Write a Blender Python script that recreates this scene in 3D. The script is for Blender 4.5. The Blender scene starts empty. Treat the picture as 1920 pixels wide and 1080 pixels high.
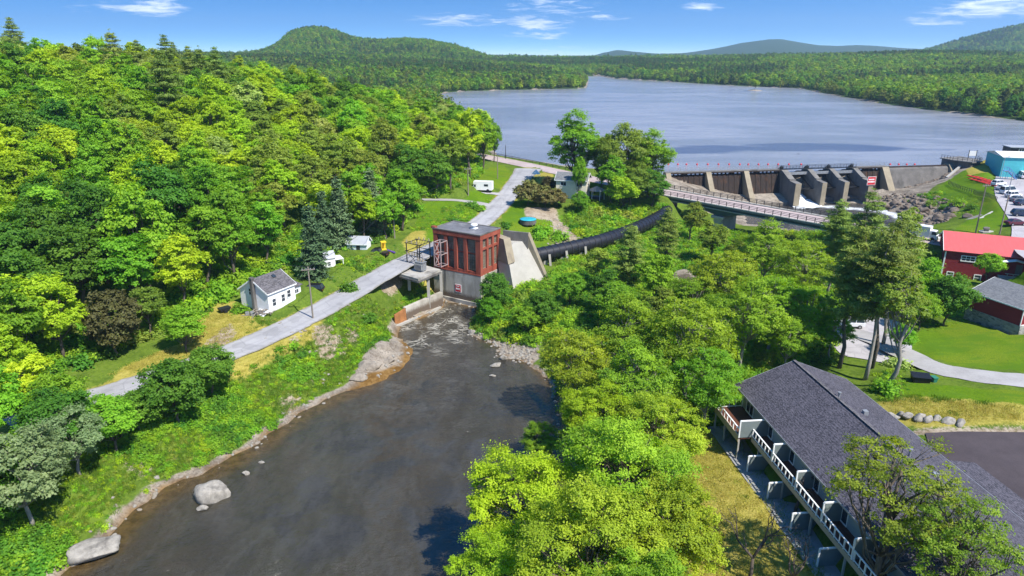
import bpy, math, random
import numpy as np
from mathutils import Vector, Matrix

R = math.radians
random.seed(7)
NR = np.random.default_rng(11)
scene = bpy.context.scene
COL = scene.collection
CAMH = 50.0
PIT = math.atan(440 / 1280)
CT, ST = math.cos(PIT), math.sin(PIT)


def G(px, py, z=0.0):
    """point where the sight line of a photo pixel meets the height z"""
    u = (px - 960) / 1280; v = (540 - py) / 1280
    t = (z - CAMH) / (-ST + v * CT)
    return u * t, (CT + v * ST) * t


def PX(x, y, z):
    """photo pixel of a world point (arrays allowed)"""
    d = y * CT - (z - CAMH) * ST
    d = np.where(np.abs(d) < 1e-3, 1e-3, d)
    return 960 + 1280 * x / d, 540 - 1280 * (y * ST + (z - CAMH) * CT) / d, d


# ------------------------------------------------------------------ objects
def tag(o, label=None, cat=None, group=None, kind=None):
    if label: o['label'] = label
    if cat: o['category'] = cat
    if group: o['group'] = group
    if kind: o['kind'] = kind
    return o


def thing(name, label, cat, loc=(0, 0, 0), rotz=0.0, group=None):
    o = bpy.data.objects.new(name, None)
    o.empty_display_size = 0.5
    COL.objects.link(o)
    o.location = loc
    o.rotation_euler = (0, 0, rotz)
    return tag(o, label, cat, group)


def link_mesh(name, me, parent=None, loc=(0, 0, 0)):
    o = bpy.data.objects.new(name, me)
    COL.objects.link(o)
    o.location = loc
    if parent: o.parent = parent
    return o


def copy_tree(o, parent=None):
    c = o.copy(); COL.objects.link(c)
    if parent: c.parent = parent
    for ch in list(o.children): copy_tree(ch, c)
    return c


class MB:
    def __init__(s):
        s.v = []; s.f = []; s.m = []

    def add(s, vs, fs, mi=0):
        n = len(s.v)
        s.v.extend([tuple(p) for p in vs])
        for f in fs:
            s.f.append(tuple(i + n for i in f)); s.m.append(mi)

    def hexa(s, b, t, mi=0):
        """b, t: bottom and top quads, counter clockwise seen from above"""
        s.add(list(b) + list(t), [(3, 2, 1, 0), (4, 5, 6, 7), (0, 1, 5, 4), (1, 2, 6, 5), (2, 3, 7, 6), (3, 0, 4, 7)], mi)

    def box(s, x0, x1, y0, y1, z0, z1, mi=0):
        s.hexa([(x0, y0, z0), (x1, y0, z0), (x1, y1, z0), (x0, y1, z0)], [(x0, y0, z1), (x1, y0, z1), (x1, y1, z1), (x0, y1, z1)], mi)

    def bar(s, a, b, w, h=None, mi=0):
        """rectangular bar from a to b, width w, height h"""
        h = h or w
        a = Vector(a); b = Vector(b); d = (b - a).normalized()
        up = Vector((0, 0, 1)) if abs(d.z) < 0.95 else Vector((1, 0, 0))
        r = d.cross(up).normalized() * (w / 2); u = r.cross(d).normalized() * (h / 2)
        q = [(-1, -1), (1, -1), (1, 1), (-1, 1)]
        s.add([a + r * i + u * j for i, j in q] + [b + r * i + u * j for i, j in q],
              [(0, 1, 2, 3), (7, 6, 5, 4), (1, 0, 4, 5), (2, 1, 5, 6), (3, 2, 6, 7), (0, 3, 7, 4)], mi)

    def tube(s, pts, rad, n=8, cap=True, mi=0):
        pts = [Vector(p) for p in pts]
        if not hasattr(rad, '__len__'): rad = [rad] * len(pts)
        base = len(s.v); ref = None
        for i, p in enumerate(pts):
            d = (pts[min(i + 1, len(pts) - 1)] - pts[max(i - 1, 0)]).normalized()
            if ref is None: ref = Vector((0, 0, 1)) if abs(d.z) < 0.9 else Vector((1, 0, 0))
            a = d.cross(ref).normalized(); b = a.cross(d).normalized()
            ref = b
            for k in range(n):
                w = 2 * math.pi * k / n
                s.v.append(tuple(p + (a * math.cos(w) + b * math.sin(w)) * rad[i]))
        for i in range(len(pts) - 1):
            for k in range(n):
                k2 = (k + 1) % n
                s.f.append((base + i * n + k, base + (i + 1) * n + k, base + (i + 1) * n + k2, base + i * n + k2)); s.m.append(mi)
        if cap:
            s.f.append(tuple(base + k for k in range(n))); s.m.append(mi)
            s.f.append(tuple(base + (len(pts) - 1) * n + k for k in reversed(range(n)))); s.m.append(mi)

    def prism(s, poly, z0, z1, mi=0):
        n = len(poly)
        ar = sum(poly[i][0] * poly[(i + 1) % n][1] - poly[(i + 1) % n][0] * poly[i][1] for i in range(n))
        if ar < 0: poly = poly[::-1]
        vs = [(p[0], p[1], z0) for p in poly] + [(p[0], p[1], z1) for p in poly]
        fs = [tuple(reversed(range(n))), tuple(range(n, 2 * n))]
        fs += [(i, (i + 1) % n, n + (i + 1) % n, n + i) for i in range(n)]
        s.add(vs, fs, mi)

    def slab(s, poly, th, mi=0):
        """thickened planar polygon of 3-D points"""
        P = [Vector(p) for p in poly]
        nrm = (P[1] - P[0]).cross(P[2] - P[0]).normalized()
        if nrm.z < 0: P = P[::-1]; nrm = -nrm
        n = len(P)
        vs = [p - nrm * th for p in P] + P
        fs = [tuple(reversed(range(n))), tuple(range(n, 2 * n))]
        fs += [(i, (i + 1) % n, n + (i + 1) % n, n + i) for i in range(n)]
        s.add(vs, fs, mi)

    def lathe(s, prof, n=12, c=(0, 0), mi=0):
        base = len(s.v)
        for r, z in prof:
            for k in range(n):
                w = 2 * math.pi * k / n
                s.v.append((c[0] + r * math.cos(w), c[1] + r * math.sin(w), z))
        for i in range(len(prof) - 1):
            for k in range(n):
                k2 = (k + 1) % n
                s.f.append((base + i * n + k, base + i * n + k2, base + (i + 1) * n + k2, base + (i + 1) * n + k)); s.m.append(mi)
        s.f.append(tuple(base + k for k in reversed(range(n)))); s.m.append(mi)
        s.f.append(tuple(base + (len(prof) - 1) * n + k for k in range(n))); s.m.append(mi)

    def build(s, name, mats, parent=None, loc=(0, 0, 0), smooth=False, bevel=0.0):
        me = bpy.data.meshes.new(name)
        me.from_pydata(s.v, [], s.f)
        if not isinstance(mats, (list, tuple)): mats = [mats]
        for m in mats: me.materials.append(m)
        me.polygons.foreach_set('material_index', s.m)
        if smooth: me.polygons.foreach_set('use_smooth', [True] * len(me.polygons))
        me.update()
        o = link_mesh(name, me, parent, loc)
        if bevel > 0:
            b = o.modifiers.new('bevel', 'BEVEL'); b.width = bevel; b.segments = 2; b.limit_method = 'ANGLE'
        return o


def np_mesh(name, verts, quads, mats, attrs=None, smooth=False):
    """fast mesh from numpy arrays; quads (N,4) or (N,3)"""
    me = bpy.data.meshes.new(name)
    verts = np.ascontiguousarray(verts, dtype=np.float32)
    quads = np.ascontiguousarray(quads, dtype=np.int32)
    k = quads.shape[1]
    me.vertices.add(len(verts)); me.vertices.foreach_set('co', verts.ravel())
    me.loops.add(quads.size); me.loops.foreach_set('vertex_index', quads.ravel())
    me.polygons.add(len(quads))
    me.polygons.foreach_set('loop_start', np.arange(0, quads.size, k, dtype=np.int32))
    if smooth: me.polygons.foreach_set('use_smooth', np.ones(len(quads), dtype=bool))
    for m in (mats if isinstance(mats, (list, tuple)) else [mats]): me.materials.append(m)
    for nm, (dom, arr) in (attrs or {}).items():
        a = me.attributes.new(nm, 'FLOAT', dom)
        a.data.foreach_set('value', np.ascontiguousarray(arr, dtype=np.float32))
    me.update(calc_edges=True)
    return me


# ------------------------------------------------------------------ materials
class NT:
    def __init__(s, name):
        s.mat = bpy.data.materials.new(name); s.mat.use_nodes = True
        s.t = s.mat.node_tree; s.t.nodes.clear()
        s.out = s.n('ShaderNodeOutputMaterial')

    def n(s, ty, **kw):
        nd = s.t.nodes.new(ty)
        for k, v in kw.items():
            if k.startswith('i_'):
                key = k[2:]
                key = int(key) if key.isdigit() else key.replace('_', ' ')
                s.set(nd.inputs[key], v)
            else: setattr(nd, k, v)
        return nd

    def set(s, sock, v):
        if isinstance(v, bpy.types.NodeSocket): s.t.links.new(v, sock)
        else:
            if isinstance(v, tuple) and len(v) == 3 and sock.type == 'RGBA': v = (*v, 1)
            sock.default_value = v

    def math(s, op, a, b=0.0, c=None, clamp=False):
        nd = s.n('ShaderNodeMath', operation=op, use_clamp=clamp)
        s.set(nd.inputs[0], a); s.set(nd.inputs[1], b)
        if c is not None: s.set(nd.inputs[2], c)
        return nd.outputs[0]

    def mix(s, f, a, b, blend='MIX'):
        nd = s.n('ShaderNodeMix', data_type='RGBA', blend_type=blend)
        s.set(nd.inputs['Factor'], f); s.set(nd.inputs['A'], a); s.set(nd.inputs['B'], b)
        for i in nd.inputs:
            pass
        s.set(nd.inputs[0], f); s.set(nd.inputs[6], a); s.set(nd.inputs[7], b)
        return nd.outputs[2]

    def step(s, x, a, b):
        nd = s.n('ShaderNodeMapRange', interpolation_type='SMOOTHSTEP')
        s.set(nd.inputs[0], x); nd.inputs[1].default_value = a; nd.inputs[2].default_value = b
        nd.inputs[3].default_value = 0; nd.inputs[4].default_value = 1
        return nd.outputs[0]

    def noise(s, scale, detail=4, rough=0.55, vec=None, dist=0.0):
        nd = s.n('ShaderNodeTexNoise')
        nd.inputs['Scale'].default_value = scale; nd.inputs['Detail'].default_value = detail
        nd.inputs['Roughness'].default_value = rough; nd.inputs['Distortion'].default_value = dist
        if vec is not None: s.t.links.new(vec, nd.inputs['Vector'])
        return nd.outputs['Fac']

    def pos(s): return s.n('ShaderNodeNewGeometry').outputs['Position']

    def obj(s): return s.n('ShaderNodeTexCoord').outputs['Object']

    def scale(s, vec, sc):
        nd = s.n('ShaderNodeMapping'); s.t.links.new(vec, nd.inputs['Vector'])
        nd.inputs['Scale'].default_value = sc
        return nd.outputs[0]

    def attr(s, name): return s.n('ShaderNodeAttribute', attribute_name=name).outputs['Fac']

    def bump(s, h, strength=0.3, dist=0.1):
        nd = s.n('ShaderNodeBump'); nd.inputs['Strength'].default_value = strength; nd.inputs['Distance'].default_value = dist
        s.t.links.new(h, nd.inputs['Height'])
        return nd.outputs[0]

    def bsdf(s, col, rough=0.8, spec=0.3, metal=0.0, normal=None, **kw):
        b = s.n('ShaderNodeBsdfPrincipled')
        s.set(b.inputs['Base Color'], col); s.set(b.inputs['Roughness'], rough)
        s.set(b.inputs['Specular IOR Level'], spec); s.set(b.inputs['Metallic'], metal)
        if normal is not None: s.t.links.new(normal, b.inputs['Normal'])
        s.t.links.new(b.outputs[0], s.out.inputs['Surface'])
        return b


def mul(c, k): return tuple(min(1.0, x * k) for x in c)


def plain(name, col, rough=0.8, var=0.18, scale=1.5, spec=0.3, metal=0.0, bump=0.0, stain=None, stain_amt=0.0, stretch=None):
    """weathered surface: two scales of noise, optional stains"""
    t = NT(name); v = t.obj()
    vv = t.scale(v, stretch) if stretch else v
    n1 = t.noise(scale, 5, 0.6, vv); n2 = t.noise(scale * 9, 3, 0.6, vv)
    f = t.math('ADD', t.math('MULTIPLY', n1, 0.65), t.math('MULTIPLY', n2, 0.35))
    f = t.step(f, 0.3, 0.7)
    c = t.mix(f, mul(col, 1 - var), mul(col, 1 + var))
    if stain is not None:
        m = t.step(t.noise(scale * 0.7, 6, 0.65, t.scale(v, (1, 1, 0.25))), 0.62 - stain_amt * 0.3, 0.75)
        c = t.mix(t.math('MULTIPLY', m, min(1, stain_amt * 2)), c, stain)
    nrm = t.bump(n2, 0.5, bump) if bump else None
    t.bsdf(c, rough, spec, metal, nrm)
    return t.mat


M = {}
M['white_paint'] = plain('white_paint', (0.78, 0.78, 0.76), 0.6, 0.05, 0.8)
M['white_siding'] = plain('white_siding', (0.72, 0.72, 0.715), 0.6, 0.06, 0.6, stain=(0.5, 0.5, 0.46), stain_amt=0.15, stretch=(1, 1, 6))
M['cream_siding'] = plain('cream_siding', (0.66, 0.60, 0.48), 0.7, 0.06, 0.6, stretch=(1, 1, 6))
M['grey_siding'] = plain('grey_siding', (0.27, 0.32, 0.33), 0.7, 0.1, 0.6, stretch=(1, 1, 6))
M['blue_siding'] = plain('blue_siding', (0.50, 0.57, 0.63), 0.7, 0.06, 0.6, stretch=(1, 1, 6))
M['red_siding'] = plain('red_siding', (0.215, 0.020, 0.024), 0.75, 0.16, 0.7, stretch=(1, 1, 8))
M['red_roof'] = plain('red_roof', (0.52, 0.10, 0.095), 0.55, 0.09, 0.4, stretch=(6, 1, 1))
M['glass'] = plain('window_glass', (0.03, 0.04, 0.05), 0.12, 0.3, 0.6, spec=0.5)
M['dirty_glass'] = plain('dirty_glass', (0.125, 0.110, 0.088), 0.35, 0.5, 1.2, spec=0.5)
M['concrete'] = plain('concrete', (0.36, 0.34, 0.30), 0.9, 0.18, 0.45, bump=0.02, stain=(0.12, 0.11, 0.095), stain_amt=0.5)
M['pale_concrete'] = plain('pale_concrete', (0.36, 0.343, 0.305), 0.9, 0.10, 0.5, bump=0.02, stain=(0.30, 0.28, 0.24), stain_amt=0.25)
M['tan_concrete'] = plain('tan_concrete', (0.27, 0.228, 0.16), 0.9, 0.18, 0.6, bump=0.02, stain=(0.16, 0.13, 0.1), stain_amt=0.3)
M['dark_concrete'] = plain('dark_concrete', (0.135, 0.125, 0.115), 0.9, 0.25, 0.4, bump=0.02, stain=(0.05, 0.048, 0.045), stain_amt=0.5)
M['mid_concrete'] = plain('mid_concrete', (0.165, 0.155, 0.14), 0.9, 0.22, 0.4, bump=0.03, stain=(0.07, 0.065, 0.06), stain_amt=0.5)
M['dark_steel'] = plain('dark_steel', (0.03, 0.032, 0.035), 0.5, 0.3, 2.0, metal=0.3)
M['grey_steel'] = plain('grey_steel', (0.30, 0.31, 0.32), 0.5, 0.2, 2.0, metal=0.4)
M['rust_steel'] = plain('rust_steel', (0.17, 0.055, 0.045), 0.75, 0.25, 2.0)
M['rust'] = plain('rust', (0.30, 0.13, 0.045), 0.85, 0.35, 1.0)
M['green_steel'] = plain('green_steel', (0.045, 0.075, 0.068), 0.5, 0.15, 1.0)
M['timber_dark'] = plain('timber_dark', (0.030, 0.021, 0.016), 0.85, 0.5, 1.2, stretch=(3, 3, 0.3), stain=(0.13, 0.055, 0.025), stain_amt=0.35)
M['wood_pole'] = plain('wood_pole', (0.22, 0.19, 0.155), 0.9, 0.2, 1.5, stretch=(4, 4, 0.4))
M['deck_wood'] = plain('deck_wood', (0.10, 0.037, 0.022), 0.7, 0.2, 2.0, stretch=(1, 6, 1))
M['tan_wood'] = plain('tan_wood', (0.46, 0.36, 0.26), 0.7, 0.1, 2.0)
M['black_plastic'] = plain('black_plastic', (0.012, 0.012, 0.013), 0.45, 0.2, 3.0)
M['green_plastic'] = plain('green_plastic', (0.03, 0.16, 0.10), 0.5, 0.1, 3.0)
M['tyre'] = plain('tyre_rubber', (0.015, 0.015, 0.015), 0.9, 0.1, 5.0)
M['chrome'] = plain('wheel_alloy', (0.45, 0.45, 0.46), 0.35, 0.1, 5.0, metal=0.8)
M['pool_cover'] = plain('pool_cover', (0.03, 0.34, 0.42), 0.5, 0.22, 1.2)
M['sign_red'] = plain('sign_red', (0.52, 0.022, 0.03), 0.5, 0.04, 2.0)
M['kayak_red'] = plain('kayak_red', (0.58, 0.045, 0.025), 0.4, 0.06, 2.0)
M['teal_wall'] = plain('teal_wall', (0.08, 0.46, 0.50), 0.6, 0.06, 1.0)
M['blue_paint'] = plain('blue_paint', (0.12, 0.24, 0.46), 0.6, 0.1, 1.0)
M['yellow_paint'] = plain('yellow_paint', (0.75, 0.50, 0.03), 0.5, 0.06, 1.0)
M['purple_paint'] = plain('purple_paint', (0.10, 0.05, 0.28), 0.5, 0.06, 1.0)
M['grey_roof_metal'] = plain('grey_roof_metal', (0.34, 0.35, 0.37), 0.5, 0.08, 1.0)
M['boulder'] = plain('boulder_stone', (0.31, 0.285, 0.245), 0.9, 0.30, 1.4, bump=0.25, stain=(0.13, 0.118, 0.10), stain_amt=0.55)
M['bank_rock'] = plain('bank_rock', (0.27, 0.232, 0.185), 0.95, 0.3, 0.8, bump=0.15, stain=(0.12, 0.10, 0.08), stain_amt=0.55)
M['cliff_rock'] = plain('cliff_rock', (0.185, 0.145, 0.11), 0.95, 0.4, 0.5, bump=0.2, stain=(0.06, 0.05, 0.042), stain_amt=0.6)
M['bark'] = plain('bark', (0.105, 0.085, 0.065), 0.95, 0.35, 1.5, bump=0.03, stretch=(4, 4, 0.6))
M['pale_bark'] = plain('pale_bark', (0.26, 0.235, 0.20), 0.95, 0.3, 1.5, bump=0.03, stretch=(4, 4, 0.6))
M['dead_bark'] = plain('dead_bark', (0.085, 0.068, 0.055), 0.95, 0.3, 1.5)


def stone_wall_mat():
    t = NT('field_stone'); v = t.obj()
    vo = t.n('ShaderNodeTexVoronoi', feature='F1'); vo.inputs['Scale'].default_value = 1.5
    t.t.links.new(t.scale(v, (1, 1, 1.7)), vo.inputs['Vector'])
    ve = t.n('ShaderNodeTexVoronoi', feature='DISTANCE_TO_EDGE'); ve.inputs['Scale'].default_value = 1.5
    t.t.links.new(t.scale(v, (1, 1, 1.7)), ve.inputs['Vector'])
    sep = t.n('ShaderNodeSeparateColor'); t.t.links.new(vo.outputs['Color'], sep.inputs[0])
    c = t.mix(sep.outputs[0], (0.14, 0.135, 0.125), (0.36, 0.34, 0.30))
    c = t.mix(t.step(ve.outputs['Distance'], 0.02, 0.09), (0.30, 0.29, 0.27), c)
    t.bsdf(c, 0.9, 0.2, 0, t.bump(ve.outputs['Distance'], 0.6, 0.2))
    return t.mat


M['field_stone'] = stone_wall_mat()


def shingle_mat(name, dark, light, sc):
    t = NT(name); v = t.obj()
    br = t.n('ShaderNodeTexVoronoi', feature='F1'); br.inputs['Scale'].default_value = sc
    t.t.links.new(t.scale(v, (1, 2.2, 2.2)), br.inputs['Vector'])
    sep = t.n('ShaderNodeSeparateColor'); t.t.links.new(br.outputs['Color'], sep.inputs[0])
    w = t.noise(0.25, 4, 0.6, v)
    f = t.math('ADD', t.math('MULTIPLY', sep.outputs[0], 0.75), t.math('MULTIPLY', w, 0.45))
    c = t.mix(t.step(f, 0.15, 0.95), dark, light)
    wv = t.n('ShaderNodeTexWave', wave_type='BANDS', bands_direction='Y'); wv.inputs['Scale'].default_value = 1.1; wv.inputs['Distortion'].default_value = 0.6; t.t.links.new(v, wv.inputs['Vector'])
    c = t.mix(t.math('MULTIPLY', t.step(wv.outputs['Fac'], 0.25, 0.0), 0.45), c, mul(dark, 0.6))
    c = t.mix(t.math('MULTIPLY', t.step(t.noise(0.5, 4, 0.7, t.scale(v, (1.6, 0.25, 1))), 0.58, 0.72), 0.3), c, mul(light, 1.25))
    t.bsdf(c, 0.9, 0.25, 0, t.bump(sep.outputs[1], 0.3, 0.02))
    return t.mat


M['shingle'] = shingle_mat('asphalt_shingle', (0.026, 0.025, 0.032), (0.112, 0.104, 0.124), 5.5)
M['shingle_old'] = shingle_mat('old_shingle', (0.07, 0.065, 0.068), (0.15, 0.14, 0.145), 3.0)
M['shingle_grey'] = shingle_mat('grey_shingle', (0.115, 0.118, 0.125), (0.19, 0.195, 0.20), 3.0)
M['flat_roof'] = plain('flat_roof', (0.13, 0.13, 0.14), 0.9, 0.35, 0.35, stain=(0.26, 0.26, 0.26), stain_amt=0.4)


def brick_mat():
    t = NT('red_brick'); v = t.obj()
    n = t.noise(0.6, 5, 0.65, t.scale(v, (1, 1, 0.5))); n2 = t.noise(9, 2, 0.5, t.scale(v, (1, 1, 3)))
    f = t.step(t.math('ADD', t.math('MULTIPLY', n, 0.6), t.math('MULTIPLY', n2, 0.4)), 0.32, 0.68)
    c = t.mix(f, (0.20, 0.046, 0.028), (0.36, 0.10, 0.062))
    t.bsdf(c, 0.9, 0.2)
    return t.mat


M['brick'] = brick_mat()


def wall_tide_mat():
    """concrete with a dark tide line low down and streaks"""
    t = NT('tide_concrete'); v = t.obj()
    z = t.n('ShaderNodeSeparateXYZ'); t.t.links.new(v, z.inputs[0])
    n = t.noise(0.5, 6, 0.65, t.scale(v, (1, 1, 0.3))); n2 = t.noise(4, 4, 0.6, v)
    c = t.mix(t.step(n, 0.35, 0.65), (0.30, 0.275, 0.23), (0.47, 0.44, 0.385))
    c = t.mix(t.step(t.noise(0.35, 5, 0.7, t.scale(v, (1.6, 1.6, 0.12))), 0.56, 0.66), c, (0.17, 0.16, 0.145))
    h = t.math('ADD', z.outputs[2], t.math('MULTIPLY', t.math('SUBTRACT', n2, 0.5), 1.0))
    c = t.mix(t.step(h, 2.6, 1.5), c, (0.125, 0.095, 0.07))
    t.bsdf(c, 0.9, 0.2, 0, t.bump(n2, 0.4, 0.04))
    return t.mat


M['tide_concrete'] = wall_tide_mat()


def asphalt_mat(name, a, b, sc=0.25, spk=6, cracks=True):
    t = NT(name); v = t.pos()
    n = t.noise(sc, 5, 0.6, v); n2 = t.noise(spk, 3, 0.7, v); n3 = t.noise(0.06, 3, 0.5, v)
    f = t.math('ADD', t.math('ADD', t.math('MULTIPLY', n, 0.4), t.math('MULTIPLY', n2, 0.25)), t.math('MULTIPLY', n3, 0.35))
    c = t.mix(t.step(f, 0.35, 0.65), a, b)
    if cracks:
        vo = t.n('ShaderNodeTexVoronoi', feature='DISTANCE_TO_EDGE'); vo.inputs['Scale'].default_value = 0.24
        wv = t.n('ShaderNodeVectorMath', operation='ADD'); t.t.links.new(v, wv.inputs[0])
        nz = t.n('ShaderNodeTexNoise'); nz.inputs['Scale'].default_value = 0.5; t.t.links.new(nz.outputs['Color'], wv.inputs[1])
        t.t.links.new(wv.outputs[0], vo.inputs['Vector'])
        c = t.mix(t.math('MULTIPLY', t.step(vo.outputs['Distance'], 0.03, 0.0), 0.35), c, mul(a, 0.6))
        c = t.mix(t.math('MULTIPLY', t.step(t.noise(0.35, 2, 0.4, v), 0.60, 0.63), 0.35), c, mul(a, 0.72))
    if cracks:
        ac = t.math('ABSOLUTE', t.attr('across'))
        trk = t.math('SUBTRACT', 1.0, t.math('ABSOLUTE', t.math('MULTIPLY', t.math('SUBTRACT', ac, 0.45), 6.0)), clamp=True)
        c = t.mix(t.math('MULTIPLY', trk, 0.30), c, mul(a, 0.78))
        ed = t.step(t.math('ADD', ac, t.math('MULTIPLY', t.math('SUBTRACT', t.noise(0.9, 4, 0.7, v), 0.5), 0.55)), 0.80, 1.0)
        c = t.mix(t.math('MULTIPLY', ed, 0.8), c, (0.20, 0.18, 0.12))
    t.bsdf(c, 0.9, 0.25, 0, t.bump(n2, 0.3, 0.02))
    return t.mat


M['road_grey'] = asphalt_mat('road_asphalt', (0.255, 0.248, 0.250), (0.37, 0.36, 0.362))
M['road_pink'] = asphalt_mat('bridge_asphalt', (0.35, 0.275, 0.26), (0.45, 0.365, 0.345))
M['drive_dark'] = asphalt_mat('drive_asphalt', (0.048, 0.038, 0.041), (0.072, 0.058, 0.061), 0.5, 6, False)
M['gravel'] = asphalt_mat('gravel_lane', (0.25, 0.238, 0.23), (0.36, 0.345, 0.335), 0.3, 3, False)
M['lot_grey'] = asphalt_mat('lot_asphalt', (0.30, 0.28, 0.285), (0.42, 0.395, 0.395), 0.2)
M['patio'] = asphalt_mat('patio_slab', (0.20, 0.20, 0.205), (0.27, 0.27, 0.275), 0.5, 6, False)


def leaf_mat(name, cols, trans=0.46, vary=1.0, gain=1.0):
    """cols: dark, mid, light leaf colours, chosen per clump and per tree"""
    t = NT(name)
    tone = t.attr('tone')
    rnd = t.n('ShaderNodeObjectInfo').outputs['Random']
    ramp = t.n('ShaderNodeValToRGB')
    e = ramp.color_ramp.elements
    cols = [(c[0] * gain * 1.95, c[1] * gain * 2.05, c[2] * gain * 1.6) for c in cols]
    e[0].position = 0.0; e[0].color = (*cols[0], 1)
    e[1].position = 1.0; e[1].color = (*cols[2], 1)
    m = e.new(0.5); m.color = (*cols[1], 1)
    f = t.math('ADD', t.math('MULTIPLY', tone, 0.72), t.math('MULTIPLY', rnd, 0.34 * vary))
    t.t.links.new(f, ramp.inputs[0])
    hs = t.n('ShaderNodeHueSaturation'); t.t.links.new(ramp.outputs[0], hs.inputs['Color'])
    r2 = t.math('FRACT', t.math('MULTIPLY', rnd, 17.3))
    t.set(hs.inputs['Hue'], t.math('ADD', 0.5, t.math('MULTIPLY', t.math('SUBTRACT', r2, 0.62), 0.034 * vary)))
    t.set(hs.inputs['Value'], t.math('ADD', 1 - 0.14 * vary, t.math('MULTIPLY', t.math('FRACT', t.math('MULTIPLY', rnd, 41.7)), 0.28 * vary)))
    b = t.n('ShaderNodeBsdfPrincipled')
    t.set(b.inputs['Base Color'], hs.outputs[0]); b.inputs['Roughness'].default_value = 0.55
    b.inputs['Specular IOR Level'].default_value = 0.16
    tr = t.n('ShaderNodeBsdfTranslucent')
    hs2 = t.n('ShaderNodeHueSaturation'); t.t.links.new(hs.outputs[0], hs2.inputs['Color'])
    hs2.inputs['Hue'].default_value = 0.485; hs2.inputs['Saturation'].default_value = 1.15; hs2.inputs['Value'].default_value = 1.25
    t.t.links.new(hs2.outputs[0], tr.inputs['Color'])
    mx = t.n('ShaderNodeMixShader'); mx.inputs[0].default_value = trans
    t.t.links.new(b.outputs[0], mx.inputs[1]); t.t.links.new(tr.outputs[0], mx.inputs[2])
    t.t.links.new(mx.outputs[0], t.out.inputs['Surface'])
    return t.mat


L = {}
L['yellow'] = leaf_mat('leaf_yellow_green', ((0.085, 0.150, 0.012), (0.165, 0.245, 0.014), (0.235, 0.310, 0.022)))
L['green'] = leaf_mat('leaf_bright_green', ((0.052, 0.120, 0.011), (0.098, 0.192, 0.015), (0.150, 0.250, 0.023)))
L['deep'] = leaf_mat('leaf_deep_green', ((0.030, 0.085, 0.013), (0.055, 0.130, 0.017), (0.090, 0.180, 0.024)))
L['olive'] = leaf_mat('leaf_olive', ((0.065, 0.098, 0.018), (0.115, 0.155, 0.026), (0.180, 0.215, 0.045)))
L['pale'] = leaf_mat('leaf_pale', ((0.125, 0.165, 0.045), (0.205, 0.245, 0.075), (0.30, 0.33, 0.13)))
L['silver'] = leaf_mat('leaf_silver', ((0.075, 0.11, 0.055), (0.135, 0.18, 0.095), (0.215, 0.26, 0.155)))
L['needle'] = leaf_mat('needle_pine', ((0.048, 0.080, 0.022), (0.100, 0.140, 0.034), (0.175, 0.210, 0.055)), 0.34)
L['spruce'] = leaf_mat('needle_spruce', ((0.022, 0.042, 0.024), (0.048, 0.080, 0.043), (0.10, 0.14, 0.075)), 0.15)
L['copper'] = leaf_mat('leaf_copper', ((0.032, 0.030, 0.013), (0.056, 0.052, 0.021), (0.075, 0.088, 0.028)), 0.25)
L['lime'] = leaf_mat('leaf_lime', ((0.055, 0.100, 0.012), (0.132, 0.196, 0.017), (0.225, 0.285, 0.028)))
L['ash'] = leaf_mat('leaf_ash', ((0.052, 0.085, 0.012), (0.110, 0.150, 0.018), (0.185, 0.222, 0.030)))
L['russet'] = leaf_mat('leaf_russet', ((0.05, 0.045, 0.018), (0.085, 0.070, 0.028), (0.105, 0.110, 0.034)), 0.25)
# ------------------------------------------------------------------ terrain
def poly_mask(xs, ys, poly):
    inside = np.zeros(xs.shape, bool)
    n = len(poly)
    for i in range(n):
        x1, y1 = poly[i]; x2, y2 = poly[(i + 1) % n]
        c = ((y1 > ys) != (y2 > ys))
        with np.errstate(divide='ignore', invalid='ignore'):
            xi = (x2 - x1) * (ys - y1) / (y2 - y1 + 1e-12) + x1
        inside ^= c & (xs < xi)
    return inside


def seg_dist(xs, ys, pts, closed=False):
    """distance to a polyline and the parameter (index + fraction) of the nearest point"""
    best = np.full(xs.shape, 1e9); par = np.zeros(xs.shape)
    n = len(pts)
    for i in range(n if closed else n - 1):
        x1, y1 = pts[i][:2]; x2, y2 = pts[(i + 1) % n][:2]
        dx, dy = x2 - x1, y2 - y1
        t = np.clip(((xs - x1) * dx + (ys - y1) * dy) / (dx * dx + dy * dy + 1e-9), 0, 1)
        d = np.hypot(xs - x1 - t * dx, ys - y1 - t * dy)
        m = d < best
        best = np.where(m, d, best); par = np.where(m, i + t, par)
    return best, par


def sdist(xs, ys, poly):
    d, _ = seg_dist(xs, ys, poly, True)
    return np.where(poly_mask(xs, ys, poly), -d, d)


def smooth01(x): x = np.clip(x, 0, 1); return x * x * (3 - 2 * x)


def GP(lst, z=None):
    return [G(p[0], p[1], p[2] if len(p) > 2 else z) for p in lst]


def chaikin(pts, k=2):
    P = [np.array(p, float) for p in pts]
    for _ in range(k):
        Q = [P[0]]
        for a, b in zip(P[:-1], P[1:]): Q += [a * .75 + b * .25, a * .25 + b * .75]
        P = Q + [P[-1]]
    return P


# value noise with numpy
def vnoise(x, y, seed=0):
    xi = np.floor(x).astype(np.int64); yi = np.floor(y).astype(np.int64)
    xf = x - xi; yf = y - yi

    def h(a, b):
        n = (a * 374761393 + b * 668265263 + seed * 974634777) & 0xffffffff
        n = ((n ^ (n >> 13)) * 1274126177) & 0xffffffff
        return ((n ^ (n >> 16)) & 0xffff) / 65535.0
    u = xf * xf * (3 - 2 * xf); v = yf * yf * (3 - 2 * yf)
    return (h(xi, yi) * (1 - u) + h(xi + 1, yi) * u) * (1 - v) + (h(xi, yi + 1) * (1 - u) + h(xi + 1, yi + 1) * u) * v


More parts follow.
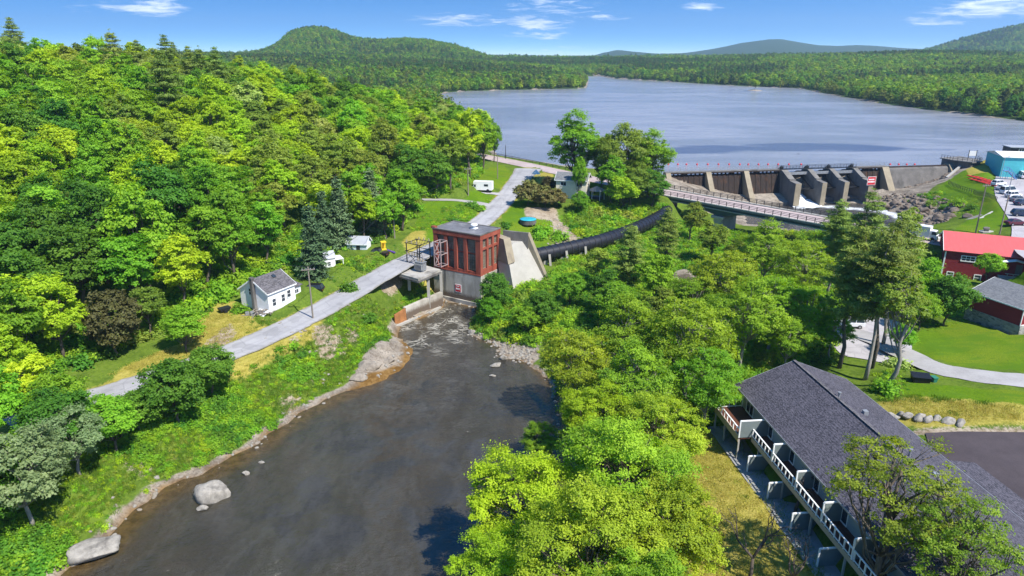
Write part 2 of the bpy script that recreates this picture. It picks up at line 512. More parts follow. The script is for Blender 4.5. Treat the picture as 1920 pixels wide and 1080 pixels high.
def fbm(x, y, sc, oct=4, seed=0):
    s = 0; a = 0.5; t = 0
    for k in range(oct):
        s = s + a * vnoise(x / sc * 2 ** k, y / sc * 2 ** k, seed + k * 7); t += a; a *= 0.5
    return s / t


# roads (centre line through photo pixels with a ground height)
SIDE_ROAD = chaikin([(*G(px, py, z), z) for px, py, z in [
    (992, 316, 13), (972, 338, 12.8), (948, 372, 11.9), (912, 410, 10.9), (862, 442, 9.9), (800, 472, 9.2), (735, 503, 8.6), (668, 543, 8.0),
    (600, 583, 7.5), (520, 622, 6.9), (430, 662, 6.5), (330, 697, 6.3), (235, 727, 6.1), (140, 757, 6.0), (20, 800, 6.0)]], 3)
MAIN_ROAD = chaikin([(-42, 296, 13.4), (-20, 272, 13.2), (2, 245, 13.0), (18, 224, 12.6), (34, 207, 11.9), (45.9, 199, 11.3), (60.5, 184.7, 10.8), (75.7, 170.5, 10.3), (93, 154.5, 9.7), (108, 138, 9.2), (122, 118, 8.8), (140, 96, 8.6)], 3)
DRIVE_W = chaikin([(*G(px, py, z), z) for px, py, z in [(925, 387, 11.4), (880, 377, 12.2), (840, 374, 13), (790, 374, 14)]], 2)
CAMPER_DRIVE = chaikin([(*G(px, py, z), z) for px, py, z in [(948, 366, 12), (925, 362, 12.3), (900, 362, 12.8)]], 2)
GRAVEL = chaikin([(*G(px, py, z), z) for px, py, z in [(1560, 615, 5.6), (1630, 630, 5.9), (1690, 660, 6.3), (1750, 690, 6.6), (1830, 705, 6.9), (1930, 715, 7.1), (2100, 730, 7.4)]], 2)
LOT_POLY = GP([(1555, 596), (1640, 592), (1700, 606), (1715, 650), (1690, 690), (1640, 676), (1560, 664)], 5.8)
DRIVE_POLY = GP([(1735, 812), (1800, 809), (2050, 812), (2200, 1000), (2100, 1250), (1700, 1250), (1760, 900)], 7.0)
PARK_POLY = GP([(1868, 325), (1990, 318), (2100, 420), (1990, 520), (1890, 470), (1900, 425), (1885, 400), (1862, 365)], 12.0)

RIVER_W = [(60, 1130), (105, 1075), (185, 1025), (232, 968), (300, 918), (400, 876), (470, 838), (520, 802), (562, 770), (640, 736), (700, 708), (742, 690), (758, 655), (742, 628), (748, 610)]
RIVER_PX = [(-900, 1500), (-150, 1230)] + RIVER_W + [(790, 596), (833, 573), (817, 559), (900, 579), (893, 600), (884, 622), (905, 636), (938, 648), (943, 668), (990, 680), (1020, 705), (1040, 735), (1050, 790), (1070, 860), (1060, 950), (1050, 1050), (1060, 1200), (1100, 1500)]
RIVER = GP(RIVER_PX, 0.0)
LAKE = GP([(932, 294), (905, 255), (850, 212), (790, 184), (840, 173), (880, 171), (1000, 168), (1080, 167), (1099, 164), (1103, 152), (1094, 143), (1122, 142), (1150, 147), (1250, 153), (1330, 158), (1400, 162), (1500, 166), (1560, 178), (1620, 189), (1700, 201), (1790, 212), (1850, 220), (1920, 227), (2100, 250), (2400, 300)], 12.0)
LAKE += [(330, 285), (230, 288), (195, 275), (174, 254), (161, 244), (156, 241.6), (50.5, 223.9), (42, 226), (28, 236), (12, 249)]


def lake_y0(x): return np.interp(x, [-900, 0, 25, 50, 158, 1300], [246, 246, 231, 223.6, 241.6, 243.5])


RAPIDS = GP([(1400, 396), (1440, 386), (1480, 384), (1560, 380), (1612, 381), (1650, 390), (1690, 400), (1712, 418), (1650, 440), (1560, 438), (1480, 430), (1400, 420)], 2.6)

CTRL = [  # px, py, height
    (1290, 366, 8.0), (1331, 364, 7.0), (1365, 372, 5.6), (1398, 379, 4.4), (1672, 360, 6.3), (1640, 368, 4.6), (1705, 352, 5.6), (1772, 331, 9.3), (1270, 400, 5.0), (1340, 405, 3.8),
    # west verge and bank foot
    (985, 318, 13), (740, 440, 10.5), (680, 475, 9.8), (640, 490, 9.6), (600, 510, 9.3), (400, 600, 8.2), (300, 650, 7.2), (200, 690, 6.8), (100, 740, 6.6), (0, 790, 6.8), (-200, 900, 7),
    (640, 640, 3.6), (560, 690, 3.2), (480, 740, 2.6), (400, 790, 2.4), (320, 830, 2.6), (240, 890, 2.2), (150, 930, 2.8), (60, 960, 3.2), (0, 1000, 2.5), (-150, 1080, 3.0),
    (700, 590, 5.0), (690, 655, 2.6), (780, 545, 5.5), (240, 790, 5.0), (120, 850, 5.2), (0, 880, 5.6),
    # meadow by the road
    (830, 400, 11.5), (880, 395, 11.3), (930, 330, 13.4), (900, 345, 13.6), (780, 440, 10.6), (860, 360, 14.5),
    # lawn and trees south of the road, cream house terrace
    (960, 410, 10.5), (1000, 400, 10.5), (1030, 385, 11.0), (1070, 368, 11.3), (1130, 372, 10.8), (1020, 430, 9.0), (1060, 440, 7.2), (1200, 385, 9.0), (1080, 335, 12.2), (1030, 330, 12.6), (1180, 350, 11.2),
    (1000, 455, 6.5), (1100, 475, 5.2), (1180, 440, 5.4), (1245, 425, 5.0), (1300, 430, 4.2), (1400, 450, 3.6), (1500, 450, 3.4),
    (935, 520, 3.8), (960, 555, 3.2), (1030, 532, 4.2), (1000, 580, 2.8), (930, 600, 1.6), (1000, 640, 1.6), (1100, 560, 3.5), (1200, 520, 3.5), (1280, 520, 4.6), (1300, 500, 4.6), (1400, 520, 3.2), (1500, 520, 4.0),
    (1100, 650, 1.6), (1200, 650, 3.0), (1300, 640, 4.0), (1400, 640, 4.8), (1480, 600, 5.0), (1480, 680, 5.0),
    (1150, 760, 1.5), (1200, 850, 2.2), (1300, 780, 3.6), (1330, 880, 3.8), (1350, 1000, 3.9), (1420, 1060, 4.0), (1150, 1000, 2.0), (1250, 1000, 3.4), (1200, 1250, 3.0), (1350, 740, 4.4),
    # eastern lawns
    (1620, 720, 5.6), (1680, 740, 6.6), (1700, 780, 6.9), (1800, 760, 7.3), (1900, 750, 7.6), (1800, 640, 6.1), (1900, 660, 6.6), (1740, 610, 5.4), (1780, 560, 5.2), (1720, 500, 6.5), (1900, 540, 7.4), (1860, 560, 6.6),
    (1790, 445, 10.0), (1860, 430, 11.0), (1820, 415, 11.0), (1890, 400, 11.8), (1860, 370, 11.5), (1840, 340, 12.0), (1800, 345, 10.6), (1765, 352, 9.2), (1725, 358, 7.4), (1690, 352, 5.6), (1800, 372, 9.6), (1840, 385, 10.6),
    (1780, 390, 6.2), (1700, 385, 4.6), (1640, 380, 3.6), (1700, 415, 3.4), (1760, 405, 5.2), (1720, 430, 5.6), (1650, 398, 3.0), (1740, 341, 7.4), (1800, 318, 12.6), (1840, 300, 14.6), (1880, 300, 14.6), (1850, 315, 13.4), (1785, 325, 10.4)]
WCTRL = [  # the wooded hill and other places given in metres
    (-30, 150, 11), (-50, 118, 9.5), (-60, 124, 12), (-75, 118, 13.5), (-70, 100, 8.6), (-85, 122, 15), (-64, 152, 17), (-42, 165, 14.5), (-36, 190, 16), (-24, 210, 15.2), (-18, 232, 14.5), (-14, 262, 13.6), (-40, 240, 19),
    (-55, 215, 21.5), (-56, 285, 22.5), (-25, 290, 14.5), (-82, 200, 26.5), (-84, 245, 26), (-88, 285, 25), (-106, 262, 30.5), (-112, 270, 31), (-106, 160, 25), (-120, 190, 31), (-135, 240, 35.5), (-150, 216, 39.5), (-180, 200, 42), (-130, 165, 31), (-135, 130, 27),
    (-190, 160, 40), (-110, 110, 16), (-100, 90, 10), (-130, 90, 15), (-170, 110, 26), (-90, 70, 7.5), (-120, 55, 8), (-230, 130, 38), (-260, 220, 44), (-220, 280, 38), (-160, 300, 32), (-120, 340, 29), (-200, 380, 34), (-60, 350, 16), (-120, 450, 17), (-60, 500, 13.5), (-150, 560, 14),
    (120, 100, 8.2), (150, 90, 8.5), (120, 60, 7.6), (70, 30, 7), (30, 20, 4), (-60, 30, 2), (150, 150, 11), (190, 180, 12.5), (220, 230, 13), (260, 280, 13.2), (180, 120, 9.5), (300, 200, 14), (400, 350, 16)]
cx = []; cy = []; cz = []
for px, py, z in CTRL:
    x, y = G(px, py, z); cx.append(x); cy.append(y); cz.append(z)
for x, y, z in WCTRL: cx.append(x); cy.append(y); cz.append(z)
for p in SIDE_ROAD[::6]: cx.append(p[0]); cy.append(p[1]); cz.append(p[2])
for p in MAIN_ROAD[::6]:
    if not (48 < p[0] < 84): cx.append(p[0]); cy.append(p[1]); cz.append(p[2])
for x, y in RIVER[2:-2]: cx.append(x); cy.append(y); cz.append(0.1)
for x, y in RAPIDS: cx.append(x); cy.append(y); cz.append(2.9)
for x, y in LAKE: cx.append(x); cy.append(y); cz.append(12.6)
for x, y, z in [(-100, 900, 22), (-400, 800, 30), (-300, 1200, 40), (60, 1200, 25), (250, 1400, 28), (600, 900, 26), (600, 1400, 40), (900, 900, 30), (1400, 1500, 40), (-900, 1200, 50), (-900, 500, 50), (-500, 400, 50), (600, 500, 18), (900, 400, 20),
                (0, 2600, 18), (1500, 2600, 25), (-1500, 2600, 40), (0, -300, 10), (-500, -100, 30), (500, -100, 12)]:
    cx.append(x); cy.append(y); cz.append(z)
cx = np.array(cx); cy = np.array(cy); cz = np.array(cz)
EPS = 5.0


def _phi(r2): return -np.sqrt(r2 + EPS * EPS)


_n = len(cx)
_A = np.zeros((_n + 3, _n + 3))
_A[:_n, :_n] = _phi((cx[:, None] - cx) ** 2 + (cy[:, None] - cy) ** 2) + np.eye(_n) * 1.0
_A[:_n, _n] = 1; _A[:_n, _n + 1] = cx; _A[:_n, _n + 2] = cy
_A[_n:, :_n] = _A[:_n, _n:].T
_w = np.linalg.solve(_A, np.concatenate([cz, [0, 0, 0]]))


def rbf(xs, ys):
    out = np.zeros(xs.size); X = xs.ravel(); Y = ys.ravel()
    for i in range(0, X.size, 20000):
        a = X[i:i + 20000, None]; b = Y[i:i + 20000, None]
        out[i:i + 20000] = (_phi((a - cx) ** 2 + (b - cy) ** 2) @ _w[:_n]) + _w[_n] + _w[_n + 1] * X[i:i + 20000] + _w[_n + 2] * Y[i:i + 20000]
    return out.reshape(xs.shape)


HILLS = [  # silhouette pixels, distance, depth, height of the trees on it
    ([(-400, 60), (300, 96), (380, 98), (430, 97), (470, 93), (500, 86), (526, 78), (533, 68), (538, 57), (560, 50), (600, 45), (630, 51), (660, 63), (690, 69), (720, 69), (760, 67), (800, 70), (850, 79), (900, 94), (930, 106), (960, 114), (1000, 122), (1040, 130), (1090, 150)], 1700, 420, 13),
    ([(1040, 140), (1075, 126), (1110, 120), (1200, 115), (1300, 110), (1400, 105), (1500, 100), (1640, 94), (1760, 91), (1920, 94), (2400, 94)], 1350, 430, 13),
    ([(1600, 130), (1700, 100), (1740, 92), (1760, 85), (1800, 72), (1850, 58), (1900, 46), (1930, 41), (2000, 36), (2100, 40), (2500, 80)], 2700, 600, 10),
    ([(900, 130), (1000, 118), (1060, 113), (1095, 110), (1130, 99), (1155, 94), (1190, 97), (1230, 101), (1290, 99), (1330, 93), (1390, 80), (1455, 72), (1500, 80), (1550, 87), (1620, 84), (1660, 88), (1720, 92), (1800, 95), (2200, 100)], 5400, 1100, 0)]


def slope_of(py):
    v = (540 - py) / 1280
    return (-ST + v * CT) / (CT + v * ST)


def hill(xs, ys):
    out = np.full(xs.shape, -50.0)
    yy = np.maximum(ys, 50.0)
    pxx = 960 + 1280 * 1.0575 * xs / yy
    for sil, D, sig, th in HILLS:
        zz = np.interp(pxx, [p[0] for p in sil], [CAMH + slope_of(p[1]) * D - th for p in sil])
        rough = (fbm(xs, ys, 260, 4, 3) - 0.5) * np.minimum(18, zz * 0.15) * smooth01(np.abs(ys - D) / sig)
        out = np.maximum(out, zz * np.exp(-((ys - D) / sig) ** 2) + rough)
    return out


def axis(lo, hi, st, far0, far1, g=1.075):
    a = list(np.arange(lo, hi + st / 2, st))
    d = st; p = a[-1]
    while p < far1: d *= g; p += d; a.append(p)
    d = st; p = a[0]; pre = []
    while p > far0: d *= g; p -= d; pre.append(p)
    return np.array(pre[::-1] + a)


AX = axis(-150, 170, 1.4, -7000, 7000, 1.065)
AY = axis(30, 300, 1.4, -300, 7600, 1.045)
TX, TY = np.meshgrid(AX, AY)
TZ = rbf(TX, TY)
far = smooth01((TY - 420) / 300)
hz = hill(TX, TY)
TZ = np.clip(TZ, -1, 70)
TZ = np.where(TY > 420, np.maximum(TZ * (1 - far) + np.minimum(TZ, 40) * far, hz * far), TZ)
# small scale relief away from roads
nearm = 1 - smooth01((np.hypot(TX, TY) - 500) / 300)
relief = (fbm(TX, TY, 14, 4, 5) - 0.5) * 1.6 + (fbm(TX, TY, 4, 2, 9) - 0.5) * 0.5
flat_w = np.zeros(TX.shape)


def along(line, half, blend, drop=0.10, skip=None):
    global TZ, relief
    d, p = seg_dist(TX, TY, line)
    zs = np.array([q[2] for q in line])
    zr = np.interp(p, np.arange(len(zs)), zs)
    w = 1 - smooth01((d - half) / blend)
    if skip is not None: w = w * (1 - skip)
    TZ = TZ * (1 - w) + (zr - drop * (d < half + 0.8)) * w
    relief = relief * (1 - np.clip(w * 1.4, 0, 1))


def pad(poly, z, blend, drop=0.10):
    global TZ, relief
    d = sdist(TX, TY, poly)
    w = 1 - smooth01(d / blend)
    TZ = TZ * (1 - w) + (z - drop) * w
    relief = relief * (1 - np.clip(w * 1.4, 0, 1))


def rect(o, ax, L_, W_, m=0.0):
    """rectangle from corner o, x axis direction angle ax, size L x W, margin m"""
    c, s = math.cos(ax), math.sin(ax)
    f = lambda a, b: (o[0] + a * c - b * s, o[1] + a * s + b * c)
    return [f(-m, -m), f(L_ + m, -m), f(L_ + m, W_ + m), f(-m, W_ + m)]


HOUSE_A = math.atan2(-0.995, 0.1)
HOUSE_O = (28.9, 78.3)
WH_A = math.atan2(0.891, 0.454)
gorge = smooth01((TX - 44) / 5) * (1 - smooth01((TX - 85) / 5)) * (TY > 140)
along(MAIN_ROAD, 4.9, 6, skip=gorge)
along(SIDE_ROAD, 3.1, 3.0)
along(DRIVE_W, 1.6, 2.0); along(CAMPER_DRIVE, 1.6, 2.0)
along(GRAVEL, 2.3, 2.0)
pad(LOT_POLY, 5.8, 3); pad(PARK_POLY, 12.0, 3)
pad(GP([(700, 505), (750, 480), (785, 476), (752, 508), (715, 524)], 8.6), 8.55, 2.5, 0.1)
pad(rect((91.2 - 0.44 * 5, 138.2 - 0.897 * 5), math.atan2(-0.44, 0.897), 28, 5.5), 5.2, 3, 0)
pad(rect((25.6, 77.5), HOUSE_A, 45, 3.6), 4.0, 1.2)
pad(rect((29.6, 79.0), HOUSE_A, 45, 16), 6.9, 0.8)
pad(DRIVE_POLY, 7.0, 2.0)
pad(rect((80.1, 112.6), math.atan2(-.946, .32), 9.3, 11), 5.6, 1.5, 0)
pad(rect((13.0, 192.5), -0.25, 10, 8), 11.2, 2.0, 0)
TZ = TZ + relief * nearm
rough_hill = smooth01((TY - 500) / 300)
TZ = TZ + (fbm(TX, TY, 90, 4, 21) - 0.5) * 6 * rough_hill * (TZ > 18)
# water bodies
dl = sdist(TX, TY, LAKE)
bank = np.maximum(TZ, 12.5)
mlake = (TY > lake_y0(TX) - 0.3)
TZ = np.where(mlake, np.where(dl < 0, 12 - np.clip(-dl * 0.25, 0.15, 4), np.where(dl < 12, np.minimum(bank, 12.5 + dl * 0.35 + 0.0), bank)), TZ)
dr = sdist(TX, TY, RIVER)
jag = (fbm(TX, TY, 3.2, 3, 31) - 0.5) * 1.5
drj = dr + jag
TZ = np.where(drj < 0, -np.clip(-drj * 0.16, 0.02, 2.6) - 0.02, np.where((dr < 40) & (TY < 160), np.maximum(np.minimum(TZ, 0.25 + np.clip(drj, 0, None) * 0.75 + np.clip(drj - 3, 0, None) * 1.8), 0.10 + np.clip(drj, 0, 4) * 0.10), TZ))
_wa = np.array(G(742, 613, 0)); _wb = np.array(G(850, 566, 0)); _wd = (_wb - _wa) / np.linalg.norm(_wb - _wa)
_u = (TX - _wa[0]) * _wd[0] + (TY - _wa[1]) * _wd[1]; _v = -(TX - _wa[0]) * _wd[1] + (TY - _wa[1]) * _wd[0]
_m = (_u > 1.5) & (_u < 17) & (_v > -0.2) & (_v < 9)
TZ = np.where(_m, np.minimum(TZ, 1.6 + np.clip(_v - 2.5, 0, None) * 1.0 + np.clip(6 - _u, 0, 4) * 0.5), TZ)
dp = sdist(TX, TY, RAPIDS)
TZ = np.where(dp < 0, 2.0, np.where((dp < 3) & (TY < 235), np.maximum(TZ, 2.8), TZ))
rockn = fbm(TX, TY, 3.5, 3, 77)
# rocky cliff right of the gorge, bedrock point on the west bank
cliff = GP([(1640, 372, 3), (1690, 360, 6), (1760, 366, 9), (1800, 385, 8), (1780, 410, 6), (1745, 432, 5), (1715, 430, 4), (1700, 410, 2), (1660, 395, 2)])
dcl = sdist(TX, TY, cliff)
mcl = 1 - smooth01((dcl + 1) / 4)
TZ = TZ + (rockn - 0.45) * 4.0 * mcl + (fbm(TX, TY, 1.6, 2, 5) - .5) * 1.2 * mcl
point = GP([(662, 712, 1), (690, 668, 2.2), (722, 640, 2.5), (745, 632, 1.5), (760, 655, 0.3), (744, 690, 0.2), (702, 712, 0.2)])
dpt = sdist(TX, TY, point)
mpt = (1 - smooth01((dpt + 0.5) / 2.5)) * (dr > -1.5)
TZ = TZ + mpt * (np.clip(0.9 + (rockn - 0.4) * 2.6, 0.1, 2.4))
bar = GP([(880, 628, .4), (905, 628, .5), (935, 642, .5), (970, 646, .8), (1000, 648, .9), (1012, 666, .6), (990, 682, .1), (940, 670, .1), (930, 650, .1)])
dbar = sdist(TX, TY, bar)
mbar = 1 - smooth01((dbar + 0.3) / 1.6)


def Hf(x, y):
    i = int(np.clip(np.searchsorted(AX, x) - 1, 0, len(AX) - 2)); j = int(np.clip(np.searchsorted(AY, y) - 1, 0, len(AY) - 2))
    u = (x - AX[i]) / (AX[i + 1] - AX[i]); v = (y - AY[j]) / (AY[j + 1] - AY[j])
    return float((TZ[j, i] * (1 - u) + TZ[j, i + 1] * u) * (1 - v) + (TZ[j + 1, i] * (1 - u) + TZ[j + 1, i + 1] * u) * v)


def Hv(x, y):
    i = np.clip(np.searchsorted(AX, x) - 1, 0, len(AX) - 2); j = np.clip(np.searchsorted(AY, y) - 1, 0, len(AY) - 2)
    u = (x - AX[i]) / (AX[i + 1] - AX[i]); v = (y - AY[j]) / (AY[j + 1] - AY[j])
    return (TZ[j, i] * (1 - u) + TZ[j, i + 1] * u) * (1 - v) + (TZ[j + 1, i] * (1 - u) + TZ[j + 1, i + 1] * u) * v


def ground_px(px, py, it=40):
    """where the sight line of a pixel meets the built terrain"""
    u = (px - 960) / 1280; v = (540 - py) / 1280
    d = (u, CT + v * ST, -ST + v * CT)
    lo = 20.0
    for t in np.arange(20, 900, 0.7):
        if CAMH + d[2] * t < Hf(d[0] * t, d[1] * t): break
        lo = t
    hi = lo + 0.7
    for _ in range(12):
        m = (lo + hi) / 2
        if CAMH + d[2] * m < Hf(d[0] * m, d[1] * m): hi = m
        else: lo = m
    return d[0] * lo, d[1] * lo, Hf(d[0] * lo, d[1] * lo)


# zone weights on the terrain
def zone(polys, soft=1.5):
    w = np.zeros(TX.shape)
    for p in polys:
        near = (TX > min(q[0] for q in p) - 6) & (TX < max(q[0] for q in p) + 6) & (TY > min(q[1] for q in p) - 6) & (TY < max(q[1] for q in p) + 6)
        if not near.any(): continue
        d = sdist(TX[near], TY[near], p)
        w[near] = np.maximum(w[near], 1 - smooth01((d + soft * 0.5) / soft))
    return w


LAWN_P = [GP([(1705, 640), (1730, 610), (1800, 590), (1990, 640), (2100, 710), (1920, 704), (1800, 690), (1740, 668)], 6.3),
          GP([(1690, 715), (1760, 722), (1920, 738), (2100, 750), (2100, 780), (1920, 772), (1700, 752)], 7.0),
          GP([(790, 400), (850, 388), (922, 372), (930, 395), (880, 420), (800, 448), (770, 440)], 11),
          GP([(905, 320), (940, 305), (965, 322), (945, 345), (895, 352), (880, 345)], 13.5), GP([(890, 366), (935, 358), (930, 370), (895, 374)], 12.5),
          GP([(935, 405), (975, 385), (1010, 398), (1060, 398), (1020, 432), (960, 432)], 10.4),
          GP([(1690, 355), (1760, 345), (1800, 318), (1830, 296), (1875, 296), (1880, 318), (1850, 345), (1890, 400), (1890, 430), (1760, 450), (1840, 400), (1800, 375), (1700, 368)], 10.6),
          GP([(1330, 800), (1390, 800), (1440, 900), (1400, 890), (1340, 840)], 4), GP([(1850, 520), (1930, 530), (1990, 600), (1920, 560)], 7.4)]
DRY_P = [GP([(1300, 830), (1345, 800), (1400, 850), (1480, 1000), (1540, 1090), (1600, 1300), (1250, 1300), (1290, 1000)], 3.9),
         GP([(355, 590), (440, 580), (490, 612), (430, 640), (390, 655), (300, 690), (200, 705), (230, 680), (340, 640)], 7.2),
         GP([(600, 592), (640, 570), (600, 620), (520, 655), (440, 690), (380, 690), (450, 655), (530, 630)], 6.5),
         GP([(1650, 745), (1720, 745), (1950, 770), (1990, 800), (1720, 800), (1660, 780)], 7.0), GP([(770, 440), (800, 440), (790, 470), (730, 500), (745, 470)], 10),
         GP([(1000, 330), (1035, 318), (1040, 332), (1010, 345)], 12.6), GP([(1800, 300), (1875, 296), (1870, 318), (1820, 318)], 14)]
BARE_P = [GP([(585, 640), (615, 628), (650, 632), (640, 648), (600, 656)], 4.5), GP([(528, 650), (545, 655), (600, 692), (585, 696)], 3.6),
          GP([(980, 398), (1045, 395), (1050, 408), (985, 412)], 10), GP([(1030, 418), (1075, 425), (1095, 450), (1050, 450)], 8), GP([(650, 618), (678, 612), (676, 626), (655, 630)], 4.6),
          GP([(1260, 510), (1310, 505), (1320, 540), (1260, 550)], 4.6), GP([(1660, 800), (1740, 800), (1990, 803), (1990, 812), (1735, 815)], 7), GP([(380, 640), (430, 610), (445, 620), (400, 650)], 7.5),
          GP([(230, 860), (270, 845), (280, 860), (250, 880)], 3), GP([(690, 515), (735, 490), (760, 483), (752, 505), (722, 525)], 8.5), GP([(520, 735), (560, 722), (565, 745), (530, 755)], 2.5)]
DAM_FOOT = [(48, 226), (48, 214), (66, 196), (84, 190), (120, 205), (140, 224), (160, 236), (158, 243)]
w_lawn = zone(LAWN_P); w_dry = zone(DRY_P); w_bare = zone(BARE_P, 2.0)
GREEN_BANK = zone([GP([(600, 640), (630, 585), (680, 545), (712, 525), (748, 500), (775, 510), (818, 530), (800, 560), (745, 605), (740, 640), (690, 650)], 5)], 2.0)
w_dry = w_dry * (1 - GREEN_BANK)
dside, _ = seg_dist(TX, TY, SIDE_ROAD)
w_dry = np.maximum(w_dry * 0.92, (1 - smooth01((dside - 3.2) / 1.0)) * 0.58) * (1 - GREEN_BANK)
w_rock = np.maximum.reduce([mcl, mpt, mbar, np.where(dr < 60, 1 - smooth01((drj - 0.3) / 1.2), 0) * (TY < 160), (1 - smooth01((dl - 1) / 3)) * (TY > lake_y0(TX)) * 0.8, (1 - smooth01((dp - 2) / 4)) * 1.0, zone([DAM_FOOT], 4.0)])
w_bed = np.where(drj < 0, 1.0, 0.0)
w_wood = smooth01((TY - 380) / 60)

nx, ny = len(AX), len(AY)
ii = np.arange(nx * ny).reshape(ny, nx)
quads = np.stack([ii[:-1, :-1].ravel(), ii[:-1, 1:].ravel(), ii[1:, 1:].ravel(), ii[1:, :-1].ravel()], 1)


def terrain_mat():
    t = NT('terrain_ground'); v = t.pos()
    n = t.noise(0.35, 6, 0.65, v); n2 = t.noise(2.2, 4, 0.7, v); n3 = t.noise(0.05, 4, 0.6, v)
    mixn = t.math('ADD', t.math('MULTIPLY', n, 0.5), t.math('MULTIPLY', n2, 0.5))
    base = t.mix(t.step(mixn, 0.35, 0.65), (0.055, 0.095, 0.014), (0.125, 0.185, 0.022))
    base = t.mix(t.step(n2, 0.58, 0.75), base, (0.12, 0.105, 0.06))
    wood = t.mix(t.step(t.noise(0.09, 5, 0.7, v), 0.35, 0.65), (0.022, 0.042, 0.014), (0.055, 0.088, 0.022))
    c = t.mix(t.attr('wood'), base, wood)
    lawn = t.mix(t.step(mixn, 0.33, 0.67), (0.072, 0.145, 0.006), (0.122, 0.205, 0.009))
    lawn = t.mix(t.step(n3, 0.45, 0.62), lawn, (0.145, 0.195, 0.014))
    lawn = t.mix(t.math('MULTIPLY', t.step(t.noise(6.0, 3, 0.8, v), 0.42, 0.66), 0.85), lawn, (0.055, 0.115, 0.012))
    lawn = t.mix(t.math('MULTIPLY', t.step(t.noise(0.22, 4, 0.7, t.scale(v, (0.5, 2.0, 1))), 0.50, 0.62), 0.75), lawn, (0.075, 0.15, 0.012))
    e = t.math('ADD', t.attr('lawn'), t.math('MULTIPLY', t.math('SUBTRACT', n2, 0.5), 0.6))
    c = t.mix(t.step(e, 0.35, 0.6), c, lawn)
    dry = t.mix(t.step(mixn, 0.35, 0.65), (0.225, 0.20, 0.034), (0.365, 0.305, 0.075))
    dry = t.mix(t.math('MULTIPLY', t.step(t.noise(5.0, 3, 0.8, v), 0.45, 0.68), 0.5), dry, (0.145, 0.145, 0.03))
    e = t.math('ADD', t.attr('dry'), t.math('MULTIPLY', t.math('SUBTRACT', n2, 0.5), 0.8))
    c = t.mix(t.step(e, 0.3, 0.65), c, dry)
    bare = t.mix(t.step(mixn, 0.4, 0.6), (0.19, 0.145, 0.095), (0.34, 0.285, 0.215))
    e = t.math('ADD', t.attr('bare'), t.math('MULTIPLY', t.math('SUBTRACT', n2, 0.5), 1.2))
    c = t.mix(t.step(e, 0.4, 0.7), c, bare)
    rock = t.mix(t.step(mixn, 0.38, 0.62), (0.135, 0.11, 0.085), (0.34, 0.295, 0.24))
    rock = t.mix(t.step(n2, 0.52, 0.7), rock, (0.075, 0.065, 0.05))
    e = t.math('ADD', t.attr('rock'), t.math('MULTIPLY', t.math('SUBTRACT', n, 0.5), 1.0))
    c = t.mix(t.step(e, 0.35, 0.65), c, rock)
    bed = t.mix(t.step(mixn, 0.4, 0.6), (0.115, 0.062, 0.018), (0.21, 0.125, 0.045))
    c = t.mix(t.attr('bed'), c, bed)
    t.bsdf(c, 0.95, 0.0, 0, t.bump(mixn, 0.5, 0.35))
    return t.mat


me = np_mesh('ground', np.stack([TX.ravel(), TY.ravel(), TZ.ravel()], 1), quads, terrain_mat(), {
    'lawn': ('POINT', w_lawn.ravel()), 'dry': ('POINT', w_dry.ravel()), 'bare': ('POINT', w_bare.ravel()),
    'rock': ('POINT', w_rock.ravel()), 'bed': ('POINT', w_bed.ravel()), 'wood': ('POINT', w_wood.ravel())}, smooth=True)
tag(link_mesh('ground', me), kind='structure')


# ------------------------------------------------------------------ roads laid on it
def strip(name, line, half, mat, lift=0.03, z_from_line=True, wob=0.0):
    P = [np.array(p) for p in line]; vs = []; n = len(P)
    cols = 6
    for i in range(n):
        d = P[min(i + 1, n - 1)][:2] - P[max(i - 1, 0)][:2]; d = d / np.linalg.norm(d); nr = np.array([-d[1], d[0]])
        hw = half(i / (n - 1)) if callable(half) else half
        for k in range(cols + 1):
            o = (k / cols * 2 - 1)
            ww = hw * o
            if wob and k in (0, cols): ww *= 1 + (vnoise(np.array(i * 0.8 + k * 7.7), np.array(3.1), 4) - 0.5) * wob
            q = P[i][:2] + nr * ww
            vs.append((q[0], q[1], P[i][2] + lift + 0.06 * (1 - o * o)))
    fs = [(i * (cols + 1) + k, i * (cols + 1) + k + 1, (i + 1) * (cols + 1) + k + 1, (i + 1) * (cols + 1) + k) for i in range(n - 1) for k in range(cols)]
    fs = [f[::-1] for f in fs]
    me = np_mesh(name, np.array(vs), np.array(fs), mat, {'across': ('POINT', np.tile(np.linspace(-1, 1, cols + 1), n))}, smooth=True)
    o = link_mesh(name, me)
    # faces must look up
    if me.polygons[0].normal.z < 0: me.flip_normals()
    return tag(o, kind='structure')


strip('side_road', SIDE_ROAD, lambda s: 3.1 + 1.6 * math.exp(-((s - 0.02) / 0.05) ** 2), M['road_grey'], 0.02, wob=0.13)
strip('driveway', DRIVE_W, 1.6, M['gravel'], 0.0, wob=0.3)
strip('camper_driveway', CAMPER_DRIVE, 1.6, M['gravel'], 0.0, wob=0.3)
strip('gravel_lane', GRAVEL, 2.3, M['gravel'], 0.02, wob=0.2)


def flat_poly(name, poly, z, mat):
    me = bpy.data.meshes.new(name)
    me.from_pydata([(p[0], p[1], z) for p in poly], [], [tuple(range(len(poly)))])
    me.materials.append(mat); me.update()
    if me.polygons[0].normal.z < 0: me.flip_normals()
    return tag(link_mesh(name, me), kind='structure')


def rnd_poly(p):
    q = chaikin([*p, p[0]], 2)[:-1]
    return [(a[0], a[1]) for a in q]


flat_poly('parking_lot', rnd_poly(LOT_POLY), 5.815, M['lot_grey'])
flat_poly('car_park', rnd_poly(PARK_POLY), 12.03, M['lot_grey'])
flat_poly('asphalt_driveway', DRIVE_POLY, 7.02, M['drive_dark'])


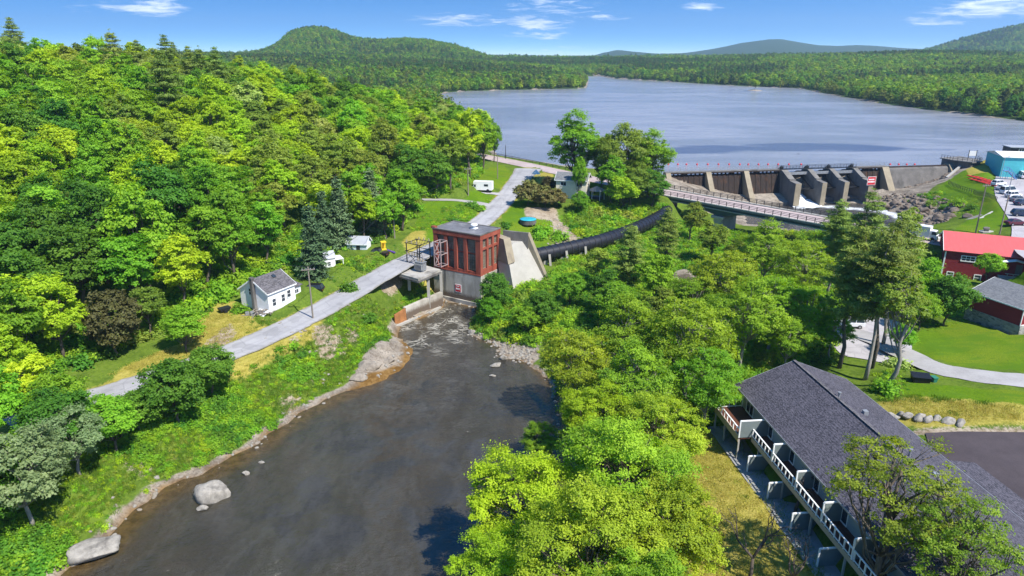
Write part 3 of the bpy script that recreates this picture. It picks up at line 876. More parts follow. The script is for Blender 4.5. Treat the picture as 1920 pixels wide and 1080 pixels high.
# ------------------------------------------------------------------ water
def water_river():
    t = NT('river_water'); v = t.pos()
    sh = t.attr('shallow'); fo = t.attr('foam')
    n = t.noise(0.75, 5, 0.68, t.scale(v, (0.6, 1.0, 1)), 0.8); n2 = t.noise(0.16, 5, 0.62, t.scale(v, (1, 0.7, 1)), 0.8)
    mp = t.n('ShaderNodeMapping'); t.t.links.new(v, mp.inputs['Vector']); mp.inputs['Rotation'].default_value = (0, 0, R(-27)); mp.inputs["Scale"].default_value = (1.0, 0.5, 1)
    sheen = t.noise(0.22, 5, 0.62, mp.outputs[0], 0.9); cur2 = t.noise(1.4, 4, 0.65, mp.outputs[0], 0.6)
    deep = t.mix(t.step(t.math('ADD', t.math('MULTIPLY', sheen, 0.65), t.math('MULTIPLY', cur2, 0.35)), 0.38, 0.64), (0.036, 0.031, 0.020), (0.055, 0.050, 0.038))  # paler streaks along the flow paint surface sheen into the water colour
    bedc = t.mix(t.step(t.noise(0.8, 4, 0.6, v), 0.35, 0.65), (0.050, 0.032, 0.012), (0.095, 0.062, 0.024))
    c = t.mix(t.step(sh, 0.05, 0.9), deep, bedc)
    swirl = t.noise(0.26, 4, 0.55, t.scale(v, (0.8, 1.5, 1)), 3.2)
    streak = t.math('SUBTRACT', 1.0, t.math('ABSOLUTE', t.math('MULTIPLY', t.math('SUBTRACT', swirl, 0.5), 13)), clamp=True)
    fm = t.math('MULTIPLY', t.math('MULTIPLY', streak, t.step(t.noise(0.25, 3, 0.6, v), 0.42, 0.62)), fo, clamp=True)
    c = t.mix(t.math('MULTIPLY', fm, 0.85), c, (0.42, 0.39, 0.32))
    rp = t.step(n2, 0.38, 0.66)
    h = t.math('ADD', t.math('MULTIPLY', n, 0.6), t.math('MULTIPLY', t.noise(3.2, 3, 0.6, t.scale(v, (0.6, 1, 1)), 0.4), 0.4))
    b = t.n('ShaderNodeBump'); b.inputs['Distance'].default_value = 0.9
    t.t.links.new(h, b.inputs['Height']); t.set(b.inputs['Strength'], t.math('ADD', 0.22, t.math('MULTIPLY', rp, 0.7)))
    s = t.bsdf(c, t.math('ADD', 0.06, t.math('MULTIPLY', fm, 0.5)), 1.0, 0, b.outputs[0])
    s.inputs['IOR'].default_value = 1.33
    return t.mat


def grid_sheet(name, x0, x1, y0, y1, st, z, mat, attrs):
    a = np.arange(x0, x1 + st, st); b = np.arange(y0, y1 + st, st)
    X, Y = np.meshgrid(a, b); i = np.arange(X.size).reshape(X.shape)
    q = np.stack([i[:-1, :-1].ravel(), i[:-1, 1:].ravel(), i[1:, 1:].ravel(), i[1:, :-1].ravel()], 1)
    at = {k: ('POINT', f(X, Y).ravel()) for k, f in attrs.items()}
    me = np_mesh(name, np.stack([X.ravel(), Y.ravel(), np.full(X.size, z)], 1), q, mat, at)
    return tag(link_mesh(name, me), kind='structure')


def f_sh(X, Y):
    d = sdist(X, Y, RIVER)
    west = poly_mask(X, Y, GP([(-900, 1500), (0, 1000), (400, 830), (760, 660), (700, 760), (620, 860), (520, 980), (420, 1100), (300, 1500)], 0))
    return np.where(west, 1 - smooth01((-d - 0.2) / 5.0), 1 - smooth01((-d) / 1.6))


def f_fo(X, Y):
    a, b = G(815, 612, 0)
    r = np.hypot((X - a) / 8.5, (Y - b) / 13)
    a2, b2 = G(790, 700, 0)
    return np.clip((1 - smooth01(r - 0.35)) * 1.3 + (1 - smooth01(np.hypot((X - a2) / 14, (Y - b2) / 22) - .2)) * 0.12, 0, 1.3)


grid_sheet('river', -150, 60, 22, 140, 1.0, 0.0, water_river(), {'shallow': f_sh, 'foam': f_fo})


def water_lake():
    t = NT('lake_water'); v = t.pos()
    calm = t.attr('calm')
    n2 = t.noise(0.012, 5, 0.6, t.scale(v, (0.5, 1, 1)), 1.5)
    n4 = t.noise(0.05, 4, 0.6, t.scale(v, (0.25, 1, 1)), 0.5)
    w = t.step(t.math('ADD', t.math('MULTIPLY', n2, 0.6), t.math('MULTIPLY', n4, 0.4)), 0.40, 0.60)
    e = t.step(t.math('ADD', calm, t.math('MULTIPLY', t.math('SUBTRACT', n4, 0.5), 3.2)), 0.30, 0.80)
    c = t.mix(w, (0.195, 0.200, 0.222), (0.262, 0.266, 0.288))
    c = t.mix(e, c, (0.085, 0.092, 0.135))  # darker reflection of the calm patch put into the base colour
    h = t.math('ADD', t.noise(0.5, 4, 0.65, t.scale(v, (0.5, 1, 1))), t.math('MULTIPLY', t.noise(2.0, 3, 0.6, t.scale(v, (0.5, 1, 1))), 0.4))
    b = t.n('ShaderNodeBump'); b.inputs['Distance'].default_value = 0.3; b.inputs['Strength'].default_value = 0.7
    t.t.links.new(h, b.inputs['Height'])
    s = t.bsdf(c, t.math('ADD', 0.15, t.math('MULTIPLY', w, 0.08)), 0.5, 0, b.outputs[0])
    s.inputs['IOR'].default_value = 1.33
    return t.mat


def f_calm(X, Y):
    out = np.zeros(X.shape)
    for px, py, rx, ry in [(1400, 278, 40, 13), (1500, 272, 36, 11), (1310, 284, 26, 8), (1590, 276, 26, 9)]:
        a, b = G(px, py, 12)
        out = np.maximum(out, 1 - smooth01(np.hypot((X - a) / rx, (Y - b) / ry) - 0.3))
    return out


def lake_sheet():
    a = np.sort(np.concatenate([axis(-40, 260, 6, -900, 1200, 1.08), [50.0, 158.0, 25.0]])); b = np.concatenate([[0], np.arange(3, 180, 4), np.arange(184, 1410, 24)])
    X, Y = np.meshgrid(a, b); Y = Y + lake_y0(X); i = np.arange(X.size).reshape(X.shape)
    q = np.stack([i[:-1, :-1].ravel(), i[:-1, 1:].ravel(), i[1:, 1:].ravel(), i[1:, :-1].ravel()], 1)
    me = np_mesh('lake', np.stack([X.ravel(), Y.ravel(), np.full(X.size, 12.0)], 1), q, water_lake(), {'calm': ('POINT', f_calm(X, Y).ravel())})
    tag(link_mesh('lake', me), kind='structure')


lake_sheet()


def rapids():
    t = NT('white_water'); v = t.pos()
    n = t.noise(0.9, 6, 0.72, t.scale(v, (0.5, 1.2, 1)), 1.0)
    f = t.math('ADD', t.attr('foam'), t.math('MULTIPLY', t.math('SUBTRACT', n, 0.5), 1.6))
    c = t.mix(t.step(f, 0.40, 0.95), (0.060, 0.055, 0.048), (0.66, 0.68, 0.69))
    t.bsdf(c, t.math('ADD', 0.2, t.math('MULTIPLY', f, 0.4)), 0.4, 0, t.bump(n, 0.8, 0.6))
    A = np.array(RAPIDS); st = 0.8
    a = np.arange(A[:, 0].min() - 4, A[:, 0].max() + 4, st); b = np.arange(A[:, 1].min() - 4, A[:, 1].max() + 5, st)
    X, Y = np.meshgrid(a, b); i = np.arange(X.size).reshape(X.shape)
    q = np.stack([i[:-1, :-1].ravel(), i[:-1, 1:].ravel(), i[1:, 1:].ravel(), i[1:, :-1].ravel()], 1)
    line = GP([(1495, 380), (1520, 386), (1570, 388), (1620, 392), (1660, 396), (1700, 412), (1690, 440)], 2.6)
    d, p = seg_dist(X, Y, line)
    fo = (1 - smooth01((d - 0.4) / 5.0)) * 0.85
    Z = 2.52 + (fbm(X, Y, 3, 3, 12) - 0.5) * 0.5 * fo
    me = np_mesh('rapids', np.stack([X.ravel(), Y.ravel(), Z.ravel()], 1), q, t.mat, {'foam': ('POINT', fo.ravel())}, smooth=True)
    tag(link_mesh('rapids', me), kind='structure')
    return t.mat


M['foam'] = rapids()
# ------------------------------------------------------------------ foliage
def unit(a): return a / np.maximum(np.linalg.norm(a, axis=-1, keepdims=True), 1e-9)


def leaf_quads(c, nrm, size, rng, asp=0.62):
    n = len(c)
    r = rng.normal(size=(n, 3)); t = unit(np.cross(nrm, r)); b = np.cross(nrm, t)
    s = size[:, None]
    # folded kite: tip and stem lower than the sides
    v = np.stack([c - t * s, c + b * s * asp + nrm * s * 0.15, c + t * s, c - b * s * asp + nrm * s * 0.15], 1)
    return v.reshape(-1, 3), np.arange(n * 4).reshape(n, 4)


def crown_mesh(name, c, nrm, size, tone, mat, rng, asp=0.62):
    v, q = leaf_quads(c, nrm, size, rng, asp)
    return np_mesh(name, v, q, mat, {'tone': ('FACE', np.clip(tone, 0, 1))})


def clumps_to_leaves(cc, cn, cr, ct, per, lsize, rng, flat=0.55, up=0.45, jit=0.75):
    """clump centres, outward directions, radii, tones -> leaves"""
    n = len(cc)
    idx = np.repeat(np.arange(n), per)
    o = rng.normal(size=(n * per, 3)) * 0.55
    o[:, 2] *= flat
    p = cc[idx] + o * cr[idx, None]
    nm = unit(cn[idx] * 0.8 + np.array([0, 0, up]) + rng.normal(size=(n * per, 3)) * jit * 0.6)
    sz = lsize * rng.uniform(0.7, 1.3, n * per)
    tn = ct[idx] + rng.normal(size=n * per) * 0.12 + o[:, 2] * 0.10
    return p, nm, sz, tn


def limb_tube(mb, a, b, r0, r1, rng, n=6, seg=4, bend=0.12):
    a = np.array(a, float); b = np.array(b, float); L_ = np.linalg.norm(b - a)
    pts = []; rad = []
    off = rng.normal(size=3) * L_ * bend
    for i in range(seg + 1):
        t = i / seg
        pts.append(a * (1 - t) + b * t + off * math.sin(math.pi * t) + (rng.normal(size=3) * L_ * 0.02 if 0 < i < seg else 0))
        rad.append(r0 * (1 - t) + r1 * t)
    mb.tube(pts, rad, n)
    return pts


def broadleaf(name, seed, H, Rc, bole, nl, nc, per, leaf, lmat, bmat, lobe=(0.30, 0.46), shape=1.0, open_=0.0, twigs=False, flat=0.55):
    rng = np.random.default_rng(seed)
    zc = bole + (H - bole) * 0.52; rz = (H - bole) * 0.5
    lob = []; tries = 0
    while len(lob) < nl and tries < 4000:
        tries += 1
        d = unit(rng.normal(size=3)); d[2] = d[2] * 0.9 + 0.12
        rr = rng.uniform(0.35, 0.78) ** 0.7
        w = 1.0 - 0.35 * max(0, d[2]) * shape
        p = np.array([d[0] * Rc * rr * w, d[1] * Rc * rr * w, zc + d[2] * rz * rr])
        lr = Rc * rng.uniform(*lobe)
        if all(np.linalg.norm(p - q) > 0.55 * (lr + ql) for q, ql in lob): lob.append((p, lr))
    cc = []; cn = []; cr = []; ct = []
    for p, lr in lob:
        m = max(6, int(nc * (lr / Rc / 0.38) ** 2))
        d = unit(rng.normal(size=(m * 2, 3)) + np.array([0, 0, 0.35]))
        out = unit(p - np.array([0, 0, zc - rz * 0.5]))
        k = (d @ out > -0.35) & (d[:, 2] > -0.55)
        d = d[k][:m]
        rad = lr * rng.uniform(0.62, 1.12, len(d))
        cc.append(p + d * rad[:, None] * np.array([1, 1, 0.85])); cn.append(unit(d + 0.4 * out))
        cr.append(lr * rng.uniform(0.24, 0.46, len(d)))
        ct.append(0.5 + rng.normal(size=len(d)) * 0.16 + rng.normal() * 0.12)
    cc = np.concatenate(cc); cn = np.concatenate(cn); cr = np.concatenate(cr); ct = np.concatenate(ct)
    if open_ > 0:
        k = rng.random(len(cc)) > open_
        cc, cn, cr, ct = cc[k], cn[k], cr[k], ct[k]
    p, nm, sz, tn = clumps_to_leaves(cc, cn, cr, ct, per, leaf, rng, flat)
    cm = crown_mesh(name + '_crown', p, nm, sz, tn, lmat, rng)
    mb = MB()
    top = np.array([rng.normal() * Rc * 0.06, rng.normal() * Rc * 0.06, zc + rz * 0.35])
    r0 = 0.018 * H + 0.04
    tp = limb_tube(mb, (0, 0, -0.6), top, r0, r0 * 0.3, rng, 8, 6, 0.03)
    for q, lr in lob:
        t = np.clip((q[2] - bole * 0.8) / (H - bole) * 0.7 + 0.15, 0.15, 0.8)
        s = tp[int(t * 6)]
        if s[2] > q[2] - 0.3: s = tp[max(1, int(t * 6) - 2)]
        bp = limb_tube(mb, s, q, r0 * 0.38, r0 * 0.12, rng, 5, 3, 0.10)
        if twigs:
            for _ in range(4): limb_tube(mb, bp[-2] if rng.random() < .5 else bp[-1], q + unit(rng.normal(size=3) + [0, 0, .4]) * lr * 0.95, r0 * 0.12, r0 * 0.03, rng, 4, 2, 0.1)
    tm = mesh_of(mb, name + '_trunk', bmat)
    return tm, cm


def mesh_of(mb, name, mat):
    me = bpy.data.meshes.new(name); me.from_pydata(mb.v, [], mb.f); me.materials.append(mat)
    me.polygons.foreach_set('use_smooth', [True] * len(me.polygons)); me.update()
    return me


def conifer(name, seed, H, Rc, bare, per, leaf, lmat, bmat, kind='pine', gap=0.9):
    rng = np.random.default_rng(seed)
    cc = []; cn = []; cr = []; ct = []
    mb = MB(); r0 = 0.013 * H + 0.05
    limb_tube(mb, (0, 0, -0.6), (rng.normal() * .2, rng.normal() * .2, H * 0.99), r0, 0.03, rng, 7, 6, 0.008)
    z = bare
    while z < H - 0.3:
        f = (z - bare) / (H - bare)
        if kind == 'pine':
            prof = (0.55 + 0.45 * math.sin(min(1, f * 1.35 + .12) * math.pi * 0.5)) * (1 - f ** 2.2) + 0.08
            nb = rng.integers(4, 7); droop = rng.uniform(-0.05, 0.22)
        else:
            prof = (1 - f) ** 0.85 * 0.97 + 0.04; nb = rng.integers(6, 9); droop = rng.uniform(-0.38, -0.12)
        a0 = rng.uniform(0, 6.28)
        for k in range(nb):
            if kind == 'pine' and rng.random() < 0.16: continue
            a = a0 + 6.283 * k / nb + rng.normal() * 0.2
            Lb = Rc * prof * rng.uniform(0.6, 1.15)
            d = np.array([math.cos(a), math.sin(a), 0])
            end = np.array([0, 0, z]) + d * Lb + np.array([0, 0, Lb * droop])
            if kind == 'pine': limb_tube(mb, (0, 0, z), end * 0.9 + np.array([0, 0, z]) * 0.1, 0.06, 0.02, rng, 4, 2, 0.05)
            m = max(2, int(Lb / 0.62))
            for j in range(m):
                t = (j + 0.75) / m
                if kind == 'pine' and t < 0.25: continue
                c = np.array([0, 0, z]) + (end - np.array([0, 0, z])) * t
                w = 0.32 * Lb * (1 - t) + 0.42
                for sgn in ((0,) if w < 0.6 else (-1, 0, 1)):
                    cc.append(c + np.array([-d[1], d[0], 0]) * sgn * w * 0.6 + rng.normal(size=3) * 0.12)
                    cn.append(unit(np.array([d[0] * 0.5, d[1] * 0.5, 0.75]))); cr.append(0.62 if kind == 'pine' else 0.55)
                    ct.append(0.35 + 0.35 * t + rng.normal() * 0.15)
        z += gap * rng.uniform(0.75, 1.25) * (1.0 if kind == 'pine' else 0.75)
    cc.append(np.array([0, 0, H])); cn.append(np.array([0, 0, 1.0])); cr.append(0.4); ct.append(0.6)
    cc = np.array(cc); cn = np.array(cn); cr = np.array(cr); ct = np.array(ct)
    p, nm, sz, tn = clumps_to_leaves(cc, cn, cr, ct, per, leaf, rng, 0.42 if kind == 'pine' else 0.35, 0.3, 0.9)
    return mesh_of(mb, name + '_trunk', bmat), crown_mesh(name + '_crown', p, nm, sz, tn, lmat, rng, 0.30)


def bush_mesh(name, seed, Rb, Hb, n, per, leaf, lmat):
    rng = np.random.default_rng(seed)
    d = unit(rng.normal(size=(n, 3))); d[:, 2] = np.abs(d[:, 2])
    w = 1 + 0.35 * np.sin(np.arctan2(d[:, 1], d[:, 0]) * 3 + rng.uniform(0, 6))
    cc = d * np.array([Rb, Rb, Hb]) * rng.uniform(0.55, 1.0, (n, 1)) * w[:, None]
    p, nm, sz, tn = clumps_to_leaves(cc, d, np.full(n, Rb * 0.36), 0.5 + rng.normal(size=n) * 0.2, per, leaf, rng, 0.7)
    return crown_mesh(name, p, nm, sz, tn, lmat, rng)


# prototypes: (trunk mesh, crown mesh)
TREES = {}


def proto(key, pair): TREES[key] = pair


# mid distance (one mesh per form; colour also varies from tree to tree)
forms = [('yellow', 1, 15, 4.9, 3.5), ('yellow', 2, 17, 4.4, 4), ('yellow', 3, 13.5, 5.2, 3), ('green', 4, 15, 5.0, 3.2), ('green', 5, 16.5, 4.6, 4), ('deep', 6, 14.5, 5.2, 2.8), ('olive', 7, 16, 4.5, 4), ('olive', 8, 14.5, 4.9, 3.5), ('pale', 9, 14, 4.6, 3)]
for mname, sd, H, Rc, bole in forms:
    proto('%s%d' % (mname, sd), broadleaf('broadleaf', 100 + sd, H, Rc, bole, 19, 26, 27, 0.235, L[mname], M['bark'], lobe=(0.24, 0.42)))
proto('pine1', conifer('pine', 201, 20, 5.0, 5.0, 18, 0.28, L['needle'], M['bark']))
proto('pine2', conifer('pine', 202, 21.5, 4.6, 7.0, 18, 0.28, L['needle'], M['bark']))
proto('spruce1', conifer('spruce', 203, 15, 3.6, 1.0, 11, 0.34, L['spruce'], M['bark'], 'spruce'))
proto('spruce2', conifer('spruce', 204, 12, 3.2, 0.8, 11, 0.34, L['spruce'], M['bark'], 'spruce'))
proto('copper1', broadleaf('copper', 205, 11, 4.6, 1.8, 18, 24, 24, 0.24, L['copper'], M['bark']))
proto('silver1', broadleaf('willow', 206, 11, 4.4, 2.4, 22, 30, 34, 0.15, L['silver'], M['pale_bark'], lobe=(0.22, 0.38), open_=0.1, twigs=True))
proto('fine_green', broadleaf('fine', 207, 9, 3.6, 2.2, 20, 26, 26, 0.17, L['green'], M['bark'], twigs=True, open_=0.1))
proto('fine_deep', broadleaf('fine', 208, 9, 3.8, 1.6, 22, 28, 28, 0.17, L['deep'], M['bark'], twigs=True))
# close to the camera: small leaves
proto('near1', broadleaf('near', 301, 15, 6.4, 3.2, 34, 40, 84, 0.112, L['yellow'], M['bark'], lobe=(0.16, 0.32), twigs=True, flat=0.45))
proto('near2', broadleaf('near', 302, 16, 7.2, 3.6, 40, 40, 84, 0.112, L['lime'], M['bark'], lobe=(0.15, 0.30), twigs=True, flat=0.45))
proto('near3', broadleaf('near', 303, 14, 6.2, 3.0, 36, 40, 84, 0.112, L['lime'], M['bark'], lobe=(0.16, 0.32), twigs=True, flat=0.45))
proto('east1', broadleaf('east', 304, 16, 7.0, 4.0, 32, 32, 54, 0.145, L['lime'], M['pale_bark'], lobe=(0.17, 0.34), twigs=True, flat=0.45))
proto('east2', broadleaf('east', 305, 15, 6.4, 3.6, 30, 32, 54, 0.145, L['lime'], M['pale_bark'], lobe=(0.17, 0.34), twigs=True, flat=0.45))
proto('east3', broadleaf('east', 306, 15, 6.2, 3.6, 30, 32, 54, 0.145, L['green'], M['pale_bark'], lobe=(0.17, 0.34), twigs=True, flat=0.45))
proto('thin', broadleaf('thin', 307, 17, 5.6, 5.5, 28, 26, 56, 0.105, L['ash'], M['bark'], lobe=(0.17, 0.30), twigs=True, open_=0.25, flat=0.4))
proto('tallpine', conifer('tallpine', 308, 25, 4.9, 9.5, 24, 0.25, L['needle'], M['bark'], gap=0.85))
proto('tallpine2', conifer('tallpine', 309, 24, 4.5, 10.5, 24, 0.25, L['needle'], M['pale_bark'], gap=0.85))
proto('tallleaf', broadleaf('tallleaf', 310, 21, 4.6, 9.0, 20, 24, 34, 0.20, L['olive'], M['pale_bark'], lobe=(0.24, 0.42), twigs=True, open_=0.15))
proto('maple', broadleaf('maple', 311, 12, 5.0, 2.0, 30, 34, 44, 0.16, L['green'], M['bark'], lobe=(0.2, 0.38)))
proto('cove1', broadleaf('cove', 312, 19, 7.2, 3.0, 36, 34, 34, 0.215, L['green'], M['bark'], lobe=(0.2, 0.36)))
proto('cove2', broadleaf('cove', 313, 17, 7.6, 2.0, 38, 34, 34, 0.215, L['olive'], M['bark'], lobe=(0.2, 0.36)))
proto('russet1', broadleaf('russet', 314, 6.4, 4.2, 0.6, 26, 26, 18, 0.26, L['russet'], M['bark'], lobe=(0.25, 0.42)))
BUSH = {k: bush_mesh('bush_' + k, 400 + i, 1.5, 1.3, 60, 14, 0.20, L[k]) for i, k in enumerate(['green', 'yellow', 'deep', 'olive', 'pale'])}

used_keys = {}


def plant(key, x, y, s=1.0, rz=None, name='broadleaf_tree', label=None, cat='tree', group=None, sz=None, z=None, sxy=None):
    tm, cm = TREES[key]
    t = thing(name, label, cat, (x, y, Hf(x, y) if z is None else z), NR.uniform(0, 6.28) if rz is None else rz, group)
    a = s if sxy is None else sxy
    t.scale = (a, a, sz if sz else s)
    link_mesh('trunk', tm, t); link_mesh('crown', cm, t)
    return t


# ------------------------------------------------------------------ scatter of uncountable growth
def scatter(name, label, cat, P, sc, rz, pi, meshes, kind='stuff', tilt=None):
    protos = []
    pc = bpy.data.collections.new(name + '_forms')
    for i, mset in enumerate(meshes):
        o = bpy.data.objects.new('form', mset); pc.objects.link(o); o.name = '%s_%02d' % (name, i)
    me = bpy.data.meshes.new(name)
    me.vertices.add(len(P)); me.vertices.foreach_set('co', np.ascontiguousarray(P, dtype=np.float32).ravel())
    for nm, arr, ty in (('sc', sc, 'FLOAT'), ('rz', rz, 'FLOAT'), ('pi', pi, 'INT')):
        a = me.attributes.new(nm, ty, 'POINT'); a.data.foreach_set('value', np.ascontiguousarray(arr, dtype=np.float32 if ty == 'FLOAT' else np.int32))
    o = link_mesh(name, me)
    ng = bpy.data.node_groups.new(name, 'GeometryNodeTree')
    ng.interface.new_socket('Geometry', in_out='INPUT', socket_type='NodeSocketGeometry')
    ng.interface.new_socket('Geometry', in_out='OUTPUT', socket_type='NodeSocketGeometry')
    N = ng.nodes.new; K = ng.links.new
    gi = N('NodeGroupInput'); go = N('NodeGroupOutput')
    ci = N('GeometryNodeCollectionInfo'); ci.inputs['Collection'].default_value = pc
    ci.inputs['Separate Children'].default_value = True; ci.inputs['Reset Children'].default_value = True
    ip = N('GeometryNodeInstanceOnPoints'); ip.inputs['Pick Instance'].default_value = True

    def at(nm, ty):
        a = N('GeometryNodeInputNamedAttribute'); a.data_type = ty; a.inputs['Name'].default_value = nm
        return a.outputs[0]
    cx_ = N('ShaderNodeCombineXYZ'); K(at('rz', 'FLOAT'), cx_.inputs[2])
    K(gi.outputs[0], ip.inputs['Points']); K(ci.outputs[0], ip.inputs['Instance'])
    K(at('pi', 'INT'), ip.inputs['Instance Index']); K(cx_.outputs[0], ip.inputs['Rotation']); K(at('sc', 'FLOAT'), ip.inputs['Scale'])
    K(ip.outputs[0], go.inputs[0])
    m = o.modifiers.new('growth', 'NODES'); m.node_group = ng
    return tag(o, label, cat, None, kind)


# far woods: low detail trees
def far_tree(seed, lmat, H=13, Rc=4.6, n=70, per=6, leaf=0.85):
    rng = np.random.default_rng(seed)
    d = unit(rng.normal(size=(n, 3)))
    r = 1 + 0.22 * np.sin(d[:, 0] * 5 + seed) + 0.18 * np.sin(d[:, 1] * 6 + seed * 2)
    cc = np.array([0, 0, H * 0.56]) + d * np.array([Rc, Rc, H * 0.44]) * r[:, None] * rng.uniform(0.7, 1.0, (n, 1))
    p, nm, sz, tn = clumps_to_leaves(cc, d, np.full(n, 1.0), 0.5 + rng.normal(size=n) * 0.15, per, leaf, rng, 0.7)
    return crown_mesh('far_tree', p, nm, sz, tn, lmat, rng)


def far_pine(seed, lmat, H=16, Rc=3.2):
    rng = np.random.default_rng(seed); cc = []; cn = []
    for k in range(80):
        f = rng.random() ** 0.8; a = rng.uniform(0, 6.28); w = Rc * (1 - f) ** 0.8 * rng.uniform(0.5, 1.05) + .2
        cc.append([math.cos(a) * w, math.sin(a) * w, 2.5 + f * (H - 2.5)]); cn.append([math.cos(a) * .6, math.sin(a) * .6, 0.7])
    cc = np.array(cc); cn = unit(np.array(cn))
    p, nm, sz, tn = clumps_to_leaves(cc, cn, np.full(len(cc), 0.8), 0.5 + rng.normal(size=len(cc)) * 0.15, 6, 0.7, rng, 0.5)
    return crown_mesh('far_pine', p, nm, sz, tn, lmat, rng, 0.4)


LF = {k: leaf_mat('far_' + k, c, 0.4, 1.0, 0.80) for k, c in dict(yellow=((0.085, 0.150, 0.012), (0.150, 0.230, 0.016), (0.215, 0.290, 0.024)), green=((0.045, 0.105, 0.014), (0.080, 0.160, 0.018), (0.125, 0.215, 0.026)), deep=((0.022, 0.065, 0.016), (0.040, 0.100, 0.022), (0.070, 0.140, 0.03)), olive=((0.06, 0.09, 0.018), (0.11, 0.14, 0.03), (0.17, 0.20, 0.05)), needle=((0.028, 0.055, 0.022), (0.06, 0.09, 0.03), (0.11, 0.14, 0.045))).items()}
FAR = [far_tree(1, LF['yellow'], 12, 4.8), far_tree(2, LF['green'], 13, 4.5), far_tree(3, LF['green'], 12, 5), far_tree(4, LF['olive'], 13, 4.4), far_tree(5, LF['deep'], 12, 4.8),
       far_pine(6, LF['needle'], 15, 3.6), far_pine(7, LF['needle'], 14, 3.4), far_tree(8, LF['deep'], 14, 4.0)]


def far_points():
    P = []; S = []; I = []
    rng = np.random.default_rng(5)

    def fill(y0, y1, sp, s0):
        n_y = int((y1 - y0) / sp)
        for j in range(n_y):
            y = y0 + (j + rng.random(1)[0]) * sp
            w = y * 0.74 + 25
            n = int(2 * w / sp)
            x = -w + (np.arange(n) + rng.random(n)) * sp
            yy = y + rng.uniform(-sp, sp, n) * 0.7
            z = Hv(x, yy)
            P.append(np.stack([x, yy, z], 1)); S.append(rng.uniform(0.8, 1.25, n) * s0)
    fill(325, 600, 6.6, 0.86); fill(600, 1100, 6.6, 0.76); fill(1100, 1750, 7.0, 0.68); fill(1750, 2900, 13, 0.95)
    P = np.concatenate(P); S = np.concatenate(S)
    dlk = sdist(P[:, 0], P[:, 1], LAKE)
    pxx = 960 + 1280 * 1.0575 * P[:, 0] / P[:, 1]
    k = (dlk > 2.5) & (P[:, 2] > 12.2)
    # east bank near the car park is open ground; nothing hidden behind the butte
    k &= ~((P[:, 0] > 120) & (P[:, 1] < 360) & (P[:, 0] < 330))
    k &= ~((P[:, 1] < 345) & (P[:, 0] > -135) & (P[:, 0] < 40))
    k &= ~((P[:, 1] > 1900) & (pxx < 1600))
    # far slope beyond the crest is not seen
    P, S, pxx, dlk = P[k], S[k], pxx[k], dlk[k]
    kind = fbm(P[:, 0], P[:, 1], 120, 3, 41) + rng.normal(size=len(P)) * 0.10
    u = rng.random(len(P))
    kind = kind + 0.16 * (pxx > 1400) * (1 - smooth01((P[:, 1] - 700) / 500)) + 0.22 * ((P[:, 0] < -60) & (P[:, 1] < 520))
    I = np.where(kind < 0.44, np.where(u < .55, 5, np.where(u < .8, 7, 6)), np.where(kind < 0.53, np.where(u < .4, 4, np.where(u < .7, 3, 1)), np.where(u < .42, 0, np.where(u < .72, 1, np.where(u < .9, 2, 3)))))
    hl = (P[:, 0] < -40) & (P[:, 1] < 560) & (I >= 5) & (rng.random(len(P)) < 0.985); I = np.where(hl, rng.integers(0, 4, len(P)), I)
    # shoreline growth is lower, paler and reaches the water
    sh = dlk < 9
    I = np.where(sh & (u < 0.7), np.where(u < .35, 0, 3), I); S = np.where(sh, S * 0.75, S)
    return P, S, I


FP, FS, FI = far_points()
scatter('far_woods', 'unbroken woods covering the hills and shores beyond the lake', 'woods', FP + np.array([0, 0, -0.4]), FS, NR.uniform(0, 6.28, len(FP)), FI, FAR)
# ------------------------------------------------------------------ buildings
def window(root, at, dirx, w, h, frame='white_paint', nx=1, nz=2, fw=0.10, pane='glass', d=0.0):
    """window centred at local point `at` on a wall whose outward normal is dirx rotated -90 deg; dirx runs along the wall"""
    ux, uy = dirx; nx_, ny_ = uy, -ux
    ax, ay, az = at
    P = lambda u, v, k: (ax + ux * u + nx_ * k, ay + uy * u + ny_ * k, az + v)

    def blk(mb, u0, u1, v0, v1, k0, k1):
        mb.hexa([P(u0, v0, k1), P(u1, v0, k1), P(u1, v0, k0), P(u0, v0, k0)], [P(u0, v1, k1), P(u1, v1, k1), P(u1, v1, k0), P(u0, v1, k0)])
    g = MB(); blk(g, -w / 2, w / 2, -h / 2, h / 2, -0.05, 0.03 + d)
    wo = g.build('window', M[pane], root)
    f = MB()
    blk(f, -w / 2 - fw, w / 2 + fw, h / 2, h / 2 + fw, -0.05, 0.075 + d); blk(f, -w / 2 - fw, w / 2 + fw, -h / 2 - fw * 1.2, -h / 2, -0.05, 0.10 + d)
    blk(f, -w / 2 - fw, -w / 2, -h / 2, h / 2, -0.05, 0.072 + d); blk(f, w / 2, w / 2 + fw, -h / 2, h / 2, -0.05, 0.072 + d)
    for i in range(1, nx): blk(f, -w / 2 + w * i / nx - fw * .3, -w / 2 + w * i / nx + fw * .3, -h / 2, h / 2, 0.031 + d, 0.055 + d)
    for i in range(1, nz): blk(f, -w / 2, w / 2, -h / 2 + h * i / nz - fw * .3, -h / 2 + h * i / nz + fw * .3, 0.031 + d, 0.051 + d)
    f.build('frame', M[frame], wo)
    return wo


FRONT = (1, 0); BACK = (-1, 0); RIGHT = (0, 1); LEFT = (0, -1)


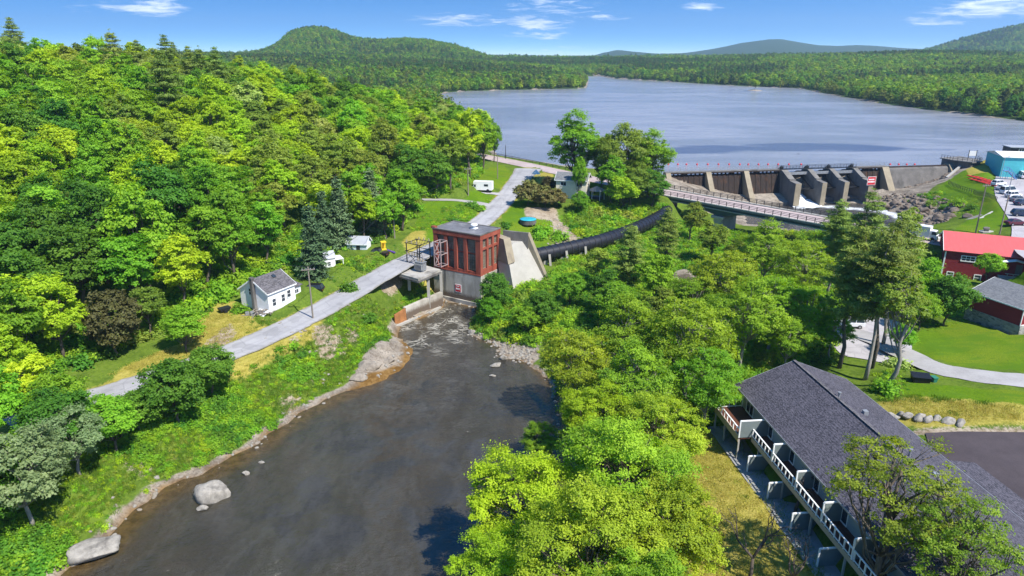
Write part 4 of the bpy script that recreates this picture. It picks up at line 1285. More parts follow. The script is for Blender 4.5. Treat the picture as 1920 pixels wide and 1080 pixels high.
def gable(name, label, cat, o, ang, L_, W_, z0, ze, zr, wall, roof, oh=0.35, th=0.16, group=None, ridge_w=None, trim=None):
    """ridge along local x; corner o; walls z0..ze (absolute), ridge at zr"""
    rt = thing(name, label, cat, (o[0], o[1], z0), ang, group)
    he = ze - z0; hr = zr - z0; rw = W_ / 2 if ridge_w is None else ridge_w
    b = MB()
    prof = [(0, -0.6), (W_, -0.6), (W_, he), (rw, hr - 0.02), (0, he)]
    vs = [(0, y, z) for y, z in prof] + [(L_, y, z) for y, z in prof]
    b.add(vs, [(0, 4, 3, 2, 1), (5, 6, 7, 8, 9), (0, 5, 9, 4), (2, 7, 6, 1), (4, 9, 8, 3), (3, 8, 7, 2), (0, 1, 6, 5)])
    b.build('wall', M[wall], rt)
    r = MB()
    s1 = (hr - he) / rw; s2 = (hr - he) / (W_ - rw)
    lift = 0.14
    r.slab([(-oh, -oh, he - oh * s1 + lift), (L_ + oh, -oh, he - oh * s1 + lift), (L_ + oh, rw, hr + lift), (-oh, rw, hr + lift)], th)
    r.slab([(-oh, rw + 0.001, hr + lift), (L_ + oh, rw + 0.001, hr + lift), (L_ + oh, W_ + oh, he - oh * s2 + lift), (-oh, W_ + oh, he - oh * s2 + lift)], th)
    ro = r.build('roof', M[roof], rt)
    if trim:
        t = MB()
        for x in (-oh - 0.03, L_ + oh + 0.03):
            t.bar((x, -oh, he - oh * s1 + lift - 0.1), (x, rw, hr + lift - 0.1), 0.05, 0.24); t.bar((x, rw, hr + lift - 0.1), (x, W_ + oh, he - oh * s2 + lift - 0.1), 0.05, 0.24)
        for y, z in ((-oh - 0.03, he - oh * s1 + lift - 0.09), (W_ + oh + 0.03, he - oh * s2 + lift - 0.09)): t.bar((-oh, y, z), (L_ + oh, y, z), 0.05, 0.2)
        t.build('trim', M[trim], ro)
    return rt


# ---- powerhouse -------------------------------------------------
PHA = math.atan2(-0.53, 0.848)
ph = thing('powerhouse', 'tall red brick powerhouse with flat roof and concrete base standing at the river head', 'powerhouse', (-16.58, 139.36, 0), PHA)
LX, LY = 12.0, 7.4
b = MB(); b.box(-0.12, LX + 0.12, -0.15, LY + 0.1, -2, 6.75); b.build('base', M['tide_concrete'], ph)
b = MB(); b.box(-0.25, LX + 0.25, -0.5, -0.16, -2, 0.9); b.build('footing', M['concrete'], ph)
b = MB()
b.box(0.42, LX - 0.42, 0.42, LY - 0.42, 6.7, 15.0)
fx = [(0.0, 1.0), (2.8, 3.6), (5.3, 6.1), (7.8, 8.6), (10.8, 12.0)]
ry = [(0.0, 0.9), (2.35, 3.0), (4.4, 5.05), (6.4, 7.4)]
for x0, x1 in fx[:-1]: b.box(x0, x1, 0, 0.43, 6.76, 14.35)
b.box(10.8, LX, 0, 0.43, 6.76, 14.35)
for y0, y1 in ry[1:]: b.box(LX - 0.43, LX, y0, y1, 6.76, 14.35)
b.box(LX - 0.43, LX, 0.43, 0.9, 6.76, 14.35)
b.box(0, 0.43, 0.43, LY, 6.76, 14.35); b.box(0.43, LX - 0.43, LY - 0.43, LY, 6.76, 14.35)
b.box(-0.06, LX + 0.06, -0.06, LY + 0.06, 14.35, 15.3)
b.box(1.0, 10.8, 0.06, 0.42, 6.76, 7.5); b.box(LX - 0.42, LX - 0.06, 0.9, 6.4, 6.76, 7.9); b.box(LX - 0.42, LX - 0.05, 0.9, 6.4, 12.05, 12.5)
b.box(-0.5, 0.55, -0.02, 0.8, 15.3, 15.75)
b.box(-0.16, LX + 0.16, -0.18, -0.06, 6.76, 7.0)
b.build('wall', M['brick'], ph)
b = MB()
for x0, x1, y0, y1 in [(-0.12, LX + 0.12, -0.12, 0.2), (-0.12, LX + 0.12, LY - 0.2, LY + 0.12), (-0.12, 0.2, 0.2, LY - 0.2), (LX - 0.2, LX + 0.12, 0.2, LY - 0.2)]: b.box(x0, x1, y0, y1, 15.303, 15.5)
b.build('coping', M['mid_concrete'], ph)
b = MB(); b.box(0.2, LX - 0.2, 0.2, LY - 0.2, 15.1, 15.38); rf = b.build('roof', M['flat_roof'], ph)
b = MB(); b.box(7.0, 8.2, 3.6, 4.8, 15.38, 15.55); b.lathe([(0.38, 15.55), (0.38, 16.1), (0.75, 16.12), (0.7, 16.35), (0.1, 16.55)], 14, (7.6, 4.2)); b.build('vent', M['white_paint'], rf)
for i in range(4):
    x0, x1 = fx[i][1], fx[i + 1][0]
    window(ph, ((x0 + x1) / 2, 0.42, 9.3), FRONT, x1 - x0 - 0.16, 3.4, 'dark_steel', 4, 6, 0.06, 'dirty_glass')
    window(ph, ((x0 + x1) / 2, 0.42, 12.75), FRONT, x1 - x0 - 0.16, 2.7, 'rust_steel', 4, 5, 0.06, 'dirty_glass')
for i in range(3):
    y0, y1 = ry[i][1], ry[i + 1][0]
    window(ph, (LX - 0.42, (y0 + y1) / 2, 10.0), RIGHT, y1 - y0 - 0.16, 3.8, 'tan_concrete', 4, 7, 0.07, 'dirty_glass')
    window(ph, (LX - 0.42, (y0 + y1) / 2, 13.42), RIGHT, y1 - y0 - 0.16, 1.6, 'tan_concrete', 4, 4, 0.07, 'dirty_glass')


def red_sign(name, label, loc, ang, w, h, bands):
    s = thing(name, label, 'sign', loc, ang)
    b = MB(); b.box(-w / 2, w / 2, -0.05, 0, -h / 2, h / 2); b.build('board', M['white_paint'], s)
    b = MB(); b.box(-w / 2 + 0.12, w / 2 - 0.12, -0.08, -0.051, -h / 2 + 0.12, h / 2 - 0.12); b.build('red_field', M['sign_red'], s)
    for z, hh, u0, u1 in bands:
        n = max(2, int((u1 - u0) / (hh * 0.9))); b = MB()
        for i in range(n):
            a = u0 + (u1 - u0) * i / n; c = u0 + (u1 - u0) * (i + 0.72) / n
            b.box(a, c, -0.10, -0.081, z, z + hh)
        b.build('lettering', M['white_paint'], s)
    return s


sx_, sy_ = 6.3, -0.16
c, s = math.cos(PHA), math.sin(PHA)
red_sign('warning_sign', 'red square warning sign with white border on the powerhouse concrete base', (-16.58 + sx_ * c - sy_ * s, 139.36 + sx_ * s + sy_ * c, 3.25), PHA, 1.6, 1.7, [(0.36, 0.2, -0.45, 0.4), (-0.30, 0.36, -0.52, 0.5)])

# ---- switchyard platform ---------------------------------------
A_ = Vector((*G(749, 513, 8.2), 8.2)); B_ = Vector((*G(784, 523, 8.2), 8.2)); C_ = Vector((*G(826, 505, 8.2), 8.2)); D_ = A_ + (C_ - B_)
pf = thing('equipment_platform', 'concrete platform on slender columns beside the brick powerhouse', 'platform', (A_.x, A_.y, 0))
b = MB(); b.prism([(p.x - A_.x, p.y - A_.y) for p in (A_, B_, C_, D_)], 7.75, 8.2); b.build('slab', M['concrete'], pf)
b = MB(); e = [(p - A_) for p in (A_, B_, C_, D_)]
for p, q in ((e[0], e[1]), (e[1], e[2])): b.bar((p.x, p.y, 7.55), (q.x, q.y, 7.55), 0.3, 0.36)
b.build('edge_beam', M['mid_concrete'], pf)
for px, py, zt, zb in [(802, 519, 7.4, 0.8), (826, 508, 7.4, 0.8), (766, 517, 7.4, 4.4)]:
    x, y = G(px, py, 7.6); b = MB(); b.box(x - A_.x - 0.27, x - A_.x + 0.27, y - A_.y - 0.27 + .4, y - A_.y + 0.27 + .4, zb, zt); b.build('column', M['pale_concrete'], pf)
eq = thing('transformer', 'grey finned transformer tank standing on the concrete platform', 'transformer', (*G(789, 508, 8.2), 8.2), PHA)
b = MB(); b.box(-1.0, 1.0, -0.6, 0.6, 0.25, 1.9)
for i in range(7): b.box(-0.9 + i * 0.29, -0.82 + i * 0.29, -0.95, -0.6, 0.45, 1.7)
b.box(-1.1, 1.1, -0.7, 0.7, 1.9, 2.02); b.box(-0.9, 0.9, -.5, .5, 0, 0.25); b.build('tank', M['grey_steel'], eq)
for i in range(3):
    b = MB(); b.lathe([(0.12, 2.02), (0.2, 2.1), (0.1, 2.2), (0.18, 2.3), (0.09, 2.4), (0.15, 2.5), (0.05, 2.75)], 10, (-0.6 + 0.6 * i, 0)); b.build('bushing', M['tan_concrete'], eq)
fr = thing('switch_frame', 'lattice of steel posts and wires standing on the concrete platform', 'steel frame', (*G(792, 500, 8.2), 8.2), PHA)
for k, (x, y) in enumerate([(-3.2, -1.0), (0.4, -1.2), (-3.2, 2.4), (0.4, 2.2)]):
    b = MB(); b.bar((x, y, 0), (x, y, 5.0), 0.16); b.build('post', M['dark_steel'], fr)
b = MB()
for z in (3.2, 4.9):
    b.bar((-3.6, -1.0, z), (0.9, -1.2, z), 0.12); b.bar((-3.6, 2.4, z), (0.9, 2.2, z), 0.12); b.bar((-3.2, -1.2, z), (-3.2, 2.6, z), 0.12); b.bar((0.4, -1.4, z), (0.4, 2.4, z), 0.12)
b.bar((-3.2, -1, 0.3), (0.4, -1.2, 3.2), 0.08); b.bar((-3.2, -1, 3.2), (0.4, -1.2, 0.3), 0.08)
b.build('beam', M['dark_steel'], fr)
for i in range(6):
    x = -3.0 + i * 0.65; b = MB()
    b.lathe([(0.1, 4.95), (0.2, 5.05), (0.09, 5.15), (0.18, 5.25), (0.08, 5.35), (0.15, 5.45), (0.05, 5.6)], 8, (x, -1.1 + (i % 2) * 3.2)); b.build('insulator', M['tan_concrete'], fr)
    b = MB(); b.lathe([(0.08, 2.4), (0.17, 2.5), (0.08, 2.6), (0.17, 2.7), (0.06, 3.1)], 8, (x, -1.1)); b.build('insulator', M['tan_concrete'], fr)
    b = MB(); b.tube([(x, -1.1, 5.5), (x + .3, 0.5, 4.2), (x, 2.1, 5.5)], 0.03, 5); b.build('wire', M['dark_steel'], fr)
    b = MB(); b.tube([(x, -1.1, 2.5), (x + .2, -0.5, 1.9), (x * .4, 0, 2.6)], 0.03, 5); b.build('wire', M['dark_steel'], fr)
fr2 = thing('lattice_frame', 'reddish lattice steel frame between the transformer and the brick wall', 'steel frame', (*G(815, 499, 8.2), 8.2), PHA)
b = MB()
for x, y in ((0, 0), (1.7, 0), (0, 2.2), (1.7, 2.2)): b.bar((x, y, 0), (x, y, 5.2), 0.15)
for z in (0.1, 2.6, 5.2): b.bar((0, 0, z), (1.7, 0, z), 0.12); b.bar((0, 2.2, z), (1.7, 2.2, z), 0.12); b.bar((0, 0, z), (0, 2.2, z), 0.12); b.bar((1.7, 0, z), (1.7, 2.2, z), 0.12)
for z in (0, 2.6): b.bar((0, 0, z), (1.7, 0, z + 2.6), 0.09); b.bar((1.7, 0, z), (0, 0, z + 2.6), 0.09); b.bar((0, 0, z), (0, 2.2, z + 2.6), 0.09)
b.build('lattice', plain('pink_steel', (0.38, 0.29, 0.275), 0.7, 0.15), fr2)

# ---- river wall -------------------------------------------------
p1 = Vector((*G(742, 613, 0), 0)); p2 = Vector((*G(833, 574, 0), 0))
rw = thing('river_wall', 'low concrete river wall leading from the bank to the powerhouse', 'wall', tuple(p1), math.atan2(p2.y - p1.y, p2.x - p1.x))
Lw = (p2 - p1).length
b = MB(); b.hexa([(3.2, 0, -2), (Lw - 0.2, 0, -2), (Lw - 0.2, 1.0, -2), (3.2, 1.0, -2)], [(3.2, 0.25, 2.9), (Lw - 0.2, 0.15, 3.1), (Lw - 0.2, 1.0, 3.1), (3.2, 1.0, 2.9)]); b.build('wall', M['tide_concrete'], rw)
b = MB(); b.box(-0.5, Lw - 1.5, -0.5, -0.01, -2, 0.42); b.build('ledge', M['pale_concrete'], rw)
b = MB(); b.hexa([(0.2, 0.03, -2), (3.19, 0.03, -2), (3.19, 0.5, -2), (0.2, 0.5, -2)], [(0.2, 0.4, 2.3), (3.19, 0.3, 2.8), (3.19, 0.6, 2.8), (0.2, 0.6, 2.3)]); b.build('rusty_plate', M['rust'], rw)['label'] = 'rust streaked end of the wall'


# ---- sloping anchor block ---------------------------------------
def ray_plane(px, py, P0, n):
    d = Vector(((px - 960) / 1280, CT + (540 - py) / 1280 * ST, -ST + (540 - py) / 1280 * CT)); o = Vector((0, 0, CAMH))
    t_ = (P0 - o).dot(n) / d.dot(n)
    return o + d * t_


BL = Vector((*G(967, 555, 2.8), 2.8)); BR = Vector((*G(1026, 531, 4.0), 4.0))
hd = Vector((BR.x - BL.x, BR.y - BL.y, 0)).normalized(); ac = Vector((-hd.y, hd.x, 0))
upv = (ac * 5.6 + Vector((0, 0, 10.2))).normalized()
NP = hd.cross(upv).normalized()
ab = thing('anchor_block', 'sloping pale concrete anchor block at the foot of the black pipe', 'concrete block', (BL.x, BL.y, 0))
OB = Vector((BL.x, BL.y, 0))


def face_block(poly, back, name, mat, lift=0.0):
    f = [ray_plane(px, py, BL, NP) - NP * (-lift) * (1 if NP.y < 0 else -1) for px, py in poly]
    bk = [p + back for p in f]
    n = len(f); vs = [p - OB for p in f + bk]
    b = MB(); b.add(vs, [tuple(range(n)), tuple(reversed(range(n, 2 * n)))] + [(i, n + i, n + (i + 1) % n, (i + 1) % n) for i in range(n)])
    o = b.build(name, M[mat], ab)
    bm = __import__('bmesh').new(); bm.from_mesh(o.data); __import__('bmesh').ops.recalc_face_normals(bm, faces=bm.faces); bm.to_mesh(o.data); bm.free()
    return o


face_block([(968, 572), (1030, 545), (1024, 528), (1011, 480), (1001, 477), (991, 450), (963, 456), (957, 462), (964, 494), (955, 497)], ac * 4.5, 'ramp', 'pale_concrete')
face_block([(944, 449), (956.5, 446), (965.5, 491), (953, 496)], ac * 4.5, 'stained_strip', 'tan_concrete', 0.06)
b = MB(); a0 = Vector((*G(991, 436, 14.3), 14.3)) - OB; a1 = Vector((*G(1029, 528, 4.2), 4.2)) - OB
b.hexa([(a1.x - .3, a1.y, a1.z - 3), (a1.x + .3, a1.y + .2, a1.z - 3), (a0.x + .3, a0.y + .2, a0.z - 9), (a0.x - .3, a0.y, a0.z - 9)], [tuple(a1 + Vector((-.3, 0, 0))), tuple(a1 + Vector((.3, .2, 0))), tuple(a0 + Vector((.3, .2, 0))), tuple(a0 + Vector((-.3, 0, 0)))])
b.build('side_wall', M['tan_concrete'], ab)
b = MB(); q0 = Vector((*G(943, 432, 14.5), 14.5)) - OB; q1 = Vector((*G(990, 437, 14.3), 14.3)) - OB
dn = (q1 - q0); dn = Vector((-dn.y, dn.x, 0)).normalized() * 0.5
b.hexa([(q0.x, q0.y, 4), (q1.x, q1.y, 4), (q1.x + dn.x, q1.y + dn.y, 4), (q0.x + dn.x, q0.y + dn.y, 4)], [tuple(q0), tuple(q1), tuple(q1 + dn), tuple(q0 + dn)])
b.build('back_wall', M['dark_concrete'], ab)

# ---- penstock ---------------------------------------------------
pp = [(1000, 480, 7.0), (1040, 472, 7.1), (1085, 462, 7.3), (1140, 449, 7.6), (1195, 428, 7.9), (1228, 412, 8.0), (1245, 402, 7.9), (1254, 392, 7.6), (1257, 384, 7.2)]
PPT = [Vector((*G(px, py, z), z)) for px, py, z in pp] + [Vector((49, 205, 6.5)), Vector((52, 222, 5.5)), Vector((58, 239, 5))]
path = [Vector(p) for p in chaikin([tuple(p) for p in PPT], 3)]
pen = thing('penstock_pipe', 'fat black banded water pipe running from the bridge to the anchor block', 'pipe', tuple(PPT[0]))
b = MB(); b.tube([p - PPT[0] for p in path], 1.62, 24)
pm = plain('black_pipe', (0.012, 0.012, 0.016), 0.42, 0.25, 0.7, spec=0.5)
b.build('pipe', pm, pen, smooth=True)
b = MB(); acc = 0; nxt = 1.2
for i in range(len(path) - 1):
    d = path[i + 1] - path[i]; l = d.length
    while nxt <= acc + l:
        c0 = path[i] + d * ((nxt - acc) / l) - PPT[0]; dd = d.normalized() * 0.13
        b.tube([c0 - dd, c0 + dd], 1.71, 24); nxt += 1.75
    acc += l
b.build('bands', plain('pipe_band', (0.022, 0.022, 0.028), 0.5, 0.2, 1.0), pen)
for px, py in [(1022, 497), (1056, 489), (1092, 480)]:
    c0 = min(path, key=lambda p: abs(PX(p.x, p.y, p.z)[0] - px)) - PPT[0]
    b = MB(); gz = Hf(c0.x + PPT[0].x, c0.y + PPT[0].y) - PPT[0].z - 1.0
    d = Vector((0.55, -1.0, 0)).normalized() * 2.0
    for sg in (1, -1): b.bar((c0.x + d.x * sg * 1.25, c0.y + d.y * sg * 1.25, gz), (c0.x + d.x * sg * 0.86, c0.y + d.y * sg * 0.86, c0.z + 0.25), 0.6, 0.5)
    b.box(c0.x - 0.45, c0.x + 0.45, c0.y - 1.3, c0.y + 1.3, gz, c0.z - 1.3)
    b.build('saddle', M['concrete'], pen)

# ---- bridge -----------------------------------------------------
strip('main_road', MAIN_ROAD, 3.9, M['road_pink'], 0.02)
BO = Vector((42.0, 202.75, 0)); BD = Vector((0.7235, -0.690, 0)); BN = Vector((-0.690, -0.7235, 0))   # BN looks at the camera
BLn = 66.0


def bz(s_): return 11.43 - 0.0243 * s_


def bpt(s_, n_, z): p = BO + BD * s_ + BN * n_; return (p.x - BO.x, p.y - BO.y, bz(s_) + z)


br = thing('road_bridge', 'long road bridge with dark railings and green girders crossing the gorge', 'bridge', tuple(BO))


def bbeam(mb, s0, s1, n0, n1, z0, z1, z0b=None):
    z0b = z0 if z0b is None else z0b
    mb.hexa([bpt(s0, n0, z0), bpt(s0, n1, z0), bpt(s1, n1, z0b), bpt(s1, n0, z0b)][::-1], [bpt(s0, n0, z1), bpt(s0, n1, z1), bpt(s1, n1, z1), bpt(s1, n0, z1)][::-1])


b = MB()
for i in range(6): bbeam(b, i * 11, i * 11 + 11, -4.9, 4.9, -0.45, -0.06)
b.build('deck', M['mid_concrete'], br)
for n0, n1 in ((4.0, 4.9), (-4.9, -4.0)):
    b = MB(); bbeam(b, 0, BLn, n0, n1, -0.058, 0.16); b.build('kerb', M['pale_concrete'], br)
for n0 in (4.15, -4.45, 1.4, -1.6):
    b = MB()
    for s0, s1, za, zb in [(0, 16, -1.35, -1.35), (16, 24, -1.35, -2.9), (24, 32, -2.9, -1.35), (32, 56, -1.35, -1.35), (56, 66, -1.35, -1.35)]: bbeam(b, s0, s1, n0, n0 + 0.3, za, -0.451, zb)
    bbeam(b, 0, BLn, n0 - 0.12, n0 + 0.42, -0.62, -0.452)
    b.build('girder', M['green_steel'], br)
b = MB(); bbeam(b, 0, BLn, 4.62, 4.86, -1.28, -1.02); b.build('utility_pipe', M['grey_steel'], br)
for n0 in (4.55, -4.55):
    b = MB()
    for i in range(31): s0 = i * 2.15 + 0.4; b.bar(bpt(s0, n0, 0.162), bpt(s0, n0, 1.35), 0.16)
    for z in (0.55, 0.95, 1.3): bbeam(b, 0, BLn, n0 - 0.05, n0 + 0.05, z, z + 0.11)
    b.build('railing', M['dark_steel'], br)
b = MB(); bbeam(b, 22.8, 25.2, -4.4, 4.4, -11, -3.6); bbeam(b, 22.2, 25.8, -4.9, 4.9, -3.6, -2.95); b.build('pier', M['concrete'], br)
for s0 in (-1.6, BLn - 0.4):
    b = MB(); bbeam(b, s0, s0 + 2.0, -5.2, 5.2, -8, -0.46); b.build('abutment', M['mid_concrete'], br)

# causeway fence above the lake
cf = thing('causeway_fence', 'low post and rail fence along the lake side of the causeway road', 'fence', (-5, 250, 13))
b = MB(); ln = [Vector((p[0], p[1], p[2])) for p in MAIN_ROAD if p[0] < 16]
for i, p in enumerate(ln):
    d = (ln[min(i + 1, len(ln) - 1)] - ln[max(i - 1, 0)]).normalized(); nr = Vector((-d.y, d.x, 0))
    if nr.y < 0: nr = -nr
    ln[i] = p + nr * 5.0 - Vector((-5, 250, 13))
for p, q in zip(ln[:-1], ln[1:]):
    m = max(1, int((q - p).length / 2.2))
    for k in range(m): r_ = p + (q - p) * (k / m); b.bar(r_ + Vector((0, 0, -.5)), r_ + Vector((0, 0, 1.0)), 0.14)
    for z in (0.5, 0.95): b.bar(p + Vector((0, 0, z)), q + Vector((0, 0, z)), 0.1, 0.14)
b.build('rail', M['dark_steel'], cf)

# ---- dam ----------------------------------------------------------
DA = 0.168
dam = thing('river_dam', 'long concrete dam with buttress piers and dark timber bays holding the lake', 'dam', (50.6, 223.1, 0), DA)
dam.scale = (1.022, 1, 1)


def prof_x(mb, x0, x1, prof):
    n = len(prof)
    vs = [(x0, y, z) for y, z in prof] + [(x1, y, z) for y, z in prof]
    mb.add(vs, [tuple(range(n)), tuple(reversed(range(n, 2 * n)))] + [(i, (i + 1) % n, n + (i + 1) % n, n + i)[::-1] for i in range(n)])


def fixn(o):
    import bmesh
    bm = bmesh.new(); bm.from_mesh(o.data); bmesh.ops.recalc_face_normals(bm, faces=bm.faces); bm.to_mesh(o.data); bm.free(); return o


thin = [(1.2, 13.1), (-1.3, 13.1), (-7.6, 4.2), (-7.6, -1), (1.2, -1)]
gatep = [(2.2, 13.1), (-1.6, 13.1), (-6.2, 11.0), (-7.0, 11.0), (-7.0, 10.5), (-10.6, 10.2), (-10.6, -1), (2.2, -1)]
for x0, w_ in [(-0.8, 1.6), (12.8, 1.7), (25.8, 1.7), (75.6, 2.4)]:
    b = MB(); prof_x(b, x0, x0 + w_, thin); fixn(b.build('pier', M['tan_concrete'], dam))
for x0, w_ in [(38.9, 2.1), (48.2, 1.7), (56.0, 1.7), (64.6, 1.7)]:
    b = MB(); prof_x(b, x0, x0 + w_, gatep); g_ = fixn(b.build('gate_pier', M['mid_concrete'], dam))
    b = MB(); b.box(x0 + 0.05, x0 + w_ - 0.05, -10.66, -10.6, -1, 10.15); b.build('pier_nose', M['tan_concrete'], g_)
bays = [(0.8, 12.8), (14.5, 25.8), (27.5, 38.9), (66.3, 75.6)]
for x0, x1 in bays:
    b = MB(); n = int((x1 - x0) / 0.9)
    for i in range(n):
        a = x0 + (x1 - x0) * i / n; c0 = x0 + (x1 - x0) * (i + 1) / n - 0.05; yo = -0.2 - 0.12 * (i % 2)
        b.hexa([(a, yo - 2.2, 3.4), (c0, yo - 2.2, 3.4), (c0, 0.3, 3.4), (a, 0.3, 3.4)], [(a, yo, 12.15), (c0, yo, 12.15), (c0, 0.3, 12.15), (a, 0.3, 12.15)])
    b.build('timber_bay', M['timber_dark'], dam)
    b = MB(); b.hexa([(x0, -8, -1), (x1, -8, -1), (x1, 0, -1), (x0, 0, -1)], [(x0, -8, 3.6), (x1, -8, 3.6), (x1, -2.3, 5.6), (x0, -2.3, 5.6)]); b.build('apron', M['bank_rock'], dam)
    b = MB(); m = int((x1 - x0) / 1.35)
    for i in range(m + 1):
        x = x0 + 0.1 + (x1 - x0 - 0.2) * i / m
        b.bar((x, -0.35, 11.9), (x, 0.5, 13.05), 0.3); b.bar((x, 0.6, 12.2), (x, -0.9, 13.0), 0.22)
    b.box(x0, x1, -1.0, -0.75, 12.72, 13.1)
    b.build('walkway_bracket', M['timber_dark'], dam)
for x0, x1 in [(-0.8, 38.3), (66.2, 78)]:
    b = MB(); b.box(x0, x1, -1.0, 1.1, 13.12, 13.32); wk = b.build('walkway', M['mid_concrete'], dam)
    for y in (-0.95, 1.05):
        b = MB(); n = int((x1 - x0) / 2.4)
        for i in range(n + 1): x = x0 + 0.05 + (x1 - x0 - 0.1) * i / n; b.bar((x, y, 13.32), (x, y, 14.4), 0.07)
        for z in (13.85, 14.4): b.bar((x0, y, z), (x1, y, z), 0.06)
        b.build('railing', M['grey_steel'], wk)
b = MB()
b.box(38.35, 66.15, -0.9, 0.9, 13.13, 13.30)
for y in (-0.9, 0.9):
    for i in range(13): x = 38.5 + i * 2.29; b.bar((x, y, 13.3), (x, y, 14.3), 0.08)
    b.bar((38.4, y, 14.3), (66.1, y, 14.3), 0.08); b.bar((38.4, y, 13.8), (66.1, y, 13.8), 0.06)
for x in (39.6, 48.7, 56.5, 64.9): b.box(x - 0.45, x + 0.45, -0.4, 0.4, 13.31, 14.1); b.box(x - 1.0, x - 0.45, -0.2, 0.2, 13.31, 13.8); b.lathe([(0.2, 14.1), (0.2, 14.35)], 10, (x, 0))
b.build('hoist_deck', M['dark_steel'], dam)
for gi, (x0, x1) in enumerate([(41.0, 48.2), (49.9, 56.0), (57.7, 64.6)]):
    b = MB(); prof = []
    for k in range(9):
        w_ = R(-32 + 68 * k / 8); prof.append((-6.4 + 7.3 * math.cos(w_), 7.6 + 7.3 * math.sin(w_) * 1.0))
    lo = 0 if gi else 1
    prof = prof[lo:]
    prof2 = [(y - 0.25, z) for y, z in reversed(prof)]
    prof_x(b, x0 + 0.1, x1 - 0.1, prof + prof2); gt = fixn(b.build('gate', M['dark_steel'], dam))
    b = MB()
    for x in (x0 + 0.7, x1 - 0.7):
        b.bar((x, -5.9, 7.6), (x, 0.2, 10.4), 0.34); b.bar((x, -5.9, 7.6), (x, 0.2, 6.2), 0.34)
    b.bar((x0, -6.0, 7.6), (x1, -6.0, 7.6), 0.4)
    b.build('arm', M['dark_steel'], gt)
    b = MB(); b.box(x0, x1, -1.7, -1.3, 11.5, 12.4); b.build('top_beam', M['grey_steel'], gt)
    b = MB(); b.box(x0 - .1, x1 + .1, -6, 3, -1, 4.2); b.build('sill', M['dark_concrete'], dam)
# overflow section and abutment to the right
b = MB(); prof_x(b, 78.0, 101.0, [(1.2, 12.7), (-0.6, 12.7), (-1.2, 12.2), (-3.6, 6.0), (-4.5, -1), (1.2, -1)]); fixn(b.build('overflow_wall', M['dark_concrete'], dam))
b = MB(); b.box(78.0, 100.8, -0.5, 0.9, 12.703, 13.0); b.build('crest_cap', M['timber_dark'], dam)
b = MB(); prof_x(b, 101.0, 102.2, [(1.4, 13.4), (-1.0, 13.4), (-7.0, 6.0), (-7.0, -1), (1.4, -1)]); fixn(b.build('end_pier', M['tan_concrete'], dam))
b = MB(); b.prism([(102.2, 4), (102.2, -1.0), (104.5, -6.5), (108.5, -6.0), (111, -1), (111, 6)], 6, 14.6); b.build('abutment', M['dark_concrete'], dam)
b = MB(); b.prism([(101.6, 4.4), (101.6, -1.4), (104.2, -7.2), (108.9, -6.6), (111.5, -1.2), (111.5, 6.4)], 14.603, 14.9); b.build('abutment_cap', M['mid_concrete'], dam)
b = MB(); ring = [(101.9, 4), (101.9, -1.2), (104.4, -6.8), (108.6, -6.2), (111.2, -1.0)]
for (xa, ya), (xb, yb) in zip(ring[:-1], ring[1:]):
    for k in range(4): x = xa + (xb - xa) * k / 4; y = ya + (yb - ya) * k / 4; b.bar((x, y, 14.9), (x, y, 16.1), 0.09)
    for z in (15.5, 16.1): b.bar((xa, ya, z), (xb, yb, z), 0.07)
b.build('abutment_railing', M['dark_steel'], dam)
ns = thing('notice_board', 'white notice board on two posts at the grassy end of the dam', 'sign', (*G(1822, 297, 14.9), 14.9), -0.2)
b = MB(); b.box(-1.1, 1.1, -0.06, 0.06, 0.9, 2.6); b.build('board', M['white_paint'], ns)
for x in (-1.2, 1.2): b = MB(); b.box(x - .09, x + .09, -.09, .09, -0.6, 2.9); b.build('post', M['dark_steel'], ns)
red_sign('warning_sign', 'red warning sign with white lettering on the last dam gate pier', (50.6 + 66.6 * math.cos(DA) + 10.9 * math.sin(DA), 223.1 + 66.6 * math.sin(DA) - 10.9 * math.cos(DA), 10.4), DA, 3.0, 2.8, [(0.25, 0.42, -1.1, 1.0), (-0.55, 0.5, -1.2, 1.2)])
# coping wall running down from the abutment
cw = thing('coping_wall', 'pale concrete coping wall stepping down the grass bank beside the dam', 'wall', (*G(1815, 300, 14.6), 14.6))
b = MB(); w0 = Vector((0, 0, 0)); w1 = Vector((*G(1775, 333, 10.2), 10.2)) - Vector((*G(1815, 300, 14.6), 14.6))
b.bar(w0, w1, 0.7, 0.5); b.bar(w0 - Vector((0.1, 0, 1.0)), w1 - Vector((0.1, 0, 1.0)), 0.5, 1.5); b.build('wall', M['pale_concrete'], cw)

# spilling water under the first gate
def spill():
    x0, x1 = 41.4, 47.5; n = 14; m = 8; vs = []; fs = []
    rg = np.random.default_rng(3)
    for i in range(n + 1):
        t_ = i / n; y = -1.5 - t_ * 12; z = 3.0 * (1 - t_) ** 1.6 + 2.75
        for k in range(m + 1):
            u = k / m; vs.append((x0 + (x1 - x0) * (u + (u - 0.4) * t_ * 0.9), y + rg.normal() * .2, z - 0.35 * (2 * u - 1) ** 2 + rg.normal() * 0.18 * t_))
    for i in range(n):
        for k in range(m): a = i * (m + 1) + k; fs.append((a, a + m + 1, a + m + 2, a + 1))
    me = np_mesh('spill_water', np.array(vs), np.array(fs), M['foam'], {'foam': ('POINT', np.full(len(vs), 1.15))}, True)
    o = link_mesh('spill_water', me, None, (50.6, 223.1, 0)); o.rotation_euler = (0, 0, DA)
    tag(o, kind='structure')


spill()
